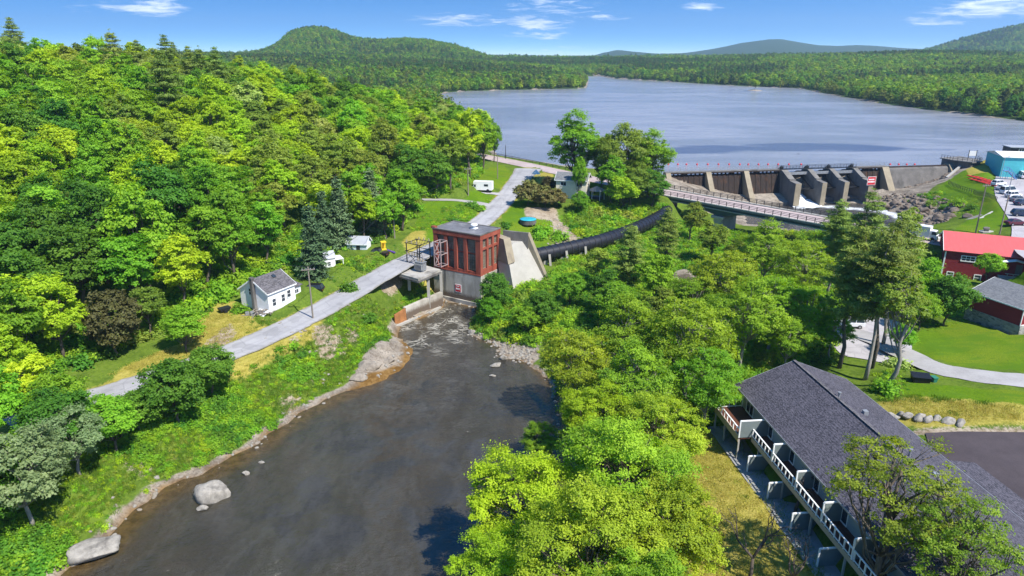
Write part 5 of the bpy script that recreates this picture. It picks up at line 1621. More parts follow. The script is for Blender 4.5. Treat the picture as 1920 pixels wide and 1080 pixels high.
# float line
fm = MB(); fm.lathe([(0.05, -0.3), (0.3, -0.25), (0.36, 0), (0.32, 0.25), (0.15, 0.38), (0.04, 0.45)], 10)
f0 = None
for px in [1253, 1271, 1287, 1307, 1327, 1347, 1367, 1387, 1403, 1422, 1440, 1459, 1479, 1502, 1669, 1685, 1700, 1715]:
    x, y = G(px, 308.8, 12.0)
    if f0 is None: f0 = fm.build('float_buoy', M['sign_red'], None, (x, y, 12.05), True); o = f0
    else: o = f0.copy(); COL.objects.link(o); o.location = (x, y, 12.05)
    tag(o, 'red float in the line of floats on the lake just above the dam', 'buoy', 'red floats above the dam')

# ---- white house by the road ---------------------------------------
wh = gable('white_house', 'small white house with grey shingle roof standing close beside the road', 'house', (-41.4, 108.9), WH_A, 6.3, 6.5, 6.4, 11.5, 13.55, 'white_siding', 'shingle_old', 0.25, 0.12, trim='white_paint')
b = MB(); b.box(-0.06, 6.36, -0.06, 6.56, -0.5, 1.75); b.build('foundation', M['pale_concrete'], wh)
for x, z in [(1.25, 3.2), (3.35, 3.35), (4.75, 3.7)]: window(wh, (x, 0, z), FRONT, 0.75, 1.25, 'white_paint', 1, 2, 0.09)
window(wh, (0, 3.9, 4.9), LEFT, 0.75, 1.1, 'white_paint'); window(wh, (3.4, -0.06, 0.9), FRONT, 0.5, 0.8, 'grey_steel', 1, 1)
b = MB(); b.box(-0.62, -0.03, 2.7, 3.25, -0.5, 7.6); b.box(-0.68, 0.02, 2.64, 3.31, 7.4, 7.66); b.build('chimney', M['mid_concrete'], wh)
b = MB(); b.slab([(-1.5, -0.05, 1.55), (-1.5, 2.3, 1.55), (-0.0, 2.3, 2.05), (-0.0, -0.05, 2.05)], 0.1); b.bar((-1.4, 0.1, -0.5), (-1.4, 0.1, 1.5), 0.12); b.bar((-1.4, 2.2, -0.5), (-1.4, 2.2, 1.5), 0.12); b.build('canopy', M['white_paint'], wh)
b = MB(); b.box(-0.10, -0.02, 0.3, 1.9, -0.4, 1.5); b.build('door', M['dark_steel'], wh)
b = MB(); b.box(6.4, 8.6, 0.9, 4.6, 1.9, 4.1); b.box(6.4, 8.5, 0.95, 1.1, -0.4, 1.9); b.box(8.3, 8.5, 1.1, 4.5, -0.4, 1.9); b.build('annex', M['white_siding'], wh)
b = MB(); b.slab([(6.38, 0.6, 4.1), (8.9, 0.6, 4.1), (8.9, 4.9, 5.0), (6.38, 4.9, 5.0)], 0.12); b.build('annex_roof', M['shingle_old'], wh)
window(wh, (7.5, 0.9, 3.15), FRONT, 0.9, 0.7, 'white_paint', 2, 1)
b = MB()
for k in range(9): b.box(2.9 + 0.2 * k, 3.05 + .2 * k, 2.5, 2.7, 7.2, 7.2 + .1)
skl = MB(); skl.slab([(3.6, 2.0, 6.72), (4.3, 2.0, 6.72), (4.3, 2.55, 7.07), (3.6, 2.55, 7.07)], 0.06); skl.build('skylight', M['glass'], wh)

# woodpile and junk in the yard
rgm = np.random.default_rng(8)


def rock_mesh(name, seed, sx=1, sy=1, sz=0.7, cuts=9, sub=4, mat='boulder', amp=0.17):
    import bmesh
    rg = np.random.default_rng(seed)
    bm = bmesh.new(); bmesh.ops.create_icosphere(bm, subdivisions=sub, radius=1)
    V = np.array([v.co[:] for v in bm.verts])
    for _ in range(cuts):
        n = unit(rg.normal(size=3)); d = rg.uniform(0.52, 0.86)
        ex = np.maximum(V @ n - d, 0); V = V - ex[:, None] * n * 0.92
    V = V + V * ((fbm(V[:, 0] * 2 + 5 + seed, V[:, 1] * 2 + V[:, 2] * 1.7 + 9, 1.0, 4, seed) - 0.5) * amp * 2)[:, None]
    V *= np.array([sx, sy, sz])
    for v, p in zip(bm.verts, V): v.co = p
    me = bpy.data.meshes.new(name); bm.to_mesh(me); bm.free(); me.materials.append(M[mat])
    me.polygons.foreach_set('use_smooth', [True] * len(me.polygons))
    return me


def rock(name, label, px, py, z, sx, sy, sz, seed, rz=0.0, cat='rock', group=None, sink=0.3, mat='boulder', sub=4):
    x, y = G(px, py, z)
    o = link_mesh(name, rock_mesh(name, seed, sx, sy, sz, 13, sub, mat), None, (x, y, z + sz * (1 - sink) - sz * .35)); o.rotation_euler = (0, 0, rz)
    return tag(o, label, cat, group)


rock('boulder', 'large rounded pale boulder standing alone in the river shallows', 400, 931, 0.0, 2.15, 1.75, 1.55, 3, 0.3, 'boulder', sink=0.25)
rock('boulder', 'broad flat grey boulder lying on the river edge in the near corner', 172, 1042, 0.0, 3.3, 2.1, 1.1, 5, 0.55, 'boulder', sink=0.2)
rock('boulder', 'small brown stone beside the large rounded river boulder', 378, 955, 0.0, 0.75, 0.5, 0.35, 7, 0.2, 'boulder')
rock('boulder', 'small pale stone alone in the river upstream of the rounded boulder', 461, 889, 0.0, 0.5, 0.4, 0.3, 9, 0.2, 'boulder')
rock('boulder', 'small submerged brown stone further out beyond the small pale stone', 490, 868, 0.0, 0.45, 0.35, 0.16, 10, 0.2, 'boulder')
rock('boulder', 'flat pale slab in the water off the stony point', 929, 686, 0.0, 1.15, 0.7, 0.5, 11, 0.4, 'boulder')
rock('boulder', 'low brown slab nearest the camera off the stony point', 923, 705, 0.0, 0.6, 0.5, 0.25, 13, 0.2, 'boulder')
rock('boulder', 'bright pale stone at the water edge below the thicket', 886, 624, 0.2, 0.9, 0.7, 0.55, 15, 0.2, 'boulder')
rock('boulder', 'rounded stone at the corner of the stony point', 944, 673, 0.1, 0.8, 0.6, 0.5, 17, 0.2, 'boulder')
for i, (px, py, w_) in enumerate([(1672, 783, 1.0), (1688, 779, 0.7), (1703, 783, 0.8), (1724, 786, 1.1), (1741, 790, 0.9), (1757, 788, 1.0), (1778, 793, 1.2), (1800, 796, 1.1)]):
    rock('boulder', 'grey landscaping boulder in the row along the edge of the asphalt driveway', px, py, 7.0, w_, w_ * 0.6, 0.55, 30 + i, 0.1 * i, 'boulder', 'boulders edging the driveway', sub=3)
for i, (px, py, z, a, b_, c_) in enumerate([(1282, 520, 5.0, 2.6, 1.5, 1.4), (1262, 530, 4.6, 1.7, 1.2, 1.0), (1300, 512, 5.0, 1.6, 1.1, .9)]):
    rock('outcrop', ['grey bedrock outcrop poking out of the treetops in the wooded gorge', 'lower grey outcrop at the left foot of the bedrock in the gorge', 'small outcrop at the right of the bedrock in the gorge'][i], px, py, z, a, b_, c_, 50 + i, .3, 'rock', mat='bank_rock')
for i, (px, py, z, a, b_, c_) in enumerate([(712, 660, 1.4, 2.7, 2.0, 1.3), (738, 650, 0.9, 1.6, 1.5, 1.1), (690, 690, 1.0, 2.3, 1.5, 1.0), (726, 682, 0.5, 1.8, 1.3, .9), (748, 668, .4, 1.1, .9, .7), (672, 712, .5, 1.8, 1.1, .7)]):
    rock('outcrop', ['grey bedrock hump on the rocky point of the west bank', 'rounded ledge at the upstream tip of the rocky point', 'pale ledge on the landward side of the rocky point', 'ledge at the water below the bedrock hump of the rocky point', 'small ledge at the outer corner of the rocky point', 'low ledge at the downstream end of the rocky point'][i], px, py, z, a, b_, c_, 70 + i, .5, 'rock', mat='bank_rock')
for i in range(14):
    px = 1640 + i * 13.5 + rgm.uniform(-5, 5); py = 372 + rgm.uniform(0, 50) - (8 if i < 3 else 0)
    x, y, z = ground_px(px, py)
    s_ = rgm.uniform(1.4, 2.8)
    o = link_mesh('outcrop', rock_mesh('outcrop', 90 + i, s_, s_ * .7, s_ * .6, 9, 3, 'cliff_rock', 0.2), None, (x, y, z)); o.rotation_euler = (0, 0, rgm.uniform(0, 3))
    tag(o, 'jagged brown rock on the rocky slope below the grass beside the dam', 'rock', 'brown rocks below the dam')

# ---- sheds, cream house -------------------------------------------
sx0 = G(690, 479, 9.6)
sh = gable('garden_shed', 'pale blue shed with grey roof beside the road under dark trees', 'shed', (G(652, 474, 9.6)[0], G(652, 474, 9.6)[1]), -0.12, 4.2, 3.0, 9.4, 11.7, 12.9, 'blue_siding', 'grey_roof_metal', 0.25, 0.1, trim='white_paint')
b = MB(); b.box(2.0, 2.8, -0.06, 0.0, 0, 1.9); b.build('door', M['dark_steel'], sh)
window(sh, (0.9, 0, 1.5), FRONT, 0.5, 0.7, 'white_paint')
b = MB(); b.box(4.2, 4.26, 0.06, 2.94, 0.1, 2.3); b.build('gable_end', M['white_siding'], sh)
sh2 = gable('white_shed', 'small white outbuilding half hidden behind the dark spruce', 'shed', G(606, 505, 9.6), 0.6, 2.6, 2.4, 9.2, 11.6, 12.7, 'white_siding', 'grey_roof_metal', 0.2, 0.1)
b = MB(); b.slab([(2.6, -0.2, 2.0), (4.3, -0.2, 2.0), (4.3, 2.0, 2.2), (2.6, 2.0, 2.2)], 0.1)
for x, y in ((4.15, -0.1), (4.15, 1.9)): b.bar((x, y, -0.4), (x, y, 2.0), 0.12)
b.build('porch', M['white_paint'], sh2); window(sh2, (1.3, 0, 1.3), FRONT, 0.6, 0.8)
cr_ = gable('cream_house', 'two storey cream house in the shade of the tall trees by the bridge', 'house', G(1042, 373, 11.1), -0.25, 8.6, 6.5, 11.0, 16.6, 18.2, 'cream_siding', 'shingle_grey', 0.4, 0.15, trim='white_paint')
for x, z in [(2.1, 4.5), (6.6, 4.4), (2.2, 1.5)]: window(cr_, (x, 0, z), FRONT, 1.5, 1.0, 'white_paint', 2, 1, 0.09)
window(cr_, (8.6, 3.0, 4.4), RIGHT, 1.0, 1.2)
gz = thing('pergola', 'open grey roofed shelter on posts behind the cream house', 'shelter', (*G(1118, 372, 11), 10.9), -0.2)
b = MB(); b.lathe([(2.6, 2.5), (0.1, 3.6)], 8); b.build('roof', M['grey_roof_metal'], gz)
for k in range(6):
    a = k * math.pi / 3; b = MB(); b.bar((2.2 * math.cos(a), 2.2 * math.sin(a), -0.5), (2.2 * math.cos(a), 2.2 * math.sin(a), 2.55), 0.14); b.build('post', M['white_paint'], gz)
b = MB(); b.box(-1.6, 1.6, -1.0, 0.6, 0, 0.8); b.build('table', M['dark_steel'], gz)
tt = thing('white_canopy', 'small white pitched canopy at the road junction above the hedge', 'canopy', (*G(1005, 334, 12.6), 12.5), 0.3)
b = MB(); b.add([(-1.1, -1.1, 1.5), (1.1, -1.1, 1.5), (1.1, 1.1, 1.5), (-1.1, 1.1, 1.5), (0, 0, 2.9)], [(0, 1, 4), (1, 2, 4), (2, 3, 4), (3, 0, 4), (3, 2, 1, 0)]); b.build('roof', M['white_paint'], tt)
for x in (-1, 1):
    for y in (-1, 1): b = MB(); b.bar((x, y, -0.4), (x, y, 1.52), 0.1); b.build('post', M['white_paint'], tt)
pl = thing('round_pool', 'round turquoise covered pool on the grass beside the road', 'pool', (*G(990, 416, 10.2), 10.1))
b = MB(); b.lathe([(2.05, -0.3), (2.05, 0.75), (1.95, 0.8)], 28); b.build('wall', M['dark_concrete'], pl)
b = MB(); b.lathe([(2.12, 0.78), (2.0, 0.9), (1.0, 0.98), (0.02, 0.93)], 28); b.build('cover', M['pool_cover'], pl, smooth=True)

# lake shore houses
for i, (px, py, lab) in enumerate([(787, 164, 'white lakeside house on the far left shore among the trees'), (764, 150, 'small white house higher among the trees behind the lakeside house')]):
    y = 700 + i * 60; x = (px - 960) / 1353.6 * y; z = max(Hf(x, y), 13)
    hh = gable('lakeside_house', lab, 'house', (x, y), 0.15, 11, 8, z - 0.5, z + 4.5, z + 7, 'white_siding', 'shingle_grey', 0.4, 0.2)
    for u in (2.5, 5.5, 8.5): window(hh, (u, 0, 2.8), FRONT, 1.4, 1.4)

# ---- barn and garage -------------------------------------------------
BA = math.atan2(-0.44, 0.897)
bo = (91.2, 138.2)
barn = gable('red_barn', 'long dark red barn with a bright red metal roof and white windows', 'barn', bo, BA, 26, 12.4, 4.8, 11.0, 13.6, 'red_siding', 'red_roof', 0.45, 0.16)
b = MB(); b.box(-0.09, 0.16, -0.09, 0.16, -0.3, 6.3); b.build('corner_board', M['white_paint'], barn)
b = MB(); b.bar((-0.5, -0.42, 6.05), (-0.5, 6.2, 8.72), 0.08, 0.3); b.bar((-0.5, 6.2, 8.72), (-0.5, 12.85, 6.05), 0.08, 0.3); b.build('rake_board', M['white_paint'], barn)
window(barn, (4.2, 0, 4.75), FRONT, 2.3, 0.95, 'white_paint', 3, 2, 0.16)
for x in (1.6, 6.5): window(barn, (x, 0, 0.9), FRONT, 1.0, 1.1, 'white_paint', 1, 2, 0.18)
window(barn, (8.4, 0, 4.6), FRONT, 0.9, 1.1, 'white_paint', 1, 2, 0.18); window(barn, (15.3, 0, 4.2), FRONT, 0.9, 1.2, 'white_paint', 1, 2, 0.18)
b = MB(); b.box(12.6, 13.7, -0.07, 0.0, 2.2, 4.6); dd = b.build('door', M['dark_concrete'], barn)
b = MB(); b.slab([(9.8, -1.6, 5.2), (12.2, -1.6, 5.75), (12.2, 0.0, 5.75), (9.8, 0.0, 5.2)], 0.14); b.slab([(12.2, -1.6, 5.75), (14.6, -1.6, 5.2), (14.6, 0, 5.2), (12.2, 0, 5.75)], 0.14); b.build('porch_roof', M['white_paint'], barn)
b = MB(); b.box(9.8, 17.5, -2.4, 0.0, 1.8, 2.1)
for x in range(11, 18): b.bar((x, -2.3, 2.1), (x, -2.3, 3.1), 0.12)
b.bar((10.6, -2.3, 3.1), (17.5, -2.3, 3.1), 0.12); b.bar((10.6, -2.3, 2.6), (17.5, -2.3, 2.6), 0.08)
for x in (10, 14, 17.3): b.bar((x, -2.2, -0.4), (x, -2.2, 1.8), 0.2)
b.build('porch', M['pale_concrete'], barn)
GA = math.atan2(-0.946, 0.32)
gar = gable('red_garage', 'red shed on a tall stone foundation standing on the lawn', 'shed', (80.2, 112.5), GA, 9.3, 10.6, 5.5, 10.7, 12.6, 'red_siding', 'shingle_grey', 0.3, 0.14, trim='white_paint')
b = MB(); b.hexa([(-0.25, -0.3, -0.8), (9.6, -0.3, -0.8), (9.6, 10.9, -0.8), (-0.25, 10.9, -0.8)], [(-0.1, -0.13, 2.25), (9.45, -0.13, 2.25), (9.45, 10.75, 2.25), (-0.1, 10.75, 2.25)]); b.build('foundation', M['field_stone'], gar)
for x, y in ((0, 0), (9.3, 0)): b = MB(); b.box(x - 0.06, x + 0.06, y - 0.06, y + 0.06, 2.26, 5.1); b.build('corner_board', M['white_paint'], gar)
b = MB(); b.box(9.3, 9.36, 0.2, 10.4, 2.26, 2.42); b.build('sill_board', M['white_paint'], gar)

# ---- long house with balconies --------------------------------------
H0 = gable('long_house', 'long grey house with dark shingle roof and river side balconies', 'house', (28.9 + 0.75 * 0.995, 78.3 + 0.3), HOUSE_A, 42, 13.6, 4.0, 9.75, 12.45, 'grey_siding', 'shingle', 0.8, 0.2, trim='grey_steel')
_c, _s = math.cos(HOUSE_A), math.sin(HOUSE_A); _ox, _oy = H0.location.x, H0.location.y


def hl(x, y, z): dx, dy = x - _ox, y - _oy; return (dx * _c + dy * _s, -dx * _s + dy * _c, z - 4.0)


wing = [(45.2, 62.6), (49.1, 62.4), (50.1, 53.9), (64, 46), (64, 28), (44, 28)]
wz = lambda x, y: 9.30 - 0.085 * (x - 45.2)
b = MB(); b.slab([hl(x, y, wz(x, y)) for x, y in wing], 0.28); b.build('wing_roof', M['shingle'], H0)
b = MB(); b.prism([hl(x, y, 0)[:2] for x, y in [(45.4, 61.9), (48.4, 61.7), (49.4, 53.3), (63, 45.5), (63, 28.5), (45.4, 28.5)]], 2.4, 3.6); b.prism([hl(x, y, 0)[:2] for x, y in [(45.4, 58.9), (47.4, 58.7), (48.4, 52.3), (62, 44.8), (62, 28.8), (45.4, 28.8)]], 3.601, 3.75); b.build('wing_wall', M['grey_siding'], H0)
b = MB()
for x, y in ((48.5, 61.6), (49.3, 55)): q = hl(x, y, 7); b.bar(q, (q[0], q[1], 5.0), 0.2)
b.build('entry_post', M['white_paint'], H0)
b = MB(); b.bar((-0.8, 6.8, 8.66), (42.6, 6.8, 8.66), 0.36, 0.07); b.build('ridge_cap', M['shingle_old'], H0)
for x, y in ((12, 8.6), (24, 8.2)): b = MB(); b.box(x - .25, x + .25, y - .25, y + .25, 7.6, 8.35); b.build('roof_vent', M['grey_steel'], H0)
M['screen'] = plain('privacy_screen', (0.16, 0.19, 0.185), 0.7, 0.1, 1.0)
# decks (local: x towards the camera, y away from the river)
b = MB(); b.box(0.4, 7.6, -3.6, -0.02, 2.75, 3.0); b.build('deck', M['deck_wood'], H0)
b = MB(); b.box(7.61, 40, -2.0, -0.02, 2.75, 3.0); b.build('deck', M['deck_wood'], H0)


def rail(p, q, z0, h=1.05, sp=0.8):
    b = MB(); p = Vector((*p, 0)); q = Vector((*q, 0)); n = max(2, int((q - p).length / sp))
    for i in range(n + 1): r_ = p + (q - p) * i / n; b.bar((r_.x, r_.y, z0), (r_.x, r_.y, z0 + h), 0.08 if i % 2 else 0.12)
    b.bar((p.x, p.y, z0 + h), (q.x, q.y, z0 + h), 0.14, 0.08); b.bar((p.x, p.y, z0 + 0.12), (q.x, q.y, z0 + 0.12), 0.08)
    return b


for p, q in [((0.4, -3.55), (7.6, -3.55)), ((0.4, -3.55), (0.4, -0.1)), ((7.7, -1.95), (40, -1.95))]:
    ro = rail(p, q, 3.0).build('railing', M['white_paint'], H0)
b = MB(); b.box(0.4, 7.6, -3.66, -3.6, 2.4, 3.25); b.box(7.7, 40, -2.06, -2.0, 2.45, 3.0); b.build('fascia', M['tan_wood'], H0)
b = MB()
for x in (0.5, 3.4, 7.5): b.box(x - 0.09, x + 0.09, -3.58, -3.4, -0.3, 2.75)
for x in np.arange(9.5, 40, 6.0): b.box(x - 0.09, x + 0.09, -1.98, -1.8, -0.3, 2.75)
b.build('deck_post', M['pale_concrete'], H0)
for x in np.arange(7.65, 40, 5.2):
    # privacy screens between the flats, one per storey
    w_ = 3.6 if x < 8 else 2.0
    b = MB(); b.box(x - 0.04, x + 0.04, -w_, -0.05, 3.0, 5.1); sc = b.build('screen', M['screen'], H0)
    b = MB(); b.bar((x, -w_, 3.0), (x, -w_, 5.2), 0.14); b.bar((x, -w_, 5.2), (x, -0.05, 5.2), 0.14); b.build('screen_frame', M['white_paint'], sc)
    if x > 9:
        b = MB(); b.box(x - 2.64, x - 2.56, -3.4, -0.05, 0.05, 2.05); sc = b.build('screen', M['screen'], H0)
        b = MB(); b.bar((x - 2.6, -3.4, 0), (x - 2.6, -3.4, 2.1), 0.14); b.bar((x - 2.6, -3.4, 2.1), (x - 2.6, -0.05, 2.1), 0.14); b.build('screen_frame', M['white_paint'], sc)
for x in np.arange(2.5, 38, 5.2):
    for z in (1.15, 4.1): window(H0, (x, 0, z), FRONT, 1.8, 1.9, 'white_paint', 2, 1, 0.1)
b = MB(); b.box(0, 42, -4.2, -0.02, -0.4, 0.06); b.build('patio', M['patio'], H0)
for x, y in ((9, 7.2), (21, 7.6)): b = MB(); b.lathe([(0.12, 7.9), (0.12, 9.0), (0.2, 9.02), (0.2, 9.15)], 10, (x, y)); b.build('vent', M['grey_steel'], H0)

# ---- teal building, stairs, dark building ---------------------------
tb = thing('teal_building', 'long teal walled building with a white roof beside the lake', 'building', (*G(1874, 331, 12.1), 12.1), -0.26)
b = MB(); b.box(0, 34, 0, 14, -0.5, 6.2); b.build('wall', M['teal_wall'], tb)
b = MB(); b.slab([(-0.4, -0.4, 6.35), (34, -0.4, 6.35), (34, 7, 7.4), (-0.4, 7, 7.4)], 0.2); b.slab([(-0.4, 7.001, 7.4), (34, 7.001, 7.4), (34, 14.4, 6.35), (-0.4, 14.4, 6.35)], 0.2); b.add([(0, 0, 6.2), (0, 14, 6.2), (0, 7, 7.2)], [(0, 1, 2)]); b.build('roof', M['white_paint'], tb)
window(tb, (9.5, 0, 1.6), FRONT, 4.0, 2.6, 'white_paint', 2, 1)
stt = thing('outdoor_stairs', 'blue outdoor staircase against the teal building wall', 'stairs', (*G(1880, 334, 12.1), 12.1), -0.26)
b = MB()
for i in range(9): b.box(0.3 * i + 0.4, 0.3 * i + 0.75, -1.9, -0.6, 2.6 - i * 0.29, 2.68 - i * 0.29)
b.box(-0.9, 0.7, -2.0, -0.4, 2.6, 2.7); b.build('treads', M['blue_paint'], stt)
b = MB()
for y in (-1.95, -0.55):
    b.bar((0.5, y, 2.5), (3.2, y, 0.0), 0.12, 0.25); b.bar((0.5, y, 3.7), (3.2, y, 1.1), 0.09); b.bar((-0.9, y, 3.7), (0.5, y, 3.7), 0.09)
    for k in range(5): b.bar((0.5 + k * 0.66, y, 2.5 - k * 0.62), (0.5 + k * 0.66, y, 3.7 - k * 0.64), 0.07)
    for x in (-0.85, 0.5): b.bar((x, y, 0), (x, y, 3.7), 0.1)
b.build('handrail', M['blue_paint'], stt)
db = thing('dark_building', 'dark boxy building with a pale window band behind the white roof', 'building', (*G(1889, 306, 12), 12.0), -0.2)
b = MB(); b.box(0, 16, 0, 6, -0.5, 5.6); b.build('wall', M['dark_steel'], db)
b = MB(); b.box(-0.3, 16.3, -0.3, 6.3, 5.6, 5.85); b.build('roof', M['grey_roof_metal'], db)
window(db, (3.6, 0, 4.7), FRONT, 1.6, 1.0, 'white_paint', 2, 1); window(db, (8, 0, 4.7), FRONT, 1.6, 1.0, 'white_paint', 2, 1)

# ---- walls and fences on the east bank -------------------------------
def wall_line(name, label, pts, h, th, mat, cap=None, cat='wall'):
    P = [Vector((*G(px, py, z), z)) for px, py, z in pts]
    r_ = thing(name, label, cat, tuple(P[0]))
    b = MB(); cpm = MB()
    for p, q in zip(P[:-1], P[1:]):
        d = (q - p); nr = Vector((-d.y, d.x, 0)).normalized() * th / 2; p_ = p - P[0]; q_ = q - P[0]; dz = Vector((0, 0, h))
        b.hexa([tuple(p_ - nr - dz), tuple(q_ - nr - dz), tuple(q_ + nr - dz), tuple(p_ + nr - dz)], [tuple(p_ - nr), tuple(q_ - nr), tuple(q_ + nr), tuple(p_ + nr)])
        n2 = nr * 1.35
        if cap: cpm.hexa([tuple(p_ - n2 + Vector((0, 0, .003))), tuple(q_ - n2 + Vector((0, 0, .003))), tuple(q_ + n2 + Vector((0, 0, .003))), tuple(p_ + n2 + Vector((0, 0, .003)))], [tuple(p_ - n2 + Vector((0, 0, .25))), tuple(q_ - n2 + Vector((0, 0, .25))), tuple(q_ + n2 + Vector((0, 0, .25))), tuple(p_ + n2 + Vector((0, 0, .25)))])
    b.build('wall', M[mat], r_)
    if cap: cpm.build('coping', M[cap], r_)
    return r_


wall_line('retaining_wall', 'long grey retaining wall with pale coping between lawn and rocky gorge', [(1724, 452, 9.6), (1733, 443, 9.6), (1760, 434, 9.8), (1840, 404, 10.4)], 4.2, 0.7, 'dark_concrete', 'mid_concrete')
wall_line('garden_kerb', 'pale concrete kerb running along the lawn behind the red barn', [(1748, 452, 10.0), (1800, 428, 10.4), (1846, 405, 10.9), (1862, 396, 11.2)], 0.8, 0.6, 'pale_concrete')


def fence(name, label, pts, h, mat, sp=1.2):
    P = []
    for px, py in pts: P.append(Vector(ground_px(px, py)))
    r_ = thing(name, label, 'fence', tuple(P[0])); b = MB()
    for p, q in zip(P[:-1], P[1:]):
        n = max(1, int((q - p).length / sp))
        for i in range(n + 1):
            w_ = p + (q - p) * i / n; w_.z = Hf(w_.x, w_.y); b.bar(w_ - P[0] - Vector((0, 0, .3)), w_ - P[0] + Vector((0, 0, h)), 0.10)
        for z in (h * 0.5, h * 0.95): b.bar(p - P[0] + Vector((0, 0, z)), q - P[0] + Vector((0, 0, z)), 0.08)
    b.build('rails', M[mat], r_)


fence('railing_fence', 'black post and rail fence crossing the grass slope by the dam', [(1778, 346), (1800, 356), (1825, 363), (1850, 370), (1868, 378)], 1.3, 'dark_steel', 1.0)
ms = thing('stone_marker', 'dark stone marker on a pale pad on the lawn by the car park', 'marker', (*ground_px(1849, 434)[:2], ground_px(1849, 434)[2]))
link_mesh('stone', rock_mesh('stone', 140, 1.0, 0.55, 0.9, 7, 3, 'dark_concrete'), ms, (0, 0, 0.5))
b = MB(); b.prism([(math.cos(k * .7854) * 1.7, math.sin(k * .7854) * 1.0) for k in range(8)], -0.3, 0.12); b.build('pad', M['pale_concrete'], ms)

# ---- poles -------------------------------------------------------------
def pole(label, x, y, z, h, arms=1, rz=0.0, r_=0.16, mat='wood_pole', lamp=False):
    p = thing('utility_pole' if not lamp else 'street_lamp', label, 'utility pole' if not lamp else 'street lamp', (x, y, z), rz)
    b = MB(); b.tube([(0, 0, -0.8), (0, 0, h * .5), (0, 0, h)], [r_, r_ * .85, r_ * .7], 10); b.build('pole', M[mat], p)
    for i in range(arms):
        b = MB(); b.box(-1.1, 1.1, -0.22, -0.10, h - 0.55 - i * 0.9, h - 0.40 - i * 0.9); ar = b.build('crossarm', M[mat], p)
        for k in (-0.95, -0.35, 0.35, 0.95):
            b = MB(); b.lathe([(0.06, h - 0.40 - i * .9), (0.09, h - 0.3 - i * .9), (0.04, h - 0.2 - i * .9)], 8, (k, -0.16)); b.build('insulator', M['grey_steel'], ar)
        
    if lamp:
        b = MB(); b.tube([(0, 0, h - 0.1), (0.5, 0, h + 0.25), (1.4, 0, h + 0.3)], 0.06, 6); a_ = b.build('arm', M['grey_steel'], p)
        b = MB(); b.box(1.2, 1.9, -0.16, 0.16, h + 0.2, h + 0.36); b.build('lamp_head', M['grey_steel'], a_)
    return p


x, y = G(587, 597, 7.3); pole('tall wooden utility pole at the road edge opposite the white house', x, y, 7.2, 9.3, 1, 0.3)
P1 = Vector((x, y, 16.4))
x, y, z = ground_px(740, 447); pole('grey utility pole among the trees beyond the pale blue shed', x, y, z, 8.0, 1, 0.5); P2 = Vector((x, y, z + 7.8))
x, y, z = ground_px(878, 366); pole('wooden utility pole beside the parked white camper', x, y, z, 7.6, 1, 0.6); P3 = Vector((x, y, z + 7.4))
x, y, z = ground_px(933, 335); pole('thin wooden pole on the grass near the causeway', x, y, z, 7.2, 0); P4 = Vector((x, y, z + 7.0))
pole('slim dark pole standing by the causeway fence against the lake', *G(948, 298, 13), 13.0, 5.0, 0, r_=0.14, mat='dark_steel')
x, y, z = ground_px(1829, 437); pole('tall wooden utility pole on the lawn behind the red barn', x, y, z, 11.5, 1, 0.2); P5 = Vector((x, y, z + 11.2))
x, y, z = ground_px(1874, 440); pole('plain wooden pole at the edge of the lawn by the car park', x, y, z, 9.0, 0); P6 = Vector((x, y, z + 8.9))
x, y = G(1873, 345, 12); pole('grey street lamp in the car park before the teal building', x, y, 12.0, 8.0, 0, 0.3, 0.11, 'grey_steel', True)
x, y = G(1888, 372, 12); pole('grey street lamp among the cars in the row', x, y, 12.0, 7.0, 0, 2.6, 0.11, 'grey_steel', True)


def wire(label, a, b_, sag=0.8, r_=0.035):
    w_ = MB(); a = Vector(a); b_ = Vector(b_); pts = []
    for i in range(13): t_ = i / 12; pts.append((b_ - a) * t_ - Vector((0, 0, sag * 4 * t_ * (1 - t_))))
    w_.tube(pts, r_, 5)
    tag(w_.build('overhead_wire', M['dark_steel'], None, tuple(a)), label, 'wire')


wire('overhead wire running from the roadside pole towards the wooded hill', P1, Vector((-62, 122, 17)), 0.6)
wire('overhead wire running from the roadside pole to the pole beyond the shed', P1, P2, 1.0)
wire('overhead wire between the pole beyond the shed and the camper pole', P2, P3, 1.0)
wire('overhead wire from the camper pole into the woods', P3, Vector((-40, 190, 19)), 0.6)
wire('overhead wire from the camper pole to the causeway pole', P3, P4, 0.8)
wire('overhead wire between the poles behind the red barn', P5, P6, 0.5)

# ---- vehicles ------------------------------------------------------------
PAINT = {k: plain('paint_' + k, c, 0.28, 0.05, 0.5, spec=0.5) for k, c in dict(white=(0.78, 0.78, 0.78), silver=(0.50, 0.52, 0.54), black=(0.012, 0.012, 0.014), navy=(0.02, 0.035, 0.075), blue=(0.40, 0.52, 0.66), grey=(0.15, 0.16, 0.175), maroon=(0.10, 0.018, 0.03)).items()}
M['headlight'] = plain('headlight_glass', (0.7, 0.7, 0.68), 0.2, 0.05, 3); M['taillight'] = plain('taillight_red', (0.35, 0.01, 0.01), 0.3, 0.05, 3)


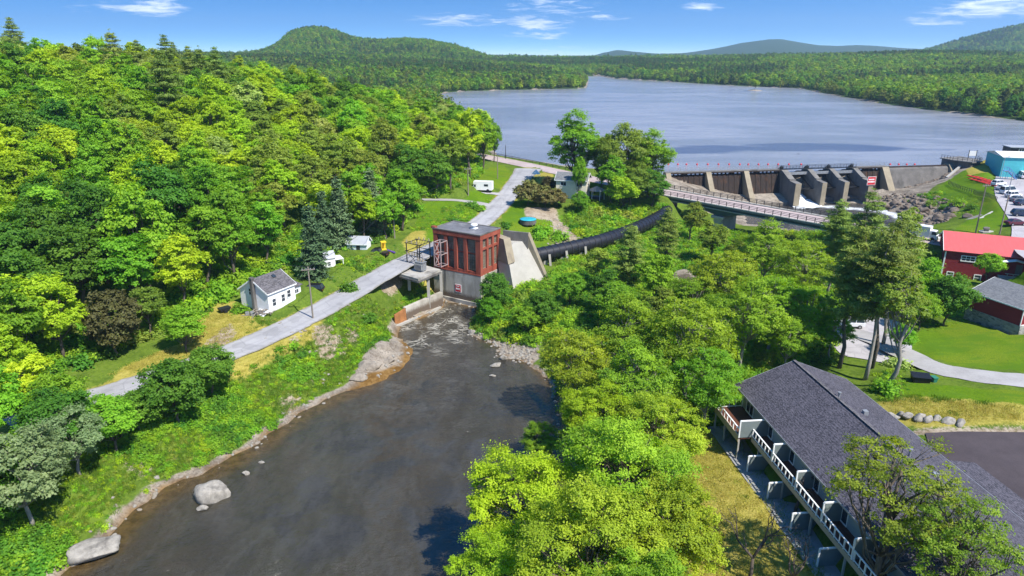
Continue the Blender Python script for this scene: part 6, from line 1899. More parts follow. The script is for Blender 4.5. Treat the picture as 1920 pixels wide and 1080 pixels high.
def car(kind, paint, label, x, y, z, rz, group=None):
    cat = {'sedan': 'car', 'suv': 'car', 'pickup': 'pickup truck', 'van': 'van'}[kind]
    c_ = thing('parked_' + ('car' if cat == 'car' else cat.replace(' ', '_')), label, cat, (x, y, z), rz, group)
    L2, hw = 2.3, 0.9
    if kind == 'sedan': low = [(-2.3, .35), (-2.32, .75), (-2.2, .98), (-1.5, 1.02), (0.95, 1.0), (1.75, .92), (2.2, .78), (2.3, .55), (2.25, .3)]; cab = (-1.75, 1.05, -1.05, 0.35, 1.0, 1.45)
    elif kind == 'suv': low = [(-2.25, .4), (-2.3, .9), (-2.2, 1.1), (0.9, 1.1), (1.9, 1.0), (2.25, .85), (2.3, .55), (2.25, .38)]; cab = (-2.15, 1.0, -1.85, 0.45, 1.08, 1.72)
    elif kind == 'van': low = [(-2.6, .4), (-2.65, 1.0), (-2.6, 1.2), (1.6, 1.2), (2.3, 1.05), (2.6, .8), (2.6, .4)]; cab = (-2.58, 1.85, -2.5, 1.0, 1.19, 2.2)
    else: low = [(-2.7, .5), (-2.7, 1.12), (-0.95, 1.12), (1.0, 1.1), (2.2, 1.05), (2.6, .9), (2.65, .5)]; cab = (-1.0, 1.05, -0.85, 0.45, 1.1, 1.8)
    b = MB(); n = len(low)
    ws = [hw * (0.93 if (i in (0, n - 1)) else 1.0) for i in range(n)]
    vs = [(px, -w_, pz) for (px, pz), w_ in zip(low, ws)] + [(px, w_, pz) for (px, pz), w_ in zip(low, ws)]
    b.add(vs, [tuple(range(n)), tuple(reversed(range(n, 2 * n)))] + [(i, n + i, n + (i + 1) % n, (i + 1) % n) for i in range(n)])
    xa, xb, xc, xd, z0, z1 = cab
    b.hexa([(xc, -hw * .74, z1), (xd, -hw * .74, z1), (xd, hw * .74, z1), (xc, hw * .74, z1)], [(xc + .06, -hw * .66, z1 + .06), (xd - .06, -hw * .66, z1 + .06), (xd - .06, hw * .66, z1 + .06), (xc + .06, hw * .66, z1 + .06)])
    for sx_, bx, tx in ((0, xa, xc), (0, xb, xd), (0, (xa + xb) / 2 - .1, (xc + xd) / 2 - .1)):
        for sg in (-1, 1): b.bar((bx, sg * hw * .93, z0), (tx, sg * hw * .745, z1), 0.09)
    o = fixn(b.build('body', PAINT[paint], c_, bevel=0.05))
    g = MB(); g.hexa([(xa, -hw * .92, z0 - .02), (xb, -hw * .92, z0 - .02), (xb, hw * .92, z0 - .02), (xa, hw * .92, z0 - .02)], [(xc, -hw * .735, z1), (xd, -hw * .735, z1), (xd, hw * .735, z1), (xc, hw * .735, z1)]); g.build('windows', M['glass'], c_)
    if kind == 'pickup':
        g = MB(); g.box(-2.6, -1.1, -.75, .75, 1.121, 1.13); g.build('cargo_bed', M['dark_steel'], c_)
    ax = 1.4 if kind != 'van' else 1.65
    for xx in (-ax, ax):
        for sg in (-1, 1):
            w_ = MB(); w_.tube([(xx, sg * (hw - .16), .34), (xx, sg * (hw + .03), .34)], .34, 18); wo = w_.build('wheel', M['tyre'], c_)
            w_ = MB(); w_.tube([(xx, sg * (hw + .031), .34), (xx, sg * (hw + .045), .34)], .2, 14); w_.build('rim', M['chrome'], wo)
    for sg in (-1, 1):
        w_ = MB(); fxx = low[-2][0]; w_.box(fxx - .12, fxx + .03, sg * .62 - .18, sg * .62 + .18, .62, .78); w_.build('headlight', M['headlight'], c_)
        w_ = MB(); w_.box(low[0][0] - .06, low[0][0] + .1, sg * .66 - .14, sg * .66 + .14, .78, .92); w_.build('taillight', M['taillight'], c_)
    return c_


x, y = G(571, 556, 7.5); car('sedan', 'blue', 'pale blue car parked beside the white house', x, y, 7.55, WH_A + 2.1)
x, y = G(585, 549, 7.9); car('suv', 'black', 'black car parked under the spruce behind the pale blue car', x, y, 7.9, WH_A + 2.0)
x, y = G(706, 480, 9.2); car('pickup', 'black', 'black pickup truck parked by the road beside the pale blue shed', x, y, 9.1, 2.9)
ty = thing('play_set', 'yellow and purple play set standing behind the black pickup by the road', 'play set', (*G(722, 475, 9.4), 9.3), 0.4)
b = MB(); b.box(-0.8, 0.3, -0.6, 0.6, 1.0, 1.15); b.box(-0.8, -0.7, -0.6, 0.6, 1.15, 2.6); b.box(-0.7, 0.3, 0.5, 0.6, 1.15, 2.6); b.box(-.8, .3, -.6, .6, 2.6, 2.75); b.build('tower', M['yellow_paint'], ty)
b = MB(); b.hexa([(0.3, -.4, .9), (2.0, -.4, 0), (2.0, .4, 0), (0.3, .4, .9)], [(0.3, -.4, 1.1), (2.2, -.4, .15), (2.2, .4, .15), (0.3, .4, 1.1)]); b.build('chute', M['purple_paint'], ty)
b = MB()
for x in (-.75, .25):
    for y in (-.55, .55): b.bar((x, y, -.2), (x, y, 1.0), .1)
b.build('leg', M['sign_red'], ty)
x, y = G(1592, 613, 5.82); car('suv', 'white', 'white car parked on the lot seen between the tall trunks', x, y, 5.82, 3.05)
cp = thing('camper_van', 'white camper parked on the gravel drive at the wood edge', 'camper', (*G(904, 358, 12.8), 12.75), 2.95)
b = MB(); b.box(-3.1, 1.5, -1.1, 1.1, 0.5, 2.9); b.hexa([(1.5, -1.05, .5), (3.0, -1.05, .5), (3.0, 1.05, .5), (1.5, 1.05, .5)], [(1.5, -1.05, 2.1), (2.2, -1.0, 2.0), (2.2, 1.0, 2.0), (1.5, 1.05, 2.1)]); b.box(1.5, 2.3, -1.08, 1.08, 2.12, 2.9); b.build('body', PAINT['white'], cp)
b = MB(); b.box(1.6, 2.1, -1.12, 1.12, 1.45, 1.95); b.box(-2.0, -0.8, -1.13, 1.13, 1.6, 2.2); b.build('windows', M['glass'], cp)
for xx in (-1.9, 2.0):
    for sg in (-1, 1): b = MB(); b.tube([(xx, sg * .85, .42), (xx, sg * 1.12, .42)], .42, 16); b.build('wheel', M['tyre'], cp)
mv = thing('box_truck', 'white box truck on the bridge road behind the treetops', 'truck', (*G(1728, 447, 9.8), 9.75), math.atan2(-.69, .72))
b = MB(); b.box(-3.4, 1.6, -1.1, 1.1, 0.7, 3.1); b.build('cargo_box', PAINT['white'], mv)
b = MB(); b.hexa([(1.7, -1.0, .5), (3.3, -1.0, .5), (3.3, 1.0, .5), (1.7, 1.0, .5)], [(1.7, -1.0, 2.3), (2.7, -.95, 2.3), (2.7, .95, 2.3), (1.7, 1.0, 2.3)]); b.build('cab', PAINT['white'], mv)
b = MB(); b.hexa([(2.0, -1.02, 1.5), (3.02, -1.02, 1.5), (3.02, 1.02, 1.5), (2.0, 1.02, 1.5)], [(2.0, -.98, 2.15), (2.76, -.98, 2.15), (2.76, .98, 2.15), (2.0, .98, 2.15)]); b.build('windows', M['glass'], mv)
for xx in (-2.2, 2.3):
    for sg in (-1, 1): b = MB(); b.tube([(xx, sg * .8, .45), (xx, sg * 1.08, .45)], .45, 16); b.build('wheel', M['tyre'], mv)
for k, (px, py, kind, paint, lab, rz) in enumerate([
        (1872, 348, 'suv', 'white', 'white car at the kayak end of the parked row', 0.3), (1880, 356, 'sedan', 'silver', 'silver car second in the parked row after the kayaks', 0.3),
        (1890, 363, 'van', 'white', 'white van in the parked row by the grass bank', 0.3), (1899, 370, 'suv', 'white', 'white car beside the white van, further from the kayaks', 0.3), (1907, 377, 'sedan', 'grey', 'grey car between white and black cars in the parked row', 0.3),
        (1916, 384, 'sedan', 'navy', 'dark navy car at the near end of the parked row', 0.3), (1915, 405, 'suv', 'navy', 'dark blue car parked apart below the row', -0.2), (1903, 422, 'sedan', 'maroon', 'maroon car nearest the lawn and its poles', 0.1), (1916, 334, 'van', 'white', 'white van before the teal building', 1.2)]):
    x, y = G(px, py, 12.03); car(kind, paint, lab, x, y, 12.03, rz, 'vehicles in the lakeside car park')

# kayaks
kb = MB()
sec = [(-1.9, .03, .12), (-1.4, .2, .18), (-.7, .33, .22), (0, .37, .23), (.7, .33, .22), (1.4, .2, .18), (1.9, .03, .12)]
nn = 12
for x, w_, h in sec:
    for k in range(nn): a = 2 * math.pi * k / nn; kb.v.append((x, w_ * math.cos(a), .25 + h * math.sin(a) + (abs(x) / 1.9) ** 2 * .1))
for i in range(len(sec) - 1):
    for k in range(nn): kb.f.append((i * nn + k, (i + 1) * nn + k, (i + 1) * nn + (k + 1) % nn, i * nn + (k + 1) % nn)); kb.m.append(0)
km = None
for i in range(14):
    px = 1824 + (i % 7) * 6.6 + (i // 7) * 3; py = 332 + (i % 7) * 2.0 + (i // 7) * 6.0
    x, y, z = ground_px(px, py)
    r_ = thing('kayak', 'red kayak lying in the cluster of kayaks on the grass by the car park', 'kayak', (x, y, z), -0.9 + rgm.normal() * .05, 'red kayaks on the grass')
    if km is None:
        km = kb.build('hull', M['kayak_red'], r_, smooth=True); ck = MB(); ck.lathe([(.28, .46), (.32, .5), (.22, .51)], 14); ck.v = [(p[0] * 1.6, p[1] * .8, p[2]) for p in ck.v]; kc = ck.build('cockpit', M['black_plastic'], r_)
    else: link_mesh('hull', km.data, r_); link_mesh('cockpit', kc.data, r_)

# bins
dm = thing('dumpster', 'black rubbish container at the edge of the gravel lane', 'dumpster', (*G(1724, 718, 6.7), 6.62), -0.25)
b = MB(); b.hexa([(-1.0, -.6, .12), (1.0, -.6, .12), (1.0, .6, .12), (-1.0, .6, .12)], [(-1.15, -.75, 1.15), (1.15, -.75, 1.15), (1.15, .75, 1.3), (-1.15, .75, 1.3)]); b.build('body', M['black_plastic'], dm, bevel=.04)
b = MB(); b.slab([(-1.2, -.82, 1.2), (1.2, -.82, 1.2), (1.2, .8, 1.38), (-1.2, .8, 1.38)], .06); b.build('lid', M['black_plastic'], dm)
for xx in (-.8, .8):
    for yy in (-.45, .45): b = MB(); b.tube([(xx, yy - .05, .1), (xx, yy + .05, .1)], .1, 10); b.build('wheel', M['tyre'], dm)
wb = thing('wheelie_bin', 'green wheeled bin beside the black rubbish container', 'bin', (*G(1750, 718, 6.8), 6.66), 0.2)
b = MB(); b.hexa([(-.24, -.24, .06), (.24, -.24, .06), (.24, .24, .06), (-.24, .24, .06)], [(-.34, -.36, 1.0), (.34, -.36, 1.0), (.34, .36, 1.05), (-.34, .36, 1.05)]); b.build('body', M['green_plastic'], wb, bevel=.02)
b = MB(); b.slab([(-.37, -.42, 1.03), (.37, -.42, 1.03), (.37, .4, 1.12), (-.37, .4, 1.12)], .05); b.build('lid', M['green_plastic'], wb)
for xx in (-.28, .28): b = MB(); b.tube([(xx - .03, .26, .12), (xx + .03, .26, .12)], .12, 10); b.build('wheel', M['tyre'], wb)

# junk by the white house, brush pile
jp = thing('scrap_pile', 'heap of boards and scrap against the gable of the white house', 'scrap pile', (*G(484, 597, 7.2), Hf(*G(484, 597, 7.2))), 0.4)
b = MB()
for i in range(26):
    p = Vector((rgm.normal() * 1.0, rgm.normal() * 0.8, abs(rgm.normal()) * .3 + .1)); d = Vector((rgm.normal(), rgm.normal(), rgm.normal() * .15)).normalized() * rgm.uniform(.5, 1.2)
    b.bar(p - d, p + d, .16, .06)
b.build('boards', M['wood_pole'], jp)
b = MB()
for i in range(4): p = (rgm.normal() * .9, rgm.normal() * .7); b.box(p[0] - .3, p[0] + .3, p[1] - .25, p[1] + .25, 0, .55)
b.build('scrap_boxes', M['grey_steel'], jp)
gr = thing('garden_trailer', 'dark garden trailer standing on the dry yard grass', 'trailer', (*G(422, 590, 8.0), Hf(*G(422, 590, 8.0))), 0.8)
b = MB(); b.hexa([(-.8, -.5, .35), (.8, -.5, .35), (.8, .5, .35), (-.8, .5, .35)], [(-.95, -.6, .85), (.95, -.6, .85), (.95, .6, .85), (-.95, .6, .85)]); b.bar((.9, 0, .4), (1.9, 0, .35), .08); b.build('tub', M['dark_steel'], gr)
for sg in (-1, 1): b = MB(); b.tube([(0, sg * .55, .3), (0, sg * .68, .3)], .3, 14); b.build('wheel', M['tyre'], gr)
bd = thing('flying_bird', 'dark bird gliding over the lake above the dam', 'bird', (*G(1497, 289, 15.5), 15.5), 0.5)
b = MB()
b.tube([(-.35, 0, 0), (-.1, 0, .02), (.2, 0, .03), (.36, 0, .05), (.44, 0, .04)], [.02, .1, .11, .06, .015], 8)
for sg in (-1, 1): b.add([(.16, sg * .06, .05), (-.12, sg * .06, .05), (-.14, sg * .5, .22), (.05, sg * .55, .24), (-.2, sg * 1.05, .16), (.16, sg * .06, .08), (-.12, sg * .06, .07), (-.14, sg * .5, .235), (.05, sg * .55, .26)], [(0, 1, 2, 3), (3, 2, 4), (5, 8, 7, 6), (8, 4, 7)])
b.add([(-.33, -.02, .0), (-.33, .02, .0), (-.6, .12, .0), (-.6, -.12, .0), (-.45, 0, .03)], [(0, 1, 2, 3), (0, 4, 1), (1, 4, 2), (2, 4, 3), (3, 4, 0)])
b.build('body', M['black_plastic'], bd)
# ------------------------------------------------------------------ woods and single trees
rgt = np.random.default_rng(77)
EDGE = [(-400, 800), (-100, 752), (0, 735), (100, 708), (200, 664), (260, 645), (330, 606), (380, 575), (430, 545), (480, 520), (560, 506), (600, 488), (640, 462), (700, 458), (735, 436), (770, 400), (800, 371), (850, 350), (880, 338), (905, 320), (930, 298), (935, 290)]
EX = [e[0] for e in EDGE]; EY = [e[1] for e in EDGE]
placed = []   # x, y, radius


def free(x, y, r):
    for a, b, q in placed:
        if (a - x) ** 2 + (b - y) ** 2 < (0.5 * (r + q)) ** 2: return False
    return True


def at(px, py, z): return G(px, py, z)


def single(key, px, py, zc, label, s=1.0, hs=None, name='broadleaf_tree', group=None, rz=None, cat='tree', r=3.5):
    """tree whose crown centre shows at the pixel, zc metres above datum"""
    x, y = G(px, py, zc)
    placed.append((x, y, r))
    return plant(key, x, y, s, rz, name, label, cat, group, hs)


# -- hillside: named trees on the crest and the wood edge
def base(key, px, y, label, s=1.0, hs=None, name='broadleaf_tree', group=None, r=3.5, cat='tree'):
    x = (px - 960) / 1353.6 * y
    placed.append((x, y, r))
    return plant(key, x, y, s, None, name, label, cat, group, hs)


base('pine1', 212, 226, 'tall dark pine standing highest on the left skyline', 1.0, 1.12, 'pine_tree')
base('pine2', 258, 230, 'dark pine second highest on the skyline beside the tallest pine', 0.95, 0.95, 'pine_tree')
base('pine2', 352, 255, 'slim pine lower on the skyline right of the two tall pines', 0.85, 0.7, 'pine_tree')
for key, px, py, lab, s, hs, nm in [
        ('spruce1', 590, 520, 'dark spruce behind the white house and the parked cars', 1.0, 0.95, 'spruce_tree'),
        ('spruce1', 640, 462, 'dark spruce standing left of the pale blue shed', 1.05, 1.0, 'spruce_tree'),
        ('spruce2', 612, 470, 'spruce just behind the small white outbuilding', 1.0, 1.05, 'spruce_tree'),
        ('spruce1', 700, 440, 'dark spruce directly behind the pale blue shed', 1.05, 1.0, 'spruce_tree'),
        ('fine_green', 725, 448, 'light green tree at the right of the shed behind the yellow slide', 1.0, 1.1, 'broadleaf_tree'),
        ('green5', 755, 432, 'tall green tree behind the pole beyond the shed', 0.95, 0.9, 'broadleaf_tree'),
        ('fine_green', 768, 405, 'bushy green tree at the top of the roadside meadow', 1.05, 1.0, 'broadleaf_tree'),
        ('copper1', 222, 668, 'dark brownish leaved tree at the left wood edge above the dry verge', 0.85, 0.9, 'broadleaf_tree'),
        ('olive8', 845, 358, 'olive tree with bare lower trunk by the gravel drive', 1.05, 1.15, 'broadleaf_tree'),
        ('deep6', 818, 372, 'dark green tree at the left of the gravel drive', 0.9, 0.9, 'broadleaf_tree'),
        ('yellow2', 880, 335, 'yellow-green tree above the parked white camper', 1.15, 1.25, 'broadleaf_tree'),
        ('green5', 905, 318, 'rounded green tree at the right end of the hillside wood', 1.0, 1.15, 'broadleaf_tree'),
        ('deep6', 926, 304, 'small dark tree leaning out over the lake at the wood end', 0.62, 1.0, 'broadleaf_tree')]:
    x, y, z = ground_px(px, py); placed.append((x, y, 3.2)); plant(key, x, y, s, None, nm, lab, 'tree', None, hs)

# -- hillside wood
HILLSIDE = {
    'yellow': ('broadleaf_tree', 'yellow-green leafy tree in the wood covering the left hillside', 'yellow-green trees of the hillside wood'),
    'green': ('broadleaf_tree', 'bright green leafy tree in the wood covering the left hillside', 'bright green trees of the hillside wood'),
    'deep': ('broadleaf_tree', 'dark green leafy tree in the wood covering the left hillside', 'dark green trees of the hillside wood'),
    'olive': ('broadleaf_tree', 'olive green leafy tree in the wood covering the left hillside', 'olive trees of the hillside wood'),
    'pale': ('broadleaf_tree', 'pale creamy green leafy tree in the wood covering the left hillside', 'pale trees of the hillside wood'),
    'pine': ('pine_tree', 'layered dark pine in the wood covering the left hillside', 'pines of the hillside wood'),
    'spruce': ('spruce_tree', 'dark pointed spruce in the wood covering the left hillside', 'spruces of the hillside wood')}
cand = []
yy = 62.0
while yy < 335:
    sp = 7.6 if yy < 150 else 8.4 if yy < 230 else 9.4
    n = int((0.72 * yy + 40) / sp)
    for k in range(n):
        x = -(k + rgt.uniform(-.35, .35)) * sp - 4 + (rgt.random() * 3 if True else 0)
        cand.append((x, yy + rgt.uniform(-.4, .4) * sp))
    yy += sp * 0.92
hill_trees = []
for x, y in cand:
    z = Hf(x, y); px, py, _ = PX(x, y, z); px = float(px); py = float(py)
    if px < -110 or px > 935: continue
    if py > np.interp(px, EX, EY): continue
    if x > -135 and y > 330: continue
    d, _ = seg_dist(np.array([x]), np.array([y]), SIDE_ROAD)
    if d[0] < 6.0: continue
    d2, _ = seg_dist(np.array([x]), np.array([y]), DRIVE_W)
    if d2[0] < 3.5: continue
    if float(sdist(np.array([x]), np.array([y]), LAKE)[0]) < 3 and y > 243: continue
    r = 4.1
    if not free(x, y, r): continue
    edge_near = np.interp(px, EX, EY) - py < 26
    n1 = float(fbm(np.array(x), np.array(y), 38, 3, 51)); u = rgt.random()
    pine_w = (px > 285) * math.exp(-((px - 390) / 110) ** 2) * math.exp(-((py - 160) / 110) ** 2)
    if u < 0.006 + 0.30 * pine_w: key = ('pine1', 'pine2')[rgt.integers(2)]
    elif u < 0.016 + 0.30 * pine_w and y < 190: key = ('spruce1', 'spruce2')[rgt.integers(2)]
    else:
        v = n1 + rgt.normal() * 0.10
        key = ['deep6', 'green4', 'green5', 'yellow1', 'yellow2', 'yellow3', 'olive7', 'olive8', 'pale9'][
            0 if v < .32 else (1 if rgt.random() < .5 else 2) if v < .46 else 3 + rgt.integers(3) if v < .57 else (6 + rgt.integers(2)) if v < .66 else (8 if rgt.random() < .3 else 5)]
    kind = key.rstrip('0123456789')
    s = rgt.uniform(0.88, 1.2) * (0.80 if edge_near else 1.0)
    if px > 600: s *= 0.94
    nm, lab, grp = HILLSIDE[kind]
    placed.append((x, y, r)); hill_trees.append((x, y, z, key, s, nm, lab, grp))
# the 200 that show largest are trees of their own, the rest is one mass
broad = sorted([h for h in hill_trees if h[5] == 'broadleaf_tree'], key=lambda h: h[1] / h[4])
own = broad[:200] + [h for h in hill_trees if h[5] != 'broadleaf_tree']
for x, y, z, key, s, nm, lab, grp in own: plant(key, x, y, s, None, nm, lab, 'tree', grp, s * rgt.uniform(0.88, 1.12))
rest = broad[200:]
keys = sorted({h[3] for h in rest})
if rest: scatter('hilltop_wood', 'leafy treetops of the hillside wood farther up the slope', 'woods', np.array([h[:3] for h in rest]), np.array([h[4] for h in rest]), rgt.uniform(0, 6.28, len(rest)), np.array([keys.index(h[3]) for h in rest]), [TREES[k][1] for k in keys])
print('hillside trees', len(own), len(rest))

# -- west bank, near corner
for key, px, py, lab, s, hs in [
        ('silver1', 62, 985, 'silvery willow with a bare pale trunk leaning over the near river bank', 1.05, 1.05),
        ('silver1', 150, 890, 'silvery grey willow beside the leaning pale trunk', 0.9, 0.8),
        ('fine_green', 215, 850, 'green tree on the bank right of the silvery willows', 0.95, 0.85),
        ('fine_deep', 335, 800, 'dense dark green tree on the bank between road and river', 1.0, 1.0),
        ('fine_deep', 400, 745, 'broad dark green tree just above the dense bank tree', 0.92, 0.8),
        ('fine_green', 352, 660, 'small open tree on the dry verge hiding the road', 0.85, 0.8),
        ('olive8', 285, 630, 'olive green tree behind the dry verge beside the copper tree', 0.62, 0.58),
        ('fine_deep', 262, 812, 'dark green tree on the bank below the left end of the road', 0.75, 0.6),
        ('fine_green', 118, 812, 'light green tree over the road at the left edge', 1.0, 0.85),
        ('yellow3', 60, 800, 'yellow-green tree at the left edge beside the road', 0.75, 0.7),
        ('green4', -10, 850, 'bright green tree cut by the left picture edge above the willows', 0.8, 0.8),
        ('fine_green', 20, 930, 'low green tree at the left picture edge below the road', 0.95, 0.8),
        ('fine_deep', 120, 860, 'dark green tree behind the silvery willows', 1.0, 0.9),
        ('yellow1', 30, 740, 'yellow-green tree over the hidden road at the far left', 0.7, 0.7),
        ('fine_deep', -20, 1010, 'dark green tree in the lower left corner', 1.0, 0.9)]:
    x, y, z = ground_px(px, py); placed.append((x, y, 2)); plant(key, x, y, s, None, 'willow_tree' if key == 'silver1' else 'broadleaf_tree', lab, 'tree', None, hs)

# -- near maples, lower middle
for key, px, py, zc, s, lab in [
        ('near1', 980, 915, 10.5, 1.0, 'big yellow-green maple nearest the river in the lower middle'),
        ('near2', 1165, 905, 11.5, 1.0, 'big yellow-green maple in the centre of the lower grove'),
        ('near3', 1245, 985, 11.5, 0.92, 'big yellow-green maple at the lawn edge of the lower grove'),
        ('near2', 1110, 1050, 10.5, 0.95, 'big yellow-green maple at the bottom edge of the picture'),
        ('near1', 925, 1060, 8.0, 0.78, 'low maple branching out over the river at the bottom edge'),
        ('near3', 1205, 1140, 11.0, 0.9, 'maple cut off by the bottom edge beside the dry lawn'),
        ('near3', 1240, 810, 9.5, 0.85, 'yellow-green tree between the lower grove and the long house'),
        ('near1', 1120, 770, 9.0, 0.80, 'yellow-green tree overhanging the river bend'),
        ('near3', 1015, 800, 5.0, 0.45, 'small tree reaching low over the water at the river bend')]:
    single(key, px, py, zc, lab, s)
for key, px, py, zc, s, lab in [
        ('east1', 1080, 665, 10.0, 0.85, 'yellow-green tree above the stony point, nearest the river'),
        ('east2', 1185, 630, 11.5, 0.98, 'broad yellow-green tree in the middle of the east bank grove'),
        ('east1', 1295, 650, 12.0, 1.0, 'yellow-green tree left of the long house gable'),
        ('east2', 1195, 720, 10.5, 0.9, 'yellow-green tree in front of the east bank grove'),
        ('east3', 1320, 730, 9.5, 0.8, 'green tree just beyond the far balcony of the long house'),
        ('east2', 1395, 610, 12.0, 0.95, 'tree with a pale trunk behind the gable of the long house'),
        ('east1', 1350, 545, 12.0, 0.95, 'yellow-green tree below the bridge pier'),
        ('east2', 1430, 480, 13.0, 0.98, 'yellow-green tree just below the bridge railing'),
        ('east1', 1505, 525, 12.5, 0.9, 'rounded yellow-green tree left of the tall pines'),
        ('east3', 1445, 590, 11.0, 0.88, 'green tree beside the tall pines above the grey gable'),
        ('east3', 1515, 610, 9.5, 0.75, 'green tree left of the parked white car'),
        ('east3', 1300, 585, 9.5, 0.8, 'green tree beside the bedrock in the gorge'),
        ('olive7', 1240, 600, 8.5, 0.7, 'olive tree between bedrock and the east bank grove'),
        ('east3', 1480, 660, 8.0, 0.6, 'small green tree behind the far end of the long house'),
        ('east3', 1560, 650, 7.5, 0.5, 'low green tree between long house and parking lot')]:
    single(key, px, py, zc, lab, s)
# pines and slender trees behind the long house
for key, px, py, lab, s, hs in [
        ('tallpine', 1573, 690, 'tall pine with a bare dark trunk, first of the pines behind the long house', 0.92, 0.9),
        ('tallpine2', 1622, 712, 'tall pine with a pale straight trunk in the middle of the pines', 0.92, 0.93),
        ('tallpine', 1634, 690, 'dark trunked pine just behind the pale trunked pine', 0.88, 0.92),
        ('tallleaf', 1660, 725, 'slender leaning tree with forked pale trunk right of the pines', 0.8, 0.82),
        ('tallpine2', 1655, 650, 'pine behind the forked pale tree at the parking lot edge', 0.9, 0.92),
        ('tallpine', 1600, 580, 'pine standing beyond the parked white car', 0.9, 0.9),
        ('tallpine2', 1550, 560, 'pine at the left beyond the parking lot', 0.85, 0.82)]:
    x, y, z = ground_px(px, py); placed.append((x, y, 2)); plant(key, x, y, s, None, 'pine_tree' if 'pine' in key else 'broadleaf_tree', lab, 'tree', None, hs)
for key, px, py, zc, s, lab in [
        ('maple', 1732, 530, 11.5, 0.86, 'round bright green maple in front of the red barn corner'),
        ('fine_deep', 1775, 590, 7.5, 0.95, 'dark green shrubby tree left of the red garage'),
        ('fine_green', 1725, 600, 7.5, 0.75, 'light green shrubby tree below the round maple'),
        ('fine_green', 1852, 512, 9.3, 0.66, 'young green tree before the barn porch'),
        ('olive8', 1640, 470, 12.0, 0.8, 'olive tree beside the end of the bridge'),
        ('olive7', 1575, 450, 11.0, 0.75, 'olive tree hiding the far end of the bridge railing'),
        ('green5', 1690, 500, 11.0, 0.75, 'green tree between the pines and the red barn'),
        ('olive8', 1700, 450, 10.0, 0.55, 'small olive tree in front of the white box truck'),
        ('fine_green', 1690, 640, 8.0, 0.55, 'slim light green tree at the gravel lane bend')]:
    single(key, px, py, zc, lab, s)
# gorge below the bridge
for key, px, py, zc, s, lab, nm in [
        ('pine1', 1180, 500, 10.5, 0.8, 'bushy pine below the black pipe', 'pine_tree'),
        ('pine2', 1248, 468, 10.5, 0.72, 'bushy pine beside the bend of the black pipe', 'pine_tree'),
        ('olive7', 1300, 425, 8.5, 0.7, 'olive tree under the bridge, left of its pier', 'broadleaf_tree'),
        ('olive8', 1335, 460, 9.0, 0.72, 'olive tree in front of the bridge pier', 'broadleaf_tree'),
        ('green4', 1230, 540, 8.5, 0.8, 'green tree right of the bushy pines', 'broadleaf_tree'),
        ('deep6', 1130, 560, 6.5, 0.6, 'dark green tree in the thicket below the pipe supports', 'broadleaf_tree'),
        ('fine_green', 1070, 560, 5.5, 0.8, 'bushy green tree right of the concrete ramp', 'broadleaf_tree'),
        ('fine_deep', 930, 548, 6.0, 0.82, 'dark green tree growing against the powerhouse base', 'broadleaf_tree'),
        ('fine_green', 920, 590, 3.2, 0.6, 'low green tree at the water below the powerhouse', 'broadleaf_tree'),
        ('fine_deep', 1015, 598, 4.0, 0.75, 'dark thicket tree below the concrete ramp', 'broadleaf_tree'),
        ('fine_green', 985, 615, 3.0, 0.65, 'green thicket tree behind the stony point', 'broadleaf_tree'),
        ('fine_green', 1155, 590, 6.0, 1.0, 'light green tree in the middle of the river thicket', 'broadleaf_tree'),
        ('olive8', 1120, 505, 8.0, 0.6, 'small olive tree just below the pipe', 'broadleaf_tree'),
        ('olive7', 1380, 480, 9.0, 0.6, 'olive tree right of the bridge pier', 'broadleaf_tree')]:
    single(key, px, py, zc, lab, s, None, nm)
# cove trees by the cream house
for key, px, py, s, hs, lab in [
        ('cove1', 1075, 350, 1.22, 1.12, 'tall green tree rising behind the cream house against the lake'),
        ('cove2', 1172, 362, 1.2, 1.18, 'broad olive tree right of the cream house against the lake'),
        ('cove1', 1215, 368, 0.95, 0.95, 'dark green tree next to the start of the bridge'),
        ('cove2', 1185, 388, 0.92, 0.75, 'lower tree in front of the broad olive tree'),
        ('yellow3', 1165, 398, 0.95, 0.8, 'yellow-green tree at the foot of the cove trees'),
        ('fine_green', 1088, 404, 0.7, 0.72, 'light green tree before the cream house wall'),
        ('green5', 1146, 386, 0.9, 0.85, 'green tree filling the gap right of the open shelter'),
        ('deep6', 1222, 396, 0.85, 0.8, 'dark tree at the bridge end above the black pipe'),
        ('deep6', 1128, 352, 0.95, 1.05, 'dark green tree between the two tall cove trees')]:
    x, y, z = ground_px(px, py); placed.append((x, y, 3)); plant(key, x, y, s, None, 'broadleaf_tree', lab, 'tree', None, hs)
for key, px, py, s, hs, lab, nm in [
        ('russet1', 990, 385, 0.85, 0.98, 'round russet bush at the road bend', 'bush'), ('russet1', 1022, 390, 0.80, 0.86, 'dull green bush between russet bush and cream house', 'bush'),
        ('copper1', 1028, 362, 0.50, 0.42, 'dark purple bush beside the cream house corner', 'bush'), ('russet1', 1045, 388, 0.6, 0.72, 'bush beneath the cream house windows', 'bush')]:
    x, y, z = ground_px(px, py); plant(key, x, y, s, None, nm, lab, 'bush', None, hs)
x, y, z = ground_px(1085, 378); plant('fine_green', x, y, 0.55, None, 'broadleaf_tree', 'slim tree whose crown hangs before the cream house roof', 'tree', None, 1.35)
# islet
ix, iy = G(1415, 170, 12)
im = MB(); im.lathe([(9, -1.5), (7.5, 0.2), (4, 0.9), (0.05, 1.2)], 18); tag(im.build('islet', M['bank_rock'], None, (ix, iy, 12), True), kind='structure')
plant('yellow3', ix, iy, 0.95, None, 'broadleaf_tree', 'lone green tree on the tiny islet in the lake', 'tree', None, 0.85, z=12.9)
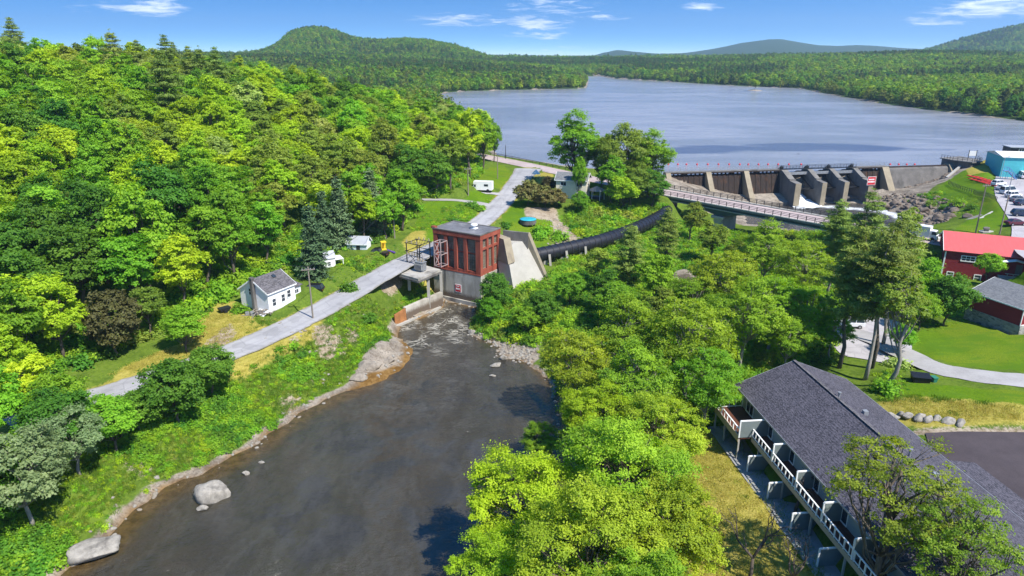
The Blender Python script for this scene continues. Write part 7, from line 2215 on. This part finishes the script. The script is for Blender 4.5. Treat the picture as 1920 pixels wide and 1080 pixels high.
# thin tree over the long house, and dead trees on the dry lawn
x, y = G(1720, 930, 15.5)
plant('thin', x - 1.7, y - 0.3, 1.10, 0.4, 'broadleaf_tree', 'thin olive tree with bare branches in front of the long house roof', 'tree', None, 1.05, z=Hf(31, 46) * 0 + 4.0)
x, y = G(1790, 1045, 13.0)
plant('thin', x, y, 0.85, 2.2, 'broadleaf_tree', 'olive tree in the lower right corner before the shingle roof', 'tree', None, 0.95, z=4.0)


def dead_tree(seed, H, n1=9, spread=0.42):
    rg = np.random.default_rng(seed); mb = MB()

    def grow(p, d, L_, r_, lv):
        q = p + d * L_ * rg.uniform(.8, 1.1)
        mid = (p + q) / 2 + rg.normal(size=3) * L_ * .06
        mb.tube([p, mid, q], [r_, r_ * .8, r_ * .6], 6 if lv < 2 else 4)
        if lv >= 4: return
        for _ in range(2 if lv else 3):
            nd = unit(d + rg.normal(size=3) * spread * (1 + .2 * lv)); nd[2] = nd[2] * .8 + .12
            grow(q, unit(nd), L_ * rg.uniform(.6, .82), r_ * .6, lv + 1)
        if lv > 0 and rg.random() < .6: grow(mid, unit(d + rg.normal(size=3) * .9), L_ * .55, r_ * .4, lv + 1)
    grow(np.array([0, 0, -.4]), unit(np.array([0.06, 0.02, 1.0])), H * .29, 0.22, 0)
    return mesh_of(mb, 'dead_tree', M['dead_bark'])


for px, py, z, H, sd, lab in [(1402, 1090, 4.0, 11.0, 1, 'bare dead tree with many twigs on the dry lawn'), (1492, 965, 4.1, 8.0, 5, 'bare leafless tree close against the balcony posts'), (1478, 1120, 4.1, 8.0, 9, 'bare leafless tree at the bottom edge beside the patio')]:
    x, y = G(px, py, z)
    tag(link_mesh('dead_tree', dead_tree(sd, H), None, (x, y, Hf(x, y))), lab, 'tree')

# -- bushes one can tell apart
for k, (key, px, py, s, lab) in enumerate([
        ('deep', 850, 418, 1.0, 'round dark bush on the lawn above the powerhouse'), ('green', 1015, 440, 1.5, 'bright green bush by the stones below the turquoise pool'),
        ('deep', 948, 425, 0.9, 'small round bush between powerhouse roof and pool'), ('green', 1050, 448, 1.4, 'bright green bush above the start of the black pipe'),
        ('deep', 655, 545, 1.1, 'dark bush by the road opposite the platform'), ('green', 448, 585, 0.9, 'green bush on the dry yard by the white house'),
        ('green', 420, 548, 1.6, 'leafy bush row end left of the white house'), ('green', 395, 560, 1.7, 'leafy bush at the back of the dry yard'),
        ('yellow', 370, 575, 1.6, 'yellow-green bush at the yard corner'), ('green', 440, 530, 1.7, 'leafy bush behind the white house gable'),
        ('pale', 625, 492, 1.0, 'pale bush beside the small white outbuilding'), ('deep', 1090, 400, 1.3, 'dark bush on the slope below the cream house'),
        ('olive', 1120, 405, 1.5, 'olive bush on the slope below the pergola'), ('green', 1140, 420, 1.5, 'green bush above the middle of the black pipe'),
        ('olive', 1175, 412, 1.5, 'olive bush above the pipe near the bridge'), ('olive', 1100, 430, 1.4, 'olive bush right above the black pipe'),
        ('deep', 690, 600, 0.9, 'dark bush on the bank below the platform'), ('pale', 1680, 690, 1.1, 'pale bush at the bend of the gravel lane'), ('green', 1665, 735, 1.1, 'green bush beside the pale trunks at the lawn corner'),
        ('deep', 1770, 392, 1.0, 'dark bush on the rocky slope below the railing'), ('green', 1800, 384, 1.2, 'green bush under the railing fence'), ('deep', 1822, 392, 1.1, 'dark bush in the corner of the retaining wall'),
        ('olive', 1745, 385, 1.0, 'olive bush on top of the brown rocks'), ('green', 900, 395, 1.0, 'green bush on the meadow beside the side road'), ('deep', 885, 388, 1.1, 'dark bush at the meadow edge by the gravel drive')]):
    x, y, z = ground_px(px, py)
    o = link_mesh('bush', BUSH[key], None, (x, y, z)); o.scale = (s, s, s); o.rotation_euler = (0, 0, rgt.uniform(0, 6.28)); tag(o, lab, 'bush')


# -- uncountable growth
def px_region_pts(polys, sp, zmin=0.35, excl=None, prob=None):
    """jittered points inside photo polygons dropped on the terrain"""
    out = []
    W = [[G(px, py, 4.0) for px, py in p] for p in polys]
    for P in W:
        a = np.array(P); x0, y0 = a.min(0) - 4; x1, y1 = a.max(0) + 4
        gx, gy = np.meshgrid(np.arange(x0, x1, sp), np.arange(y0, y1, sp))
        gx = (gx + rgt.uniform(-.5, .5, gx.shape) * sp).ravel(); gy = (gy + rgt.uniform(-.5, .5, gy.shape) * sp).ravel()
        gz = Hv(gx, gy); qx, qy, _ = PX(gx, gy, gz)
        pp_ = polys[W.index(P)]
        k = poly_mask(qx, qy, pp_) & (gz > zmin)
        out.append(np.stack([gx[k], gy[k], gz[k]], 1))
    P = np.concatenate(out)
    for line, d in ((SIDE_ROAD, 3.35), (GRAVEL, 3.0), (DRIVE_W, 2.4), (MAIN_ROAD, 5.5)):
        dd, _ = seg_dist(P[:, 0], P[:, 1], line); P = P[dd > d]
    return P


def wgt(P, W): 
    i = np.clip(np.searchsorted(AX, P[:, 0]), 0, len(AX) - 1); j = np.clip(np.searchsorted(AY, P[:, 1]), 0, len(AY) - 1)
    return W[j, i]


small = [bush_mesh('herb_%d' % i, 500 + i, 0.9, 0.75, 26, 12, 0.13, L[k]) for i, k in enumerate(['green', 'yellow', 'green', 'deep', 'olive'])]
P = px_region_pts([[(-60, 1000), (60, 830), (200, 760), (330, 715), (430, 672), (520, 640), (600, 608), (680, 560), (735, 530), (757, 522), (800, 530), (818, 540), (790, 570), (745, 600), (740, 625), (735, 640), (690, 660), (655, 720), (560, 772), (470, 840), (400, 880), (300, 925), (220, 985), (160, 1030), (60, 1085), (-60, 1130)]], 0.74)
P = P[(wgt(P, w_bare) + rgt.normal(size=len(P)) * .2 < 0.55) & (wgt(P, w_rock) + rgt.normal(size=len(P)) * .15 < 0.55) & (wgt(P, w_dry) + rgt.normal(size=len(P)) * .15 < 0.35)]
hn = fbm(P[:, 0], P[:, 1], 7, 3, 61)
scatter('bank_undergrowth', 'dense green weeds and low shrubs covering the west river bank', 'undergrowth', P - np.array([0, 0, .1]), (0.42 + np.clip((hn - .35) * 2.2, 0, 0.9)) * rgt.uniform(.8, 1.2, len(P)), rgt.uniform(0, 6.28, len(P)),
        np.where(hn < .42, rgt.choice([2, 4, 1], len(P)), np.where(hn < .55, rgt.choice([0, 1, 2], len(P)), rgt.choice([0, 3, 2], len(P)))), small)
P = px_region_pts([[(880, 605), (905, 560), (960, 545), (1040, 520), (1060, 480), (1120, 455), (1230, 420), (1300, 415), (1400, 435), (1560, 440), (1700, 440), (1740, 470), (1700, 600), (1560, 590), (1560, 680), (1480, 690), (1390, 735), (1330, 780), (1290, 850), (1250, 1100), (1070, 1080), (1080, 800), (1000, 690), (1050, 650), (960, 640), (905, 630)], [(1075, 388), (1240, 388), (1235, 408), (1190, 422), (1130, 443), (1065, 452), (1055, 418)]], 1.3)
P = P[(wgt(P, w_rock) + rgt.normal(size=len(P)) * .15 < 0.5) & (wgt(P, w_bare) < 0.6)]
big = [bush_mesh('thicket_%d' % i, 520 + i, 1.4, 1.3, 40, 14, 0.19, L[k]) for i, k in enumerate(['green', 'olive', 'deep', 'yellow', 'green'])]
scatter('gorge_undergrowth', 'tangled green thicket on the floor of the gorge and the east bank', 'undergrowth', P - np.array([0, 0, .15]), rgt.uniform(.5, 1.15, len(P)), rgt.uniform(0, 6.28, len(P)), rgt.integers(0, 5, len(P)), big)
P = px_region_pts([[(1010, 425), (1060, 402), (1130, 392), (1235, 388), (1230, 405), (1190, 420), (1130, 442), (1060, 455), (1030, 452)], [(735, 455), (770, 425), (800, 400), (850, 385), (920, 372), (925, 395), (880, 418), (800, 455), (760, 475)],
                   [(600, 560), (610, 520), (640, 480), (690, 480), (740, 460), (730, 500), (680, 525)], [(330, 640), (380, 560), (470, 525), (440, 560), (380, 600)], [(880, 345), (910, 315), (935, 305), (962, 322), (940, 345)], [(1640, 760), (1640, 700), (1700, 690), (1705, 735)], [(1700, 610), (1800, 560), (1810, 600), (1760, 625)],
                   [(1690, 372), (1760, 360), (1830, 372), (1840, 395), (1770, 425), (1740, 400)]], 1.0)
P = P[(wgt(P, w_bare) + rgt.normal(size=len(P)) * .15 < 0.5) & (wgt(P, w_rock) + rgt.normal(size=len(P)) * .2 < 0.6)]
hn = fbm(P[:, 0], P[:, 1], 6, 3, 62)
scatter('meadow_weeds', 'tall weeds and low shrubs on the slopes beside the side road', 'undergrowth', P - np.array([0, 0, .1]), (0.25 + np.clip((hn - .4) * 2.2, 0, .8)), rgt.uniform(0, 6.28, len(P)), rgt.integers(0, 5, len(P)), small)
# wood floor shrubs along the visible edge of the hillside wood
edge = [(px, np.interp(px, EX, EY)) for px in range(-60, 930, 30)]
P = px_region_pts([[(p[0], p[1] + 3) for p in edge] + [(p[0], p[1] - 75) for p in reversed(edge)]], 1.7)
scatter('wood_edge_shrubs', 'low leafy shrubs filling the edge of the hillside wood', 'undergrowth', P - np.array([0, 0, .2]), rgt.uniform(.7, 1.4, len(P)), rgt.uniform(0, 6.28, len(P)), rgt.choice([0, 2, 3, 4, 1], len(P)), big)
# stones along the water line
SP = []
for i in range(1500):
    k = rgt.integers(0, len(RIVER)); a = np.array(RIVER[k]); b_ = np.array(RIVER[(k + 1) % len(RIVER)]); L_ = np.linalg.norm(b_ - a)
    if rgt.random() > L_ / 18: continue
    p = a + (b_ - a) * rgt.random() + rgt.normal(size=2) * np.array([0.9, 0.9])
    SP.append((p[0], p[1]))
for i in range(420):
    p = np.array(G(*[(900, 640), (940, 655), (960, 652), (985, 660), (1000, 656), (975, 668), (890, 622), (920, 640)][rgt.integers(8)], .5)) + rgt.normal(size=2) * np.array([1.4, 1.4]); SP.append(tuple(p))
for i in range(260):
    p = np.array(G(*[(1040, 425), (1055, 432), (1068, 442), (1075, 450), (1050, 445)][rgt.integers(5)], 8)) + rgt.normal(size=2) * 1.6; SP.append(tuple(p))
for i in range(90):
    p = np.array(G(*[(590, 650), (640, 630), (600, 690), (560, 665), (545, 735), (530, 650), (660, 615)][rgt.integers(7)], 4)) + rgt.normal(size=2) * 1.8; SP.append(tuple(p))
SP = np.array(SP); SZ = Hv(SP[:, 0], SP[:, 1]); k = (SZ > -0.35) & (SP[:, 1] > 35); SP, SZ = SP[k], SZ[k]
stones = [rock_mesh('stone_%d' % i, 600 + i, .5, .38, .28, 7, 2, ['boulder', 'bank_rock', 'boulder', 'bank_rock'][i]) for i in range(4)]
scatter('shore_stones', 'loose pale stones strewn along the river shore and bare slopes', 'stones', np.stack([SP[:, 0], SP[:, 1], SZ], 1), rgt.uniform(.2, 1.0, len(SP)) ** 2.2 * .9 + .12, rgt.uniform(0, 6.28, len(SP)), rgt.integers(0, 4, len(SP)), stones)
RP = px_region_pts([[(1640, 372), (1690, 360), (1760, 368), (1800, 385), (1780, 412), (1745, 435), (1715, 430), (1700, 408), (1660, 395)], [(1690, 348), (1740, 334), (1775, 324), (1785, 330), (1750, 348), (1700, 360)]], 1.3, 0.5)
stones2 = [rock_mesh('rubble_%d' % i, 620 + i, .9, .7, .6, 7, 2, 'cliff_rock') for i in range(4)]
scatter('gorge_rubble', 'broken brown rock rubble on the slope below the dam', 'rubble', RP, rgt.uniform(.4, 1.2, len(RP)), rgt.uniform(0, 6.28, len(RP)), rgt.integers(0, 4, len(RP)), stones2)


# grass tufts on the verges and the dry lawn
def tuft(seed, n, h, w, lmat):
    rg = np.random.default_rng(seed)
    c = rg.normal(size=(n, 3)) * np.array([w, w, 0]); d = unit(rg.normal(size=(n, 3)) * np.array([.5, .5, .1]) + np.array([0, 0, .9]))
    ln = h * rg.uniform(.5, 1.2, n)[:, None]; s = unit(np.cross(d, rg.normal(size=(n, 3)))) * 0.03
    v = np.stack([c - s, c + s, c + d * ln + s * .2, c + d * ln - s * .2], 1).reshape(-1, 3)
    return np_mesh('grass_tuft', v, np.arange(n * 4).reshape(n, 4), lmat, {'tone': ('FACE', np.clip(rg.normal(size=n) * .25 + .5, 0, 1))})


L['straw'] = leaf_mat('grass_straw', ((0.14, 0.13, 0.024), (0.20, 0.18, 0.04), (0.26, 0.225, 0.065)), 0.3)
L['grass'] = leaf_mat('grass_green', ((0.035, 0.075, 0.008), (0.060, 0.110, 0.010), (0.090, 0.140, 0.016)), 0.3)
tufts = [tuft(700, 60, .42, .32, L['grass']), tuft(701, 60, .34, .34, L['grass']), tuft(702, 50, .30, .34, L['straw']), tuft(703, 50, .22, .36, L['straw'])]
P = px_region_pts([[(-60, 1000), (60, 830), (200, 745), (330, 690), (430, 655), (520, 625), (600, 590), (680, 552), (735, 528), (757, 522), (818, 540), (745, 600), (740, 625), (735, 640), (690, 660), (655, 720), (560, 772), (470, 840), (400, 880), (300, 925), (220, 985), (160, 1030), (60, 1085), (-60, 1130)],
                   [(190, 705), (340, 640), (380, 585), (490, 600), (540, 600), (430, 640), (330, 680)], [(1290, 840), (1350, 790), (1420, 860), (1560, 1090), (1250, 1090)], [(1640, 745), (1720, 740), (1920, 765), (1920, 800), (1720, 798)]], 0.62)
P = P[(wgt(P, w_rock) + rgt.normal(size=len(P)) * .15 < 0.5)]
dryp = wgt(P, w_dry) + rgt.normal(size=len(P)) * .2 > .4
scatter('verge_grass', 'rough grass on the verges, the river bank and the dry lawn', 'grass', P, rgt.uniform(.5, 1.2, len(P)), rgt.uniform(0, 6.28, len(P)), np.where(dryp, rgt.choice([2, 3], len(P)), rgt.choice([0, 1], len(P))), tufts)
# ------------------------------------------------------------------ camera, light, sky
cam = bpy.data.cameras.new('camera'); cam.lens = 24; cam.sensor_width = 36; cam.clip_end = 20000; cam.clip_start = 0.5
co = bpy.data.objects.new('camera', cam); COL.objects.link(co)
co.location = (0, 0, CAMH); co.rotation_euler = (math.pi / 2 - PIT, 0, 0)
scene.camera = co

SUN_EL = R(53); SUN_V = Vector((0.72 * math.cos(SUN_EL), -0.694 * math.cos(SUN_EL), math.sin(SUN_EL)))
sl = bpy.data.lights.new('sun', 'SUN'); sl.energy = 4.6; sl.angle = R(0.53); sl.color = (1.0, 0.955, 0.88)
so = bpy.data.objects.new('sun', sl); COL.objects.link(so); so.location = (0, 0, 120)
so.rotation_euler = (-SUN_V).to_track_quat('-Z', 'Y').to_euler()

w = bpy.data.worlds.new('World'); scene.world = w; w.use_nodes = True
t = NT.__new__(NT); t.t = w.node_tree; t.t.nodes.clear()
t.out = t.n('ShaderNodeOutputWorld')
sky = t.n('ShaderNodeTexSky', sky_type='NISHITA'); sky.sun_disc = False
sky.sun_elevation = SUN_EL; sky.sun_rotation = math.atan2(0.72, -0.694); sky.altitude = 150; sky.air_density = 1.0; sky.dust_density = 0.4; sky.ozone_density = 2.5
gen = t.n('ShaderNodeTexCoord').outputs['Generated']
# the photograph's clear band above the hills: read the sky somewhat higher up than its true elevation
stretch = t.n('ShaderNodeVectorMath', operation='MULTIPLY'); t.t.links.new(gen, stretch.inputs[0]); stretch.inputs[1].default_value = (1, 1, 5.4)
lift = t.n('ShaderNodeVectorMath', operation='ADD'); t.t.links.new(stretch.outputs[0], lift.inputs[0]); lift.inputs[1].default_value = (0, 0, 0.065)
nrm = t.n('ShaderNodeVectorMath', operation='NORMALIZE'); t.t.links.new(lift.outputs[0], nrm.inputs[0])
t.t.links.new(nrm.outputs[0], sky.inputs['Vector'])
hs = t.n('ShaderNodeHueSaturation'); hs.inputs['Saturation'].default_value = 1.42; hs.inputs['Value'].default_value = 1.05
t.t.links.new(sky.outputs[0], hs.inputs['Color'])
sx = t.n('ShaderNodeSeparateXYZ'); t.t.links.new(gen, sx.inputs[0])
az = t.math('ARCTAN2', sx.outputs[0], sx.outputs[1]); el = t.math('ARCSINE', sx.outputs[2])
cv = t.n('ShaderNodeCombineXYZ'); t.set(cv.inputs[0], t.math('MULTIPLY', az, 26)); t.set(cv.inputs[1], t.math('MULTIPLY', el, 170))
cn1 = t.noise(1.0, 6, 0.62, cv.outputs[0], 0.6)
tot = None
for px, py, wx, wy, amt in [(287, 13, 62, 12, 1.0), (865, 37, 80, 9, 0.8), (1010, 45, 48, 11, 1.05), (1012, 66, 50, 6, 0.8), (1050, 92, 34, 5, 0.6), (1040, 12, 75, 13, 0.65), (1130, 30, 50, 6, 0.55),
                            (1308, 11, 28, 8, 0.8), (1850, 14, 95, 15, 1.1), (1740, 40, 45, 8, 0.9), (160, 17, 40, 5, 0.4), (1715, 19, 18, 4, 0.5), (640, -30, 200, 18, .8), (1400, -60, 300, 30, .9), (100, -70, 250, 30, .9), (-300, 20, 150, 20, .9), (2250, 0, 180, 25, .9)]:
    a0 = math.atan((px - 960) / 1280 / 1.0575); e0 = math.atan(slope_of(py) * math.cos(a0))
    wa = wx / 1280 / 1.0575 * math.cos(a0) ** 2 * 1.7; we = wy / 1280 * 1.5
    dx = t.math('DIVIDE', t.math('SUBTRACT', az, a0), wa); dy = t.math('DIVIDE', t.math('SUBTRACT', el, e0), we)
    r2 = t.math('ADD', t.math('MULTIPLY', dx, dx), t.math('MULTIPLY', dy, dy))
    m = t.math('MULTIPLY', t.math('SUBTRACT', 1.0, r2, clamp=True), amt)
    tot = m if tot is None else t.math('MAXIMUM', tot, m)
cl = t.step(t.math('ADD', tot, t.math('MULTIPLY', t.math('SUBTRACT', cn1, 0.60), 3.0)), 0.0, 1.25)
cl = t.math('MULTIPLY', cl, t.step(tot, 0.0, 0.12))
CLOUD = (7.6, 7.9, 8.2)
full = t.mix(t.math('MULTIPLY', cl, 0.92), hs.outputs[0], CLOUD)
bg = t.n('ShaderNodeBackground'); t.t.links.new(full, bg.inputs['Color']); bg.inputs['Strength'].default_value = 0.135
t.t.links.new(bg.outputs[0], t.out.inputs['Surface'])

# the air: far hills fade to blue
HAZE = 0.00012
hz_mb = MB(); hz_mb.box(-7600, 7600, -900, 8200, -20, 420)
hm = NT('haze_air')
pv = hm.n('ShaderNodeVolumePrincipled'); pv.inputs['Color'].default_value = (0.52, 0.75, 1.0, 1); pv.inputs['Density'].default_value = HAZE; pv.inputs['Anisotropy'].default_value = 0.2
hm.t.links.new(pv.outputs[0], hm.out.inputs['Volume'])
if HAZE > 0: tag(hz_mb.build('haze', hm.mat), kind='stuff')

vs = scene.view_settings
scene.display_settings.display_device = 'sRGB'
vs.view_transform = 'Standard'; vs.look = 'None'; vs.exposure = 0.85; vs.gamma = 1.0; vs.use_curve_mapping = False
scene.render.engine = 'CYCLES'
cy_ = scene.cycles
cy_.max_bounces = 8; cy_.diffuse_bounces = 5; cy_.glossy_bounces = 3; cy_.transmission_bounces = 4; cy_.transparent_max_bounces = 8; cy_.volume_bounces = 0
cy_.use_adaptive_sampling = True; cy_.adaptive_threshold = 0.02
cy_.use_denoising = True
try: cy_.denoiser = 'OPENIMAGEDENOISE'
except Exception: pass
cy_.sample_clamp_indirect = 8
